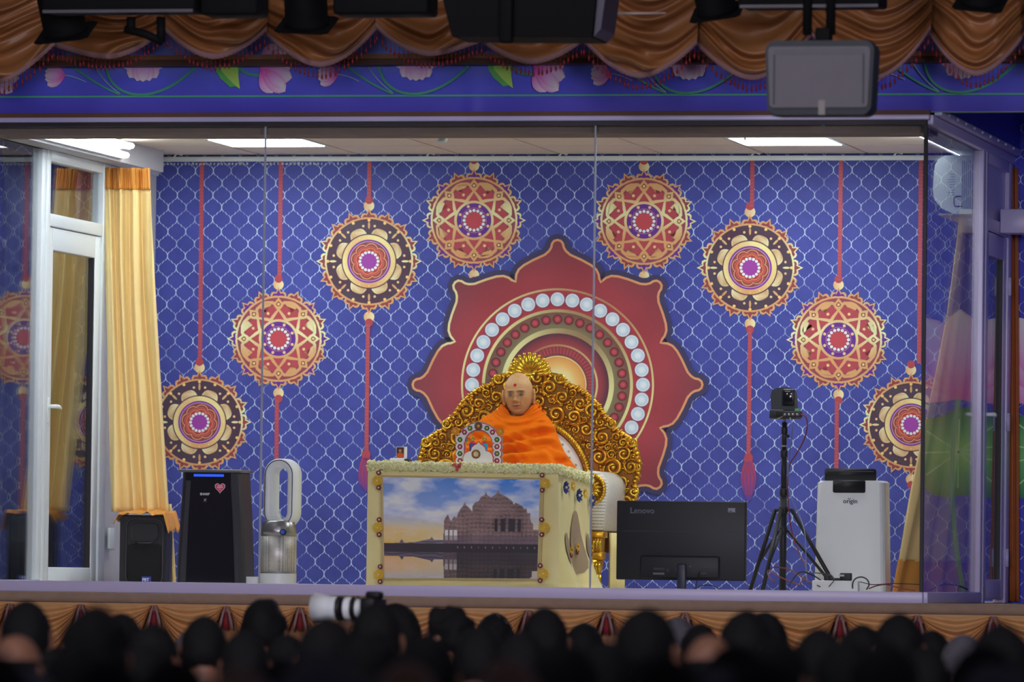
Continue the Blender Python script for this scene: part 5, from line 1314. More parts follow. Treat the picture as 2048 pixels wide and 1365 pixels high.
# ------------------------------------------------------------ carved throne
M_gold = mat('carved_gold', rgb(226, 174, 46, 1.4), 0.28, 0.85, var=0.28, nscale=30, bump=0.15, bscale=120, col2=rgb(156, 100, 28, 1.4))
M_gold2 = mat('bright_gold', rgb(232, 190, 60, 1.3), 0.26, 0.85, var=0.15, nscale=40)
M_goldd = mat('shaded_gilt', rgb(160, 108, 36, 1.3), 0.45, 0.6, var=0.25, nscale=30)  # brown patina gold, darkened to paint crevice shade behind the scrolls
M_quilt = mat('cream_brocade', rgb(208, 208, 190, 1.45), 0.5, var=0.05)
YA = 2.45; CXT = 1058.5
th = empty('throne', (at(CXT, 1100, 2.3).x, 2.3, 0), 'large carved golden throne with white cushioned back and bolster arms', 'throne')
half = [(0, 716), (14, 718), (26, 724), (36, 735), (41, 748), (56, 752), (68, 757), (73, 768), (84, 772), (100, 779), (116, 790), (130, 803), (142, 817), (152, 834), (166, 843), (170, 858), (186, 868), (204, 880), (214, 898), (220, 922), (219, 946), (212, 972), (214, 992), (206, 1010), (200, 1060), (200, 1130)]
outl = [(CXT+x, y) for x, y in half]+[(CXT-x, y) for x, y in half[::-1] if x > 0]
poly = [(at(x, y, YA).x, max(0.25, at(x, y, YA).z)) for x, y in outl]
bk = MB().prism(poly, YA, YA+0.07).build('back_panel', M_goldd, th)
# beaded rim along the outline
rim = [at(x, y, YA-0.006) for x, y in outl]
rim = [p for p in rim if p.z > 0.25]
MB().tube(smooth(rim[:], 3), 0.013, 7, cap=True).build('rim_moulding', M_gold, th)
EC = (1058.5, 975, 112, 125)
def inside(x, y):
    # inside outline?
    c = False; n = len(outl); j = n-1
    for i in range(n):
        xi, yi = outl[i]; xj, yj = outl[j]
        if (yi > y) != (yj > y) and x < (xj-xi)*(y-yi)/(yj-yi)+xi: c = not c
        j = i
    return c
def edge_d(x, y):
    d = 1e9
    for i in range(len(outl)-1):
        (x0, y0), (x1, y1) = outl[i], outl[i+1]; l2 = (x1-x0)**2+(y1-y0)**2 or 1
        t = max(0, min(1, ((x-x0)*(x1-x0)+(y-y0)*(y1-y0))/l2)); d = min(d, math.hypot(x-x0-t*(x1-x0), y-y0-t*(y1-y0)))
    return d
def ell(x, y, g): return ((x-EC[0])/(EC[2]+g))**2+((y-EC[1])/(EC[3]+g))**2
def scroll(mb, mb2, x, y, r, ang, sg, tail=True):
    pts = []; rs = []; n = 26
    for i in range(n):
        t = i/(n-1); th_ = ang+sg*t*2*pi*1.45; rr = r*(1-t*0.78)
        pts.append(at(x+rr*math.cos(th_), y-rr*math.sin(th_), YA-0.012-0.020*math.sin(pi*min(1, t*1.1))-0.01*t)); rs.append(r/360*(0.26-0.12*t))
    mb.tube(pts, rs, 6, flat=1.0)
    mb2.sphere(at(x, y, YA-0.036), r/360*0.24, 8, 6)
    if tail:
        x0, y0 = x+r*math.cos(ang), y-r*math.sin(ang); da = ang-sg*pi/2
        p2 = []; r2 = []
        for i in range(8):
            t = i/7; a = da-sg*t*0.9
            x0 += r*0.20*math.cos(a); y0 -= r*0.20*math.sin(a)
            p2.append(at(x0, y0, YA-0.014-0.012*math.sin(pi*t))); r2.append(r/360*(0.24*(1-t)+0.03))
        mb.tube(p2, r2, 6)
        for j in range(3):                     # small leaves springing from the outer curve
            a = ang+sg*(0.5+0.7*j); xs, ys_ = x+r*1.05*math.cos(a), y-r*1.05*math.sin(a)
            q = [at(xs+r*0.42*t*math.cos(a-sg*0.8*t), ys_-r*0.42*t*math.sin(a-sg*0.8*t), YA-0.016-0.012*math.sin(pi*t)) for t in (0, 0.35, 0.7, 1)]
            mb.tube(q, [r/360*0.13, r/360*0.16, r/360*0.10, r/360*0.02], 5)
rt = random.Random(11); placed = []; tries = 0
while tries < 5000 and len(placed) < 64:
    tries += 1; x = CXT+rt.uniform(3, 218); y = rt.uniform(745, 1030)
    r = rt.choice((17, 15, 13)) if tries < 900 else (rt.choice((11, 9)) if tries < 2600 else 7)
    if not inside(x, y) or edge_d(x, y) < r*0.75+4 or ell(x, y, 20+r*0.7) < 1: continue
    if any(math.hypot(x-a, y-b) < (r+c)*0.98 for a, b, c in placed): continue
    if x-CXT < r*0.8: continue
    placed.append((x, y, r))
sc1, sc2 = MB(), MB()
for (x, y, r) in placed:
    a = rt.uniform(0, 2*pi); s_ = rt.choice((1, -1))
    for side_ in (1, -1):
        k = len(sc1.v)
        scroll(sc1, sc2, CXT+side_*(x-CXT), y, r*1.05, a if side_ > 0 else pi-a, s_*side_)
for k in range(420):
    x = CXT+rt.uniform(2, 216); y = rt.uniform(745, 1030)
    if not inside(x, y) or edge_d(x, y) < 5 or ell(x, y, 24) < 1: continue
    if any(math.hypot(x-a_, y-b_) < c_*0.98 for a_, b_, c_ in placed): continue
    a0 = rt.uniform(0, 2*pi); L_ = rt.uniform(7, 12); cv = rt.uniform(-1.2, 1.2)
    for side_ in (1, -1):
        q = []; xx, yy = CXT+side_*(x-CXT), y
        for j in range(5):
            a = (a0+cv*j/4) if side_ > 0 else pi-(a0+cv*j/4); q.append(at(xx, yy, YA-0.010-0.014*math.sin(pi*j/4))); xx += L_/4*math.cos(a); yy -= L_/4*math.sin(a)
        sc1.tube(q, [0.005, 0.009, 0.009, 0.006, 0.002], 5)
        if k % 3 == 0: sc2.sphere(at(xx, yy, YA-0.014), 0.008, 7, 5)
scro = sc1.build('carved_scrolls', M_gold, th); sc2.build('carved_balls', M_gold2, scro)
# acanthus leaves along the rim
lf = MB()
for side_ in (1, -1):
    for i in range(6, len(half)-3):
        (x0, y0), (x1, y1) = half[i], half[i+1]
        n = max(1, int(math.hypot(x1-x0, y1-y0)/8))
        for k in range(n):
            t = k/n; x, y = x0+(x1-x0)*t, y0+(y1-y0)*t; l = math.hypot(x1-x0, y1-y0); nx, ny = (y1-y0)/l, -(x1-x0)/l
            if nx < 0 and ny > 0: nx, ny = -nx, -ny
            nx, ny = (y1-y0)/l, -(x1-x0)/l
            L_ = 9+5*rt.random(); q = []
            for j in range(5):
                u = j/4; q.append(at(CXT+side_*(x-nx*7+nx*L_*u*1.1+(x1-x0)/l*L_*0.5*u*u), y-ny*7+ny*L_*u*1.1+(y1-y0)/l*L_*0.5*u*u, YA-0.016-0.012*math.sin(pi*u)))
            lf.tube(q, [0.008, 0.011, 0.010, 0.007, 0.003], 6)
lf.build('rim_leaves', M_gold, th)
# volutes that break the outline
vo = MB(); vb = MB()
for (x, y, r, a, s_) in ((62, 757, 12, 2.6, 1), (166, 848, 11, 2.4, 1), (207, 884, 12, 2.2, 1), (209, 984, 10, 1.6, -1), (216, 935, 9, 1.6, 1)):
    for side_ in (1, -1): scroll(vo, vb, CXT+side_*x, y, r, a if side_ > 0 else pi-a, s_*side_, False)
vv_ = vo.build('volutes', M_gold2, th); vb.build('volute_balls', M_gold2, vv_)
# shell crest
cs_ = MB()
for k in range(13):
    a = R(8+164*k/12); L_ = 36+3*math.sin(pi*k/12); q = []
    for j in range(6):
        u = j/5; q.append(at(CXT+1+(7+L_*u)*math.cos(a)*(0.95), 752-(7+L_*u*0.95)*math.sin(a), YA-0.02-0.020*math.sin(pi*u*0.8)))
    cs_.tube(q, [0.004, 0.007, 0.010, 0.0125, 0.0135, 0.008], 7); cs_.sphere(q[-1]+Vector((0, -0.006, 0)), 0.010, 8, 6)
crst = cs_.build('shell_crest', M_gold2, th)
fb = MB(); v = at(CXT+1, 750, YA-0.045); flower(fb, v, (0, -1, 0), 0.03, 8, 0.4, 0.3); fb.sphere(v, 0.011, 10, 8); fb.build('crest_flower', M_gold2, crst)
# oval cushioned back with rope frame
def ep(a, g, Y): return at(EC[0]+(EC[2]+g)*math.cos(a), EC[1]-(EC[3]+g)*math.sin(a), Y)
def cush(u, v):
    a = 2*pi*u; rr = v; return at(EC[0]+EC[2]*rr*math.cos(a), EC[1]-EC[3]*rr*math.sin(a), YA-0.012-0.045*math.sqrt(max(0, 1-rr*rr))) 
def quiltmat():
    m = bpy.data.materials.new('sprigged_brocade'); m.use_nodes = True; N = m.node_tree.nodes; L = m.node_tree.links; b = N['Principled BSDF']; b.inputs['Roughness'].default_value = 0.5
    tc = N.new('ShaderNodeTexCoord'); vo_ = N.new('ShaderNodeTexVoronoi'); vo_.inputs['Scale'].default_value = 26; vo_.inputs['Randomness'].default_value = 0.1
    L.new(tc.outputs['Object'], vo_.inputs['Vector']); cr = N.new('ShaderNodeValToRGB'); L.new(vo_.outputs['Distance'], cr.inputs[0])
    cr.color_ramp.elements[0].position = 0.16; cr.color_ramp.elements[0].color = rgb(132, 136, 120, 1.4); cr.color_ramp.elements[1].position = 0.28; cr.color_ramp.elements[1].color = rgb(206, 210, 200, 1.45)
    L.new(cr.outputs[0], b.inputs['Base Color']); return m
M_sprig = quiltmat()
MB().grid(cush, 48, 10).build('back_cushion', M_sprig, th)
ring_ = [2*pi*i/96 for i in range(96)]
fr_ = MB().tube([ep(a, 9, YA-0.022) for a in ring_], 0.017, 8, closed=True).build('oval_frame', M_gold, th)
tw = MB()
for i in range(150):
    a = 2*pi*i/150; p0, p1 = ep(a, 3, YA-0.035), ep(a+0.045, 15, YA-0.035); tw.tube([p0, p0.lerp(p1, 0.5)+Vector((0, -0.010, 0)), p1], [0.003, 0.005, 0.003], 5)
tw.build('rope_twist', M_gold2, fr_)
bds = MB()
for i in range(130):
    bds.sphere(ep(2*pi*i/130, 19, YA-0.018), 0.005, 6, 4)
bds.build('frame_beads', M_gold2, fr_)
# seat and arms
zs_ = 0.44; X0_, X1_ = at(CXT-100, 1000, 2.1).x, at(CXT+105, 1000, 2.1).x
MB().rbox((X0_, 1.72, 0.30), (X1_, 2.44, zs_), 0.03, 3).build('seat', M_quilt, th)
MB().rbox((X0_-0.02, 1.70, 0.18), (X1_+0.02, 2.44, 0.31), 0.015, 2).build('seat_rail', M_gold, th)
def lattice_bump(name):
    m = bpy.data.materials.new(name); m.use_nodes = True; N = m.node_tree.nodes; L = m.node_tree.links; b = N['Principled BSDF']; b.inputs['Roughness'].default_value = 0.42
    tc = N.new('ShaderNodeTexCoord'); mp = N.new('ShaderNodeMapping'); mp.inputs['Rotation'].default_value = (R(45), 0, 0); L.new(tc.outputs['Object'], mp.inputs[0])
    ck = N.new('ShaderNodeTexBrick'); ck.inputs['Scale'].default_value = 1.0
    wv = N.new('ShaderNodeTexWave'); wv.inputs['Scale'].default_value = 26; wv.bands_direction = 'Z'; wv.inputs['Distortion'].default_value = 2.5; wv.inputs['Detail'].default_value = 1; wv.inputs['Detail Scale'].default_value = 12
    L.new(mp.outputs[0], wv.inputs['Vector']); cr = N.new('ShaderNodeValToRGB'); L.new(wv.outputs[0], cr.inputs[0])
    cr.color_ramp.elements[0].color = rgb(150, 150, 128, 1.4); cr.color_ramp.elements[1].color = rgb(214, 214, 200, 1.5); cr.color_ramp.elements[1].position = 0.5
    L.new(cr.outputs[0], b.inputs['Base Color']); return m
M_bol = lattice_bump('quilted_bolster')
for side_ in (1, -1):
    Yr, Yb_ = 1.93, 2.42
    xo = at(1212, 1000, Yr).x if side_ > 0 else at(2*CXT-1212-10, 1000, Yr).x
    wA = 0.165; xi = xo-side_*wA; zt_ = at(1200, 942, Yr).z; zb_ = at(1200, 1062, Yr).z
    cx_ = (xo+xi)/2; rA = wA/2
    prof = []
    for i in range(17):
        a = pi*i/16; prof.append((cx_+side_*-1*(rA+0.012)*math.cos(a)*-1, zt_-rA-0.01+(rA+0.01)*math.sin(a)))
    prof = [(cx_+side_*(rA-0.012), zb_)]+prof+[(cx_-side_*(rA-0.012), zb_)]
    if side_ < 0: prof = prof[::-1]
    ml = loft_y([(Yr, scl(prof, 0.96)), (Yr+0.02, prof), (Yb_, prof)]); ml.sm = [True]*len(ml.f)
    ml.build('bolster_arm', M_bol, th)
    # carved front disc with beads
    zc_ = zt_-rA-0.02
    dd = MB().lathe([(rA*1.02, Yr-0.004), (rA*1.0, Yr-0.020), (rA*0.86, Yr-0.026), (rA*0.80, Yr-0.016), (rA*0.2, Yr-0.03), (0.004, Yr-0.034)], (cx_, 0, zc_), 28, ax='y', sy=1.05).build('arm_front', M_gold, th)
    db = MB()
    for i in range(34): a = 2*pi*i/34; db.sphere((cx_+rA*0.93*math.cos(a), Yr-0.028, zc_+rA*0.98*math.sin(a)), 0.007, 6, 4)
    for i in range(14): a = 2*pi*i/14; db.tube([(cx_+rA*0.25*math.cos(a), Yr-0.03, zc_+rA*0.25*math.sin(a)), (cx_+rA*0.5*math.cos(a+.3), Yr-0.038, zc_+rA*0.5*math.sin(a+.3)), (cx_+rA*0.72*math.cos(a+.2), Yr-0.024, zc_+rA*0.72*math.sin(a+.2))], [0.007, 0.010, 0.005], 6)
    db.build('arm_front_beads', M_gold2, dd)
    # beaded strip running down the front of the arm
    bs = MB().box((cx_+side_*-0.03-0.03, Yr-0.014, zb_-0.01), (cx_+side_*-0.03+0.03, Yr, zc_-rA*0.7)).build('arm_front_strip', M_gold, th)
    b2 = MB(); 
    for i in range(9): b2.sphere((cx_-side_*0.03, Yr-0.016, zb_+i*0.019), 0.008, 6, 5)
    b2.build('strip_beads', M_gold2, bs)
    # carved post
    ps = MB().rbox((cx_-0.075, Yr-0.01, zb_-0.04), (cx_+0.075, Yr+0.10, zb_-0.005), 0.006); ps.rbox((cx_-0.062, Yr, zb_-0.115), (cx_+0.062, Yr+0.09, zb_-0.04), 0.004)
    ps.rbox((cx_-0.07, Yr-0.008, zb_-0.16), (cx_+0.07, Yr+0.095, zb_-0.115), 0.008); post = ps.build('arm_post', M_gold, th)
    fl2 = MB()
    for i in range(7):
        x = cx_-0.052+i*0.0173; fl2.tube([(x, Yr-0.004, zb_-0.045), (x+0.004, Yr-0.016, zb_-0.075), (x-0.003, Yr-0.010, zb_-0.11)], [0.005, 0.009, 0.004], 6)
        fl2.tube([(x, Yr-0.006, zb_-0.17), (x, Yr-0.018, zb_-0.20), (x, Yr-0.008, zb_-0.235)], [0.007, 0.010, 0.005], 6)
    fl2.build('post_carving', M_gold2, post)
    MB().lathe([(0.05, 0.0), (0.055, 0.03), (0.035, 0.05), (0.042, zb_-0.26), (0.06, zb_-0.20), (0.064, zb_-0.16)], (cx_, Yr+0.045, 0), 14).build('leg', M_gold, th)
    flu = MB()
    for i in range(10): a = 2*pi*i/10; flu.cyl((cx_+0.040*math.cos(a), Yr+0.045+0.040*math.sin(a), 0.05), (cx_+0.046*math.cos(a), Yr+0.045+0.046*math.sin(a), zb_-0.24), 0.009, n=6)
    flu.build('leg_fluting', M_gold2, post)
    # pleated valance at the outer side
    def pv(u, v): return (xo+side_*(0.004+0.012*math.sin(u*2*pi*9)), Yr+0.11+(Yb_-Yr-0.11)*u, zb_-0.01+(0.02-zb_)*v)
    MB().grid(pv, 110, 4).build('pleated_side', M_linen, th, solid=0.003)
# ------------------------------------------------------------ seated person
def remeshed(mb, voxel, smooth_it=2):
    me = bpy.data.meshes.new('tmp'); me.from_pydata(mb.v, [], mb.f); me.update()
    o = bpy.data.objects.new('tmp', me); COL.objects.link(o)
    md = o.modifiers.new('r', 'REMESH'); md.mode = 'VOXEL'; md.voxel_size = voxel; md.use_smooth_shade = True
    ms = o.modifiers.new('s', 'SMOOTH'); ms.iterations = smooth_it; ms.factor = 0.5
    bpy.context.view_layer.update()
    out = bpy.data.meshes.new_from_object(o.evaluated_get(bpy.context.evaluated_depsgraph_get()))
    bpy.data.objects.remove(o); bpy.data.meshes.remove(me); return out
def G(x, x0, s): return math.exp(-((x-x0)/s)**2)
def head_pt(sx, sy, sz):
    """unit sphere -> head; x side, y forward, z up (metres, centre of the head)"""
    z = 0.120*sz
    wx = 0.0775
    if sz < 0.05: wx *= 1-0.20*max(0, -sz+0.05)**2.0
    else: wx *= 1+0.035*G(sz, 0.45, 0.3)
    # flatten the sphere so that the skull stays full
    x = wx*math.copysign(abs(sx)**(0.92 if sz > 0 else 0.92-0.20*min(1, -sz)), sx)
    y = (0.088 if sy > 0 else 0.103)*math.copysign(abs(sy)**0.9, sy)
    if sz < -0.1:
        k = min(1, (-sz-0.1)/0.9)
        y = y*(1-0.02*k) if sy > 0 else y*(1-0.50*k**1.2)
    if sy > 0:
        fw = min(1, sy*1.6)
        d = 0
        for sg in (-1, 1):
            d += 0.0065*G(x, sg*0.024, .020)*G(z, .0225, .0075)
            d -= 0.0135*G(x, sg*0.031, .0135)*G(z, .0065, .0105)
            d += 0.0085*G(x, sg*0.0315, .0105)*G(z, .0035, .0065)
            d += 0.0020*G(x, sg*0.0315, .012)*G(z, -.0065, .004) - 0.002*G(x, sg*0.031, .013)*G(z, -.0125, .003)
            d += 0.0095*G(x, sg*0.0130, .0062)*G(z, -.0345, .0070)
            d += 0.0055*G(x, sg*0.047, .016)*G(z, -.014, .014)
            d -= 0.0045*G(x, sg*0.044, .013)*G(z, -.052, .018)
            d -= 0.0034*G(x, sg*(0.0225-0.25*(z+0.045)), .0040)*G(z, -.050, .016)
            d -= 0.004*G(x, sg*0.058, .012)*G(z, .030, .018)
        d += 0.0125*G(x, 0, .0080)*G(z, .000, .0190)
        d += 0.0230*G(x, 0, .0095)*G(z, -.0290, .0120)
        d -= 0.0020*G(x, 0, .006)*G(z, -.050, .007)
        d += 0.0062*G(x, 0, .019)*G(z, -.0575, .0048)
        d -= 0.0065*G(x, 0, .023)*G(z, -.0632, .0021)
        d += 0.0068*G(x, 0, .0165)*G(z, -.0700, .0056)
        d -= 0.0050*G(x, 0, .016)*G(z, -.0810, .0050)
        d += 0.0100*G(x, 0, .022)*G(z, -.1000, .0130)
        d += 0.0040*G(z, .060, .030)*G(x, 0, .045)
        y += d*1.30*fw
    return Vector((x, y, z))
def head_mesh(mb, M, nu=132, nv=110, ears=True):
    vs = []; fs = []
    for j in range(nv+1):
        ph = pi*j/nv
        for k in range(nu):
            th = 2*pi*k/nu; vs.append(M @ head_pt(math.sin(ph)*math.cos(th), math.sin(ph)*math.sin(th), math.cos(ph)))
    for j in range(nv):
        for k in range(nu):
            k2 = (k+1) % nu; fs.append((j*nu+k, (j+1)*nu+k, (j+1)*nu+k2, j*nu+k2))
    mb.add(vs, fs, True)
    if ears:
        for sg in (-1, 1):
            s0 = len(mb.v); mb.sphere((0, 0, 0), 1, 14, 10, (0.0065, 0.018, 0.031))
            mb.tube([(0.004, 0.010*math.cos(a)*1.5-0.004, 0.030*math.sin(a)*1.06) for a in [R(-70+30*i) for i in range(11)]], 0.0048, 6)
            mb.sphere((0.002, 0.006, -0.030), 0.009, 10, 8, (0.7, 1, 1.2))
            E = M @ Matrix.Translation((sg*0.0815, -0.004, -0.014)) @ Matrix.Rotation(R(30)*-sg, 4, 'Z') @ Matrix.Rotation(R(-8), 4, 'X') @ Matrix.Scale(1.18, 4)
            if sg < 0: E = E @ Matrix.Scale(-1, 4, (1, 0, 0))
            mb.xform(E, s0)
HC = at(1037.5, 789, 2.06); hs_ = 0.985
# local head axes: x -> +X, forward -> -Y
MH = Matrix.Translation(HC) @ Matrix.Rotation(R(4), 4, 'X') @ Matrix.Rotation(R(-3), 4, 'Y') @ Matrix(((1, 0, 0, 0), (0, -1, 0, 0), (0, 0, 1, 0), (0, 0, 0, 1))) @ Matrix.Scale(hs_, 4)
pb = MB(); head_mesh(pb, MH)
N0 = HC+Vector((0.0, 0.035, -0.06)); zseat = 0.445
pb.tube([N0, N0+Vector((0, 0.012, -0.06)), N0+Vector((0, 0.03, -0.13))], [0.050, 0.051, 0.062], 18)
bx_, by_ = HC.x, HC.y+0.06
def tor(u, v):
    prof = [(0.0, 0.07, 0.06), (0.06, 0.135, 0.085), (0.12, 0.172, 0.10), (0.3, 0.168, 0.112), (0.6, 0.160, 0.12), (0.85, 0.175, 0.13), (1.0, 0.16, 0.12)]
    for a, b in zip(prof, prof[1:]):
        if a[0] <= v <= b[0]:
            t = (v-a[0])/(b[0]-a[0]); w = a[1]+(b[1]-a[1])*t; d_ = a[2]+(b[2]-a[2])*t; break
    th = 2*pi*u; zt_ = N0.z-0.09
    return (bx_+w*math.cos(th), by_+d_*math.sin(th), zt_+(zseat+0.02-zt_)*v)
pb.grid(tor, 36, 24, closeu=True)
n_ = len(pb.v); pb.f.append(tuple(range(n_-36, n_))); pb.sm.append(True); pb.f.append(tuple(range(n_-36*25, n_-36*24))[::-1]); pb.sm.append(True)
zsh = N0.z-0.15
for sg in (-1, 1):
    pb.tube([(bx_+sg*0.125, by_, zsh-0.01), (bx_+sg*0.165, by_-0.02, zsh-0.15), (bx_+sg*0.17, by_-0.06, zsh-0.28), (bx_+sg*0.13, by_-0.22, zsh-0.34), (bx_+sg*0.05, by_-0.27, zsh-0.36)], [0.055, 0.050, 0.042, 0.034, 0.028], 12)
    pb.tube([(bx_+sg*0.09, by_, zseat+0.09), (bx_+sg*0.24, by_-0.17, zseat+0.10), (bx_+sg*0.34, by_-0.24, zseat+0.085), (bx_+sg*0.14, by_-0.32, zseat+0.06), (bx_-sg*0.10, by_-0.28, zseat+0.05)], [0.09, 0.085, 0.065, 0.05, 0.036], 12)
    # hands resting in the lap
    c0 = Vector((bx_+sg*0.05, by_-0.27, zsh-0.36)); pb.sphere(c0+Vector((-sg*0.02, -0.02, 0)), 0.04, 12, 8, (1.1, 0.9, 0.45))
    for k in range(4):
        b0 = c0+Vector((-sg*0.05, -0.045+0.018*k, 0.0)); pb.tube([b0, b0+Vector((-sg*0.035, 0, 0.004)), b0+Vector((-sg*0.06+0.004*abs(k-1.5)*sg, 0, -0.006))], [0.0095, 0.0085, 0.007], 8)
    pb.tube([c0+Vector((0, -0.045, 0.005)), c0+Vector((-sg*0.02, -0.07, 0.012)), c0+Vector((-sg*0.045, -0.078, 0.010))], [0.011, 0.010, 0.008], 8)
bm_me = remeshed(pb, 0.0021, 0)
pe_ = empty('person', (bx_, by_, zseat), 'elderly bald person in a saffron orange robe seated on the golden throne', 'person')
MI = MH.inverted()
SK = lambda r, g, b: rgb(r, g*0.985, b*0.86, 1.12)
cols = []
for v in bm_me.vertices:
    p = MI @ v.co; x, y, z = p
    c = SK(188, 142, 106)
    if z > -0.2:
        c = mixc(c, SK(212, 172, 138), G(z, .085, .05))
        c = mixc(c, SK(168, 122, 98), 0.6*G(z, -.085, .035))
        if y > 0.02:
            n = noise.noise(p*90); c = mixc(c, SK(176, 124, 98), max(0, n)*0.4)
            for sg in (-1, 1):  # eye socket and nose shade painted into the skin, besides lid lines and brows
                c = mixc(c, SK(86, 56, 46), 0.85*G(x, sg*.031, .016)*G(z, .004, .010))
                c = mixc(c, SK(22, 15, 14), 1.0*G(x, sg*.0312, .0140)*G(z, -.0025, .0036))
                c = mixc(c, SK(66, 50, 44), 0.85*G(x, sg*.029, .017)*G(z, .0205-.10*(abs(x)-.027), .0034)); c = mixc(c, SK(136, 96, 76), 0.6*G(x, sg*.033, .012)*G(z, -.0125, .004)); c = mixc(c, SK(140, 98, 78), 0.5*G(x, sg*.012, .006)*G(z, -.010, .022))
                c = mixc(c, SK(110, 70, 60), 0.5*G(x, sg*.008, .0035)*G(z, -.0405, .003))
                c = mixc(c, SK(150, 106, 86), 0.5*G(x, sg*0.0235, .005)*G(z, -.050, .016))
            c = mixc(c, SK(142, 84, 72), 0.85*G(x, 0, .021)*G(z, -.064, .0075)); c = mixc(c, SK(70, 42, 40), 0.85*G(x, 0, .0215)*G(z, -.0632, .0017))
            if math.hypot(x, z-0.054) < 0.0080: c = SK(190, 14, 18)
            elif math.hypot(x, z-0.054) < 0.0095: c = mixc(c, SK(190, 40, 30), 0.6)
    cols.append(c)
a = bm_me.color_attributes.new('Col', 'FLOAT_COLOR', 'POINT'); a.data.foreach_set('color', [t for c in cols for t in c])
M_skin = mat('skin', attr=True, rough=0.5, spec=0.35, var=0.04, nscale=60); M_skin.node_tree.nodes['Principled BSDF'].inputs['Subsurface Weight'].default_value = 0.0
for v in bm_me.vertices: v.co -= pe_.location
bm_me.materials.clear(); bm_me.materials.append(M_skin); bm_me.name = 'body'
bo = bpy.data.objects.new('body', bm_me); COL.objects.link(bo); bo.parent = pe_
# the robe: wrapped cloth over the shoulders, knees and lap
M_robe = mat('saffron_cloth', rgb(240, 108, 0, 1.35), 0.85, var=0.05, nscale=12, spec=0.12, bump=0.06, bscale=500)
rows = [(808, 31, 33, .066, .066), (815, 35, 37, .074, .070), (822, 46, 44, .090, .082), (830, 62, 53, .105, .098), (840, 76, 62, .118, .112), (855, 87, 70, .135, .125), (880, 98, 78, .165, .138), (905, 114, 88, .205, .145), (925, 130, 103, .255, .15), (945, 140, 119, .300, .15), (975, 150, 136, .34, .15), (1010, 152, 142, .35, .15), (1034, 148, 140, .34, .145)]
rx0 = 1038
def robe(u, v):
    t = v*(len(rows)-1); i = min(int(t), len(rows)-2); k = t-i; k2 = k*k*(3-2*k)*0.3+k*0.7
    r0, r1 = rows[i], rows[i+1]; py, l, r, df, db = [a+(b-a)*k2 for a, b in zip(r0, r1)]
    th = 2*pi*u; c, s_ = math.cos(th), math.sin(th)      # s_ < 0 is the front
    ex = 0.86
    wpx = (r if c > 0 else l)*math.copysign(abs(c)**ex, c)
    yy = (df if s_ < 0 else db)*math.copysign(abs(s_)**ex, s_)
    py += 27*max(0, -s_)**3*max(0, 1-v*len(rows)/5.0)
    base = at(rx0+wpx, py, 2.10); x, z = base.x, base.z; y = 2.10+yy
    p = Vector((x, y, z)); nrm = Vector((c*0.8, s_, 0.25)).normalized()
    # folds, in picture-like coordinates
    X_ = rx0+wpx; Yp = py
    d = 0
    rn = math.hypot((X_-1040)*0.95, (Yp-786)*1.0) if s_ < 0 else 0
    if s_ < 0.2:
        fr2 = min(1, max(0, 0.2-s_)*1.5)
        w = noise.noise((X_*0.018, Yp*0.022, 1.7))
        cow = math.sin(rn*2*pi/11.5+w*2.0)*math.exp(-((rn-48)/20)**2)
        d += 0.0095*cow*fr2
        q = (Yp-840)+0.26*(X_-1040)+11*math.sin((X_-960)*0.020)+10*w
        g_ = max(0, min(1, (Yp-842)/22))
        s1 = math.sin(q*2*pi/27); d += 0.0270*g_*fr2*(math.copysign(abs(s1)**0.7, s1)*0.55+0.45*s1)*(0.35+0.65*abs(noise.noise((X_*0.016, Yp*0.016, 9)))*2.2)
        q2_ = (Yp-840)-0.55*(X_-1040)+9*w; d += 0.0090*g_*fr2*math.sin(q2_*2*pi/17)*max(0, noise.noise((X_*0.03, Yp*0.03, 5))+0.2)*1.6
    else:
        d += 0.006*math.sin(u*60+v*9)
    return p+nrm*d
rb_ = MB(); rb_.grid(robe, 220, 170, closeu=True)
n_ = len(rb_.v); rb_.f.append(tuple(range(n_-220, n_))); rb_.sm.append(True)
rb_.build('robe', M_robe, pe_)
# rolled edges of the cloth round the neck
rl = MB()
for k, (ry, rw, rd, zc_) in enumerate(((824, 30, .080, .010), (831, 36, .098, .006), (839, 44, .112, .0))):
    pts = []
    for i in range(40):
        th = 2*pi*i/40; c, s_ = math.cos(th), math.sin(th)
        py = ry-6+ (22-2*k)*max(0, -s_)**2.0 - 14*max(0, s_)-6*abs(c)**3+3*noise.noise((i*0.3, k, 2))
        b = at(1039+(rw+6*abs(c))*c, py, 2.10); pts.append((b.x, 2.10+s_*(rd if s_ < 0 else 0.075), b.z))
    rl.tube(pts, 0.0085-0.001*k, 8, closed=True, flat=0.8)
rl.build('robe_collar', M_robe, pe_)
# ------------------------------------------------------------ audience seated on the hall floor
M_cskin = mat('audience_skin', rgb(150, 104, 80, 1.0), 0.5, var=0.1)
M_hblk = mat('black_hair', rgb(12, 11, 14), 0.7, spec=0.3, var=0.3, nscale=60, bump=0.6, bscale=200)
M_hgry = mat('grey_hair', rgb(104, 102, 110), 0.6, var=0.3, nscale=60, bump=0.6, bscale=200)
M_shirts = [mat('shirt_white', rgb(150, 150, 160), 0.8), mat('shirt_dark', rgb(36, 36, 44), 0.8), mat('shirt_blue', rgb(52, 60, 92), 0.8), mat('shirt_tan', rgb(120, 100, 84), 0.8)]
M_trou = mat('dark_trousers', rgb(34, 34, 42), 0.85)
MHL = Matrix.Translation((0, 0.02, 0.745)) @ Matrix.Rotation(R(-4), 4, 'X')       # faces +Y
def finish(me, name, m_):
    me.materials.clear(); me.materials.append(m_); me.name = name; return me
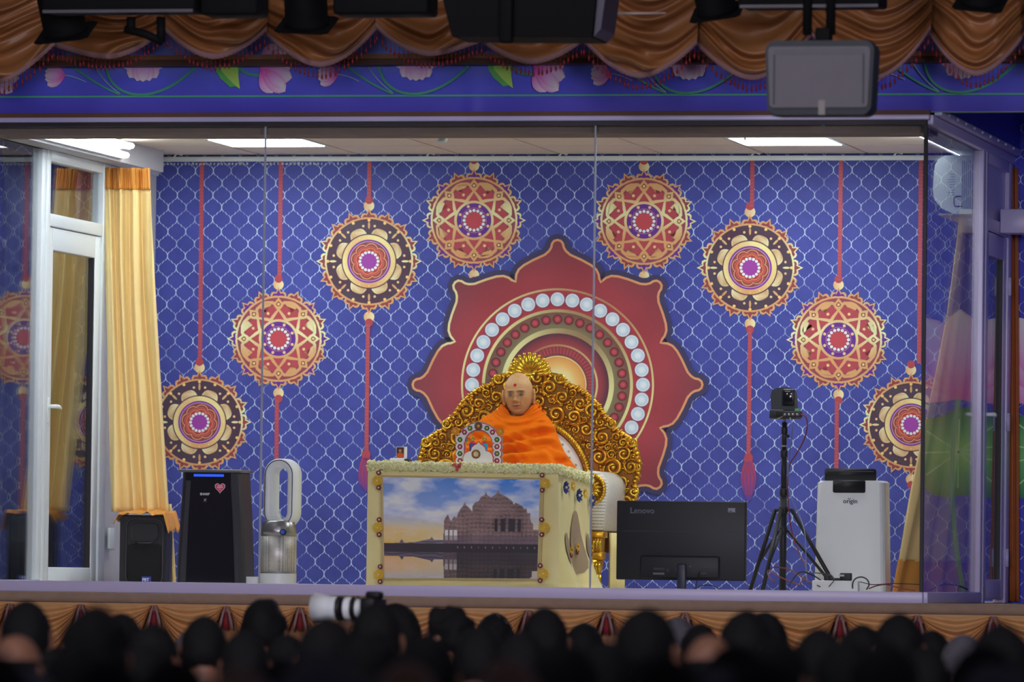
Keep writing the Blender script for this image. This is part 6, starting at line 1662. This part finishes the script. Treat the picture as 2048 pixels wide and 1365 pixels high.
def hand(mb, c, d, up):
    d = Vector(d).normalized(); up = Vector(up).normalized(); s_ = d.cross(up)
    s0 = len(mb.v); mb.sphere((0, 0, 0), 1, 10, 8, (0.042, 0.05, 0.018))
    mb.xform(Matrix.Translation(c) @ Matrix((s_, d, up)).transposed().to_4x4(), s0)
    for k in range(4):
        b = Vector(c)+d*0.04+s_*(0.028-0.019*k); L_ = (0.062, 0.072, 0.066, 0.052)[k]
        mb.tube([b, b+d*L_*0.5+up*0.004, b+d*L_*0.85-up*0.014, b+d*L_-up*0.028], [0.010, 0.0095, 0.0085, 0.007], 7)
    b = Vector(c)+s_*0.036; mb.tube([b, b+s_*0.022+d*0.03, b+s_*0.018+d*0.058], [0.012, 0.011, 0.009], 7)
def body_parts(arms):
    b = MB(); head_mesh(b, MHL, 56, 48); b.tube([(0, -0.01, 0.70), (0, -0.025, 0.62), (0, -0.03, 0.55)], [0.052, 0.054, 0.066], 14)
    def torso(m_, g):
        pr_ = [(0.02, 0.15, 0.11), (0.10, 0.165, 0.12), (0.25, 0.15, 0.11), (0.42, 0.175, 0.115), (0.52, 0.19, 0.10), (0.575, 0.135, 0.08), (0.61, 0.07, 0.06)]
        def fn(u, v):
            t = v*(len(pr_)-1); i = min(int(t), len(pr_)-2); k = t-i; z, w_, d_ = [a+(c-a)*k for a, c in zip(pr_[i], pr_[i+1])]
            return ((w_+g)*math.cos(2*pi*u), -0.04+(d_+g)*math.sin(2*pi*u), z)
        s0 = len(m_.v); m_.grid(fn, 28, 24, closeu=True); n = len(m_.v); m_.f.append(tuple(range(n-28, n))); m_.sm.append(True); m_.f.append(tuple(range(s0, s0+28))[::-1]); m_.sm.append(True)
    torso(b, 0)
    sh_ = MB(); torso(sh_, 0.014); sh_.tube([(0, -0.02, 0.585), (0, -0.03, 0.63)], [0.08, 0.063], 14)
    tr_ = MB()
    for sg in (-1, 1):
        if arms == 'rest': A = [(sg*0.17, -0.04, 0.52), (sg*0.225, -0.05, 0.38), (sg*0.22, 0.02, 0.25), (sg*0.19, 0.17, 0.20)]
        elif sg > 0: A = [(0.17, -0.04, 0.52), (0.24, 0.02, 0.42), (0.20, 0.10, 0.60), (0.10, 0.13, 0.76)]
        else: A = [(-0.17, -0.04, 0.52), (-0.21, 0.06, 0.42), (-0.14, 0.16, 0.58), (-0.03, 0.23, 0.755)]
        b.tube(A, [0.052, 0.046, 0.040, 0.028], 12); sh_.tube(A[:3]+[Vector(A[2]).lerp(Vector(A[3]), 0.8)], [0.064, 0.057, 0.050, 0.040], 12)
        if arms == 'rest': hand(b, (sg*0.185, 0.22, 0.19), (-sg*0.2, 1, -0.25), (0, 0.2, 1))
        elif sg > 0: hand(b, (0.085, 0.14, 0.80), (-0.6, 0.3, 0.8), (1, 0, 0))
        else: hand(b, (-0.005, 0.245, 0.778), (1, 0.2, 0.25), (0, 0, 1))
        Lg = [(sg*0.09, -0.03, 0.10), (sg*0.21, 0.14, 0.14), (sg*0.25, 0.22, 0.11), (sg*0.10, 0.29, 0.07), (-sg*0.09, 0.24, 0.05)]
        b.tube(Lg, [0.085, 0.075, 0.058, 0.046, 0.034], 12); tr_.tube(Lg, [0.10, 0.088, 0.070, 0.056, 0.044], 12)
        b.sphere((-sg*0.14, 0.215, 0.045), 0.045, 10, 8, (1.5, 0.8, 0.75))
    return b, sh_, tr_
PROTO = {}
for arms in ('rest', 'camera'):
    b, s_, t_ = body_parts(arms)
    PROTO[arms] = (finish(remeshed(b, 0.0075, 2), 'body', M_cskin), finish(remeshed(s_, 0.010, 3), 'shirt', M_shirts[0]), finish(remeshed(t_, 0.012, 3), 'trousers', M_trou))
def hair_mesh(kind, m_, seed):
    mb = MB(); nu, nv = 64, 48; idx = {}; vs = []; keep = []
    gr = {'short': (1.055, 0.004, 40), 'thick': (1.12, 0.012, 22), 'curly': (1.17, 0.022, 26), 'fringe': (1.045, 0.003, 40), 'tuft': (1.10, 0.016, 18)}[kind]
    for j in range(nv+1):
        ph = pi*j/nv
        for k in range(nu):
            th = 2*pi*k/nu; p = head_pt(math.sin(ph)*math.cos(th), math.sin(ph)*math.sin(th), math.cos(ph))
            x, y, z = p; low = -0.062 if y < -0.02 else (-0.02 if abs(x) > 0.05 and y < 0.03 else 0.07)
            ok = z > low and not (y > 0.045 and z < 0.085)
            if kind == 'fringe': ok = ok and z < 0.045
            f_ = 1+(gr[0]-1)*min(1, max(0, (z-low)/0.05+0.25))
            if kind == 'tuft': f_ += 0.10*max(0, z/0.12)**3*G(x, 0.02, 0.05)
            q = p*f_+p.normalized()*gr[1]*noise.noise(p*gr[2]+Vector((seed, 0, 0))); vs.append(MHL @ q); keep.append(ok)
    fs = []
    for j in range(nv):
        for k in range(nu):
            k2 = (k+1) % nu; f = (j*nu+k, (j+1)*nu+k, (j+1)*nu+k2, j*nu+k2)
            if sum(keep[i] for i in f) >= 3: fs.append(f)
    mb.add(vs, fs, True); o = mb.build('hair', m_, None); me = o.data; bpy.data.objects.remove(o); return me
HAIR = {'black': hair_mesh('short', M_hblk, 1), 'thick': hair_mesh('thick', M_hblk, 2), 'curly': hair_mesh('curly', M_hblk, 3), 'tuft': hair_mesh('tuft', M_hblk, 4), 'grey': hair_mesh('short', M_hgry, 5), 'bald': hair_mesh('fringe', M_hgry, 6), 'thinning': hair_mesh('fringe', M_hblk, 7)}
LBL = {'black': 'person with short black hair seated among the audience, back turned', 'thick': 'person with thick full black hair seated among the audience, back turned', 'curly': 'person with curly black hair turned sideways in front of the stage skirt',
       'tuft': 'person with an upright tuft of black hair seated before the stage skirt', 'grey': 'person with short grey hair seated among the audience, back turned', 'bald': 'person with bald crown and grey fringe seated among the audience', 'thinning': 'person with bald crown and dark fringe seated among the audience'}
hold = []
rc = random.Random(5)
def seat(px, ytop, w, kind, rz=None, arms='rest', label=None):
    ht = {'thick': 0.885, 'curly': 0.89, 'tuft': 0.89, 'bald': 0.865, 'thinning': 0.865}.get(kind, 0.872)
    d0 = 0.168*F/w; best = None
    for k in range(110):
        for sg in (1, -1):
            d = d0*(1+sg*k*0.012); Y = CAM.y+d*math.cos(_a)
            if Y > -1.35 or d < 11: continue
            p = at(px, ytop, Y)
            if all(abs(p.x-q[0]) > 0.64 or abs(p.y-q[1]) > 0.70 for q in hold): best = (p, Y); break
        if best: break
    if not best: best = (at(px, ytop, CAM.y+d0*math.cos(_a)), 0)
    p = best[0]; hold.append((p.x, p.y)); s_ = (p.z-HF)/ht
    rz = R(rc.uniform(-14, 14)) if rz is None else rz
    e = empty('person', (p.x, p.y, HF), label or LBL[kind], 'person', 'people of the audience'); e.rotation_euler = (0, 0, rz); e.scale = (s_, s_, s_)
    bd_, shm, trm = PROTO[arms]
    o = None
    for nm, me in (('body', bd_), ('shirt', shm), ('trousers', trm), ('hair', HAIR[kind])):
        o = bpy.data.objects.new(nm, me); COL.objects.link(o); o.parent = e
        if nm == 'shirt':
            o.material_slots[0].link = 'OBJECT'; o.material_slots[0].material = M_shirts[rc.randrange(4)]
    return e
ph = seat(800, 1208, 78, 'black', R(80), 'camera', 'photographer with black hair holding a white telephoto lens to the eye')
# camera with white telephoto lens, in the hands of the photographer
MC = Matrix.Translation(ph.location) @ Matrix.Rotation(ph.rotation_euler.z, 4, 'Z') @ Matrix.Scale(ph.scale.x, 4)
ce_ = empty('photo_camera', (MC @ Vector((0, 0.14, 0.70)))[:], 'camera with long white banded telephoto lens held by the photographer', 'camera')
def cpart(mb, nm, m_, par=None): mb.xform(MC); return mb.build(nm, m_, par or ce_)
zc_ = 0.85
cpart(MB().rbox((-0.07, 0.085, zc_-0.05), (0.07, 0.15, zc_+0.045), 0.012), 'body', M_blk)
cpart(MB().rbox((-0.03, 0.08, zc_+0.04), (0.03, 0.145, zc_+0.070), 0.012), 'prism_hump', M_blk)
le = cpart(MB().lathe([(0.035, 0.145), (0.037, 0.18), (0.045, 0.20), (0.047, 0.31)], (0, 0, zc_), 24, ax='y'), 'lens_barrel', M_wht)
cpart(MB().lathe([(0.048, 0.30), (0.049, 0.32), (0.058, 0.375), (0.060, 0.375), (0.05, 0.31)], (0, 0, zc_), 24, ax='y', cap=False), 'lens_hood', M_wht)
for y0_, y1_ in ((0.185, 0.205), (0.235, 0.270)): cpart(MB().lathe([(0.0485, y0_), (0.0485, y1_)], (0, 0, zc_), 24, ax='y'), 'rubber_ring', M_blk, None)
seat(905, 1211, 82, 'curly', R(68))
seat(752, 1207, 96, 'black')
for a in ((52, 1203, 96, 'black'), (186, 1212, 128, 'thick'), (302, 1250, 104, 'black'), (408, 1233, 96, 'black'), (526, 1195, 82, 'tuft'), (650, 1237, 112, 'black'), (988, 1227, 78, 'black'),
          (1090, 1217, 90, 'black'), (1166, 1247, 80, 'black'), (1289, 1217, 114, 'black'), (1352, 1236, 76, 'grey'), (1402, 1249, 78, 'black'), (1490, 1222, 98, 'black'), (1532, 1226, 86, 'black'), (1640, 1258, 104, 'black'), (1722, 1251, 88, 'black'),
          (1797, 1228, 98, 'black'), (1924, 1270, 88, 'grey'), (2004, 1248, 112, 'thick'), (1862, 1262, 84, 'black'), (240, 1228, 90, 'black'),
          (385, 1258, 90, 'grey'), (28, 1272, 112, 'thinning'), (150, 1286, 132, 'thick'), (290, 1292, 120, 'black'), (490, 1262, 118, 'black'), (572, 1270, 108, 'black'), (632, 1276, 96, 'thinning'), (735, 1262, 124, 'thick'), (852, 1268, 116, 'black'), (958, 1254, 98, 'black'), (1042, 1264, 100, 'black'),
          (1128, 1290, 128, 'black'), (1210, 1285, 116, 'black'), (1418, 1272, 116, 'thinning'), (1545, 1276, 112, 'black'), (1470, 1290, 118, 'black'), (1690, 1280, 112, 'black'), (1770, 1284, 110, 'thick'), (1850, 1296, 118, 'black'), (1965, 1290, 116, 'black'), (2038, 1296, 110, 'thinning'),
          (50, 1336, 140, 'grey'), (210, 1322, 140, 'black'), (350, 1318, 136, 'black'), (470, 1338, 138, 'thinning'), (560, 1318, 136, 'black'), (636, 1308, 160, 'grey'), (722, 1316, 144, 'black'), (815, 1325, 150, 'bald'), (905, 1310, 140, 'black'), (1015, 1320, 142, 'bald'), (1095, 1316, 140, 'black'), (1190, 1316, 140, 'black'), (1330, 1312, 146, 'black'), (1250, 1326, 140, 'black'),
          (1438, 1336, 140, 'grey'), (1530, 1318, 140, 'black'), (1612, 1322, 140, 'black'), (1700, 1318, 130, 'thinning'), (1790, 1322, 138, 'black'), (1880, 1326, 138, 'black'), (1990, 1330, 146, 'grey'), (108, 1296, 116, 'black'), (-20, 1300, 130, 'black'), (275, 1336, 146, 'black'), (410, 1296, 120, 'black'), (1290, 1290, 124, 'black'), (1370, 1310, 130, 'black'), (780, 1290, 122, 'black')):
    seat(*a)
# ------------------------------------------------------------ lamps and monitors hung above the audience
M_rig = mat('rig_black', rgb(9, 9, 11), 0.8, spec=0.2, var=0.2)
M_lens = mat('lamp_lens', rgb(58, 42, 36), 0.2, var=0.2)
M_silver = mat('silver_edge', rgb(84, 82, 88), 0.5, 0.2)
YG = -3.0; zG = 3.25
tag(MB().cyl((-7, YG, zG), (6, YG, zG), 0.03, n=12).build('lighting_pipe', M_rig), 'black pipe carrying the stage lamps above the audience', 'pipe')
def q3(px, py, Y=YG): return at(px, py, Y)
def clamp(e, x, z, Y=YG): MB().cyl((x, Y, z), (x, Y, zG), 0.016, n=8).build('hanger', M_rig, e)
YG2 = -2.45
tag(MB().cyl((-7, YG2, zG), (6, YG2, zG), 0.03, n=12).build('lighting_pipe', M_rig), 'second black pipe nearer the swags carrying the round stage lamps', 'pipe')
def par(px, pybot, w, label, tilt=0.0):
    c = q3(px, pybot-w*0.55, YG2); r = w*0.42/S(YG2); e = empty('stage_lamp', (c.x, YG2, c.z), label, 'stage lamp', 'stage lamps on the pipe')
    s0 = MB(); s0.lathe([(r*0.55, 0.30), (r*0.8, 0.26), (r, 0.10), (r, -0.06), (r*1.06, -0.08)], (0, 0, 0), 24)
    Mx = Matrix.Translation(c) @ Matrix.Rotation(R(tilt), 4, 'Y') @ Matrix.Rotation(R(24), 4, 'X')
    s0.xform(Mx); s0.build('can', M_rig, e)
    fr = MB(); n = 28; vs = []; fs = []; R2 = r*1.28
    for i in range(n):
        a = 2*pi*i/n; vs.append((r*0.86*math.cos(a), r*0.86*math.sin(a), -0.082)); m_ = max(abs(math.cos(a)), abs(math.sin(a))); vs.append((R2*math.cos(a)/m_, R2*math.sin(a)/m_, -0.082))
    for i in range(n): j = (i+1) % n; fs.append((2*i, 2*j, 2*j+1, 2*i+1))
    fr.add(vs, fs); fr.xform(Mx); fr.build('colour_frame', M_rig, e, solid=0.006)
    ln = MB(); ln.sphere((0, 0, -0.075), r*0.84, 20, 8, (1, 1, 0.12)); ln.xform(Mx); ln.build('lens', M_lens, e)
    for a0 in (200, 300):
        ar = MB(); ar.tube([(r*0.92*math.cos(R(a0+5*i)), r*0.92*math.sin(R(a0+5*i)), -0.09) for i in range(9)], 0.006, 6); ar.xform(Mx); ar.build('retaining_clip', M_silver, e)
    yk = MB(); yk.tube([(-r*1.05, 0, 0.06), (-r*1.05, 0, 0.40), (0, 0, 0.46), (r*1.05, 0, 0.40), (r*1.05, 0, 0.06)], 0.012, 6); yk.xform(Matrix.Translation(c)); yk.build('yoke', M_rig, e)
    clamp(e, c.x, c.z+0.44, YG2)
par(125, 92, 106, 'round stage lamp with square black colour frame hanging over the leftmost swag', -6)
par(612, 74, 104, 'round stage lamp with square colour frame between two black light bars', 3)
par(1428, 44, 96, 'round black stage lamp beside the grey hanging loudspeaker', -8)
par(1962, 24, 92, 'round stage lamp with brown lens beside the outermost swag', 6)
def bar(x0, x1, y1, label, edge=True, dep=0.22, tl=0.0):
    a, b = q3(x0, y1), q3(x1, y1); e = empty('light_bar', ((a.x+b.x)/2, YG, a.z), label, 'light bar', 'black light bars on the pipe')
    MB().rbox((a.x, YG-dep/2, a.z+0.01), (b.x, YG+dep/2, a.z+0.17), 0.015).build('housing', M_rig, e)
    if edge: MB().box((a.x+0.01, YG-dep/2-0.006, a.z+0.004), (b.x-0.01, YG-dep/2+0.004, a.z+0.018)).build('edge_strip', M_silver, e)
    for t in (0.2, 0.8):
        x = a.x+(b.x-a.x)*t; MB().rbox((x-0.03, YG-0.03, a.z+0.16), (x+0.03, YG+0.03, a.z+0.24), 0.006).build('bracket', M_rig, e); clamp(e, x, a.z+0.24)
bar(95, 402, 32, 'long black light bar with silver lower edge above the two-arm bracket')
bar(412, 526, 38, 'short black light bar beside the round lamp', False)
bar(676, 866, 37, 'black rounded light bar beside the dark panel', False)
bar(1484, 1768, 22, 'long black light bar with silver edge above the grey loudspeaker')
# angled bracket under the first bar
e = empty('lamp_bracket', q3(290, 60)[:], 'black angled two-arm bracket hanging below the long light bar', 'bracket')
for xx_, yy_ in ((262, 62), (322, 84)): MB().tube([q3(xx_, 34), q3(xx_, yy_)], 0.022, 8).build('arm', M_rig, e)
MB().tube([q3(250, 58), q3(290, 68), q3(325, 84)], 0.020, 8).build('cross_arm', M_rig, e)
# large dark panel with a post
a, b = q3(898, 0), q3(1205, 80); e = empty('projector', ((a.x+b.x)/2, YG, b.z), 'large dark overhead projector with a post hanging over the centre swags', 'projector')
MB().prism([(q3(918, 78).x, q3(918, 78).z), (q3(1196, 80).x, q3(1196, 80).z), (q3(1206, -10).x, q3(1206, -10).z), (q3(896, -10).x, q3(896, -10).z)], YG-0.15, YG+0.2).build('housing', M_rig, e)
MB().prism([(q3(1198, 78).x, q3(1198, 78).z), (q3(1212, 62).x, q3(1212, 62).z), (q3(1222, -10).x, q3(1222, -10).z), (q3(1206, -10).x, q3(1206, -10).z)], YG-0.12, YG+0.2).build('side_plate', mat('side_plate', rgb(70, 66, 84), 0.5), e)
p0, p1 = q3(1018, 0), q3(1042, 93); MB().rbox((p0.x, YG-0.21, p1.z), (p1.x, YG-0.155, p0.z+0.1), 0.01).build('post', M_rig, e)
MB().cyl((a.x+0.3, YG, a.z), (a.x+0.3, YG, zG), 0.02, n=8).build('hanger', M_rig, e)
# pale rod
a, b = q3(1219, 27, -2.4), q3(1332, 28, -2.4); zr = a.z
e = empty('pale_rod', ((a.x+b.x)/2, -2.4, zr), 'thin pale rod lying across the satin beside the dark projector', 'rod')
MB().tube([(a.x-0.05, -2.4, zr), (b.x, -2.4, zr)], [0.009, 0.005], 8).build('rod', mat('pale_plastic', rgb(170, 150, 140), 0.5), e)
MB().cyl((a.x-0.05, -2.4, zr), (a.x-0.05, -2.4, zG), 0.008, n=6).build('hanger', M_rig, e)
# grey loudspeaker hung on a yoke, nearer to the audience
YN = -4.2; M_gr2 = mat('speaker_grey', rgb(108, 106, 112, 1.1), 0.75, var=0.06, bump=0.3, bscale=500); M_gr3 = mat('speaker_shell', rgb(40, 48, 54, 1.1), 0.6)
c = q3(1640, 156, YN); W2, H2 = 112/S(YN), 76/S(YN)
e = empty('hanging_loudspeaker', (c.x, YN, c.z), 'grey grilled loudspeaker with rounded dark shell hanging over the banner', 'loudspeaker')
def rr_(w2, h2, top=1.0, r=0.045): return [(c.x+x*(1.0 if z > 0 else 0.955), c.z+z) for x, z in [(p[0]-0, p[1]-0) for p in trap(-w2, w2, -h2, h2, 0, rr=r)]]
loft_y([(YN-0.02, rr_(W2*0.975, H2*0.97)), (YN+0.03, rr_(W2, H2)), (YN+0.14, rr_(W2*0.98, H2*0.98)), (YN+0.26, rr_(W2*0.7, H2*0.75))]).build('shell', M_gr3, e)
gq = [(c.x+x*(1 if z > 0 else 0.96), c.z+z) for x, z in trap(-W2*0.93, W2*0.93, -H2*0.80, H2*0.82, 0, rr=0.02)]
loft_y([(YN-0.034, scl(gq, 0.985)), (YN-0.018, gq)]).build('grille', M_gr2, e)
MB().box((c.x-W2*0.80, YN-0.036, c.z+H2*0.60), (c.x+W2*0.80, YN-0.033, c.z+H2*0.74)).build('upper_strip', mat('speaker_strip', rgb(98, 98, 102, 1.1), 0.7), e)
for sg in (-1, 1): MB().box((c.x+sg*W2*0.80-0.003, YN-0.037, c.z-H2*0.70), (c.x+sg*W2*0.80+0.003, YN-0.0335, c.z+H2*0.6)).build('grille_rib', M_gr3, e)
MB().box((c.x+0.0, YN-0.037, c.z-H2*0.98), (c.x+0.03, YN-0.018, c.z-H2*0.60)).build('badge', mat('speaker_badge', rgb(140, 136, 130), 0.5), e)
MB().rbox((c.x-0.035, YN+0.05, c.z+H2*0.95), (c.x+0.035, YN+0.13, c.z+H2+0.06), 0.01).build('swivel', M_rig, e)
for dx in (-0.075, 0.03): MB().cyl((c.x+dx, YN+0.09, c.z+H2+0.03), (c.x+dx, YN+0.09, zG), 0.022, n=8).build('yoke_arm', M_rig, e)
MB().cyl((-7, YN+0.09, zG), (6, YN+0.09, zG), 0.03, n=10).build('pipe_tmp', M_rig, None)
o = bpy.data.objects['pipe_tmp']; o.name = 'lighting_pipe'; tag(o, 'black pipe carrying the grey hanging loudspeaker', 'pipe')
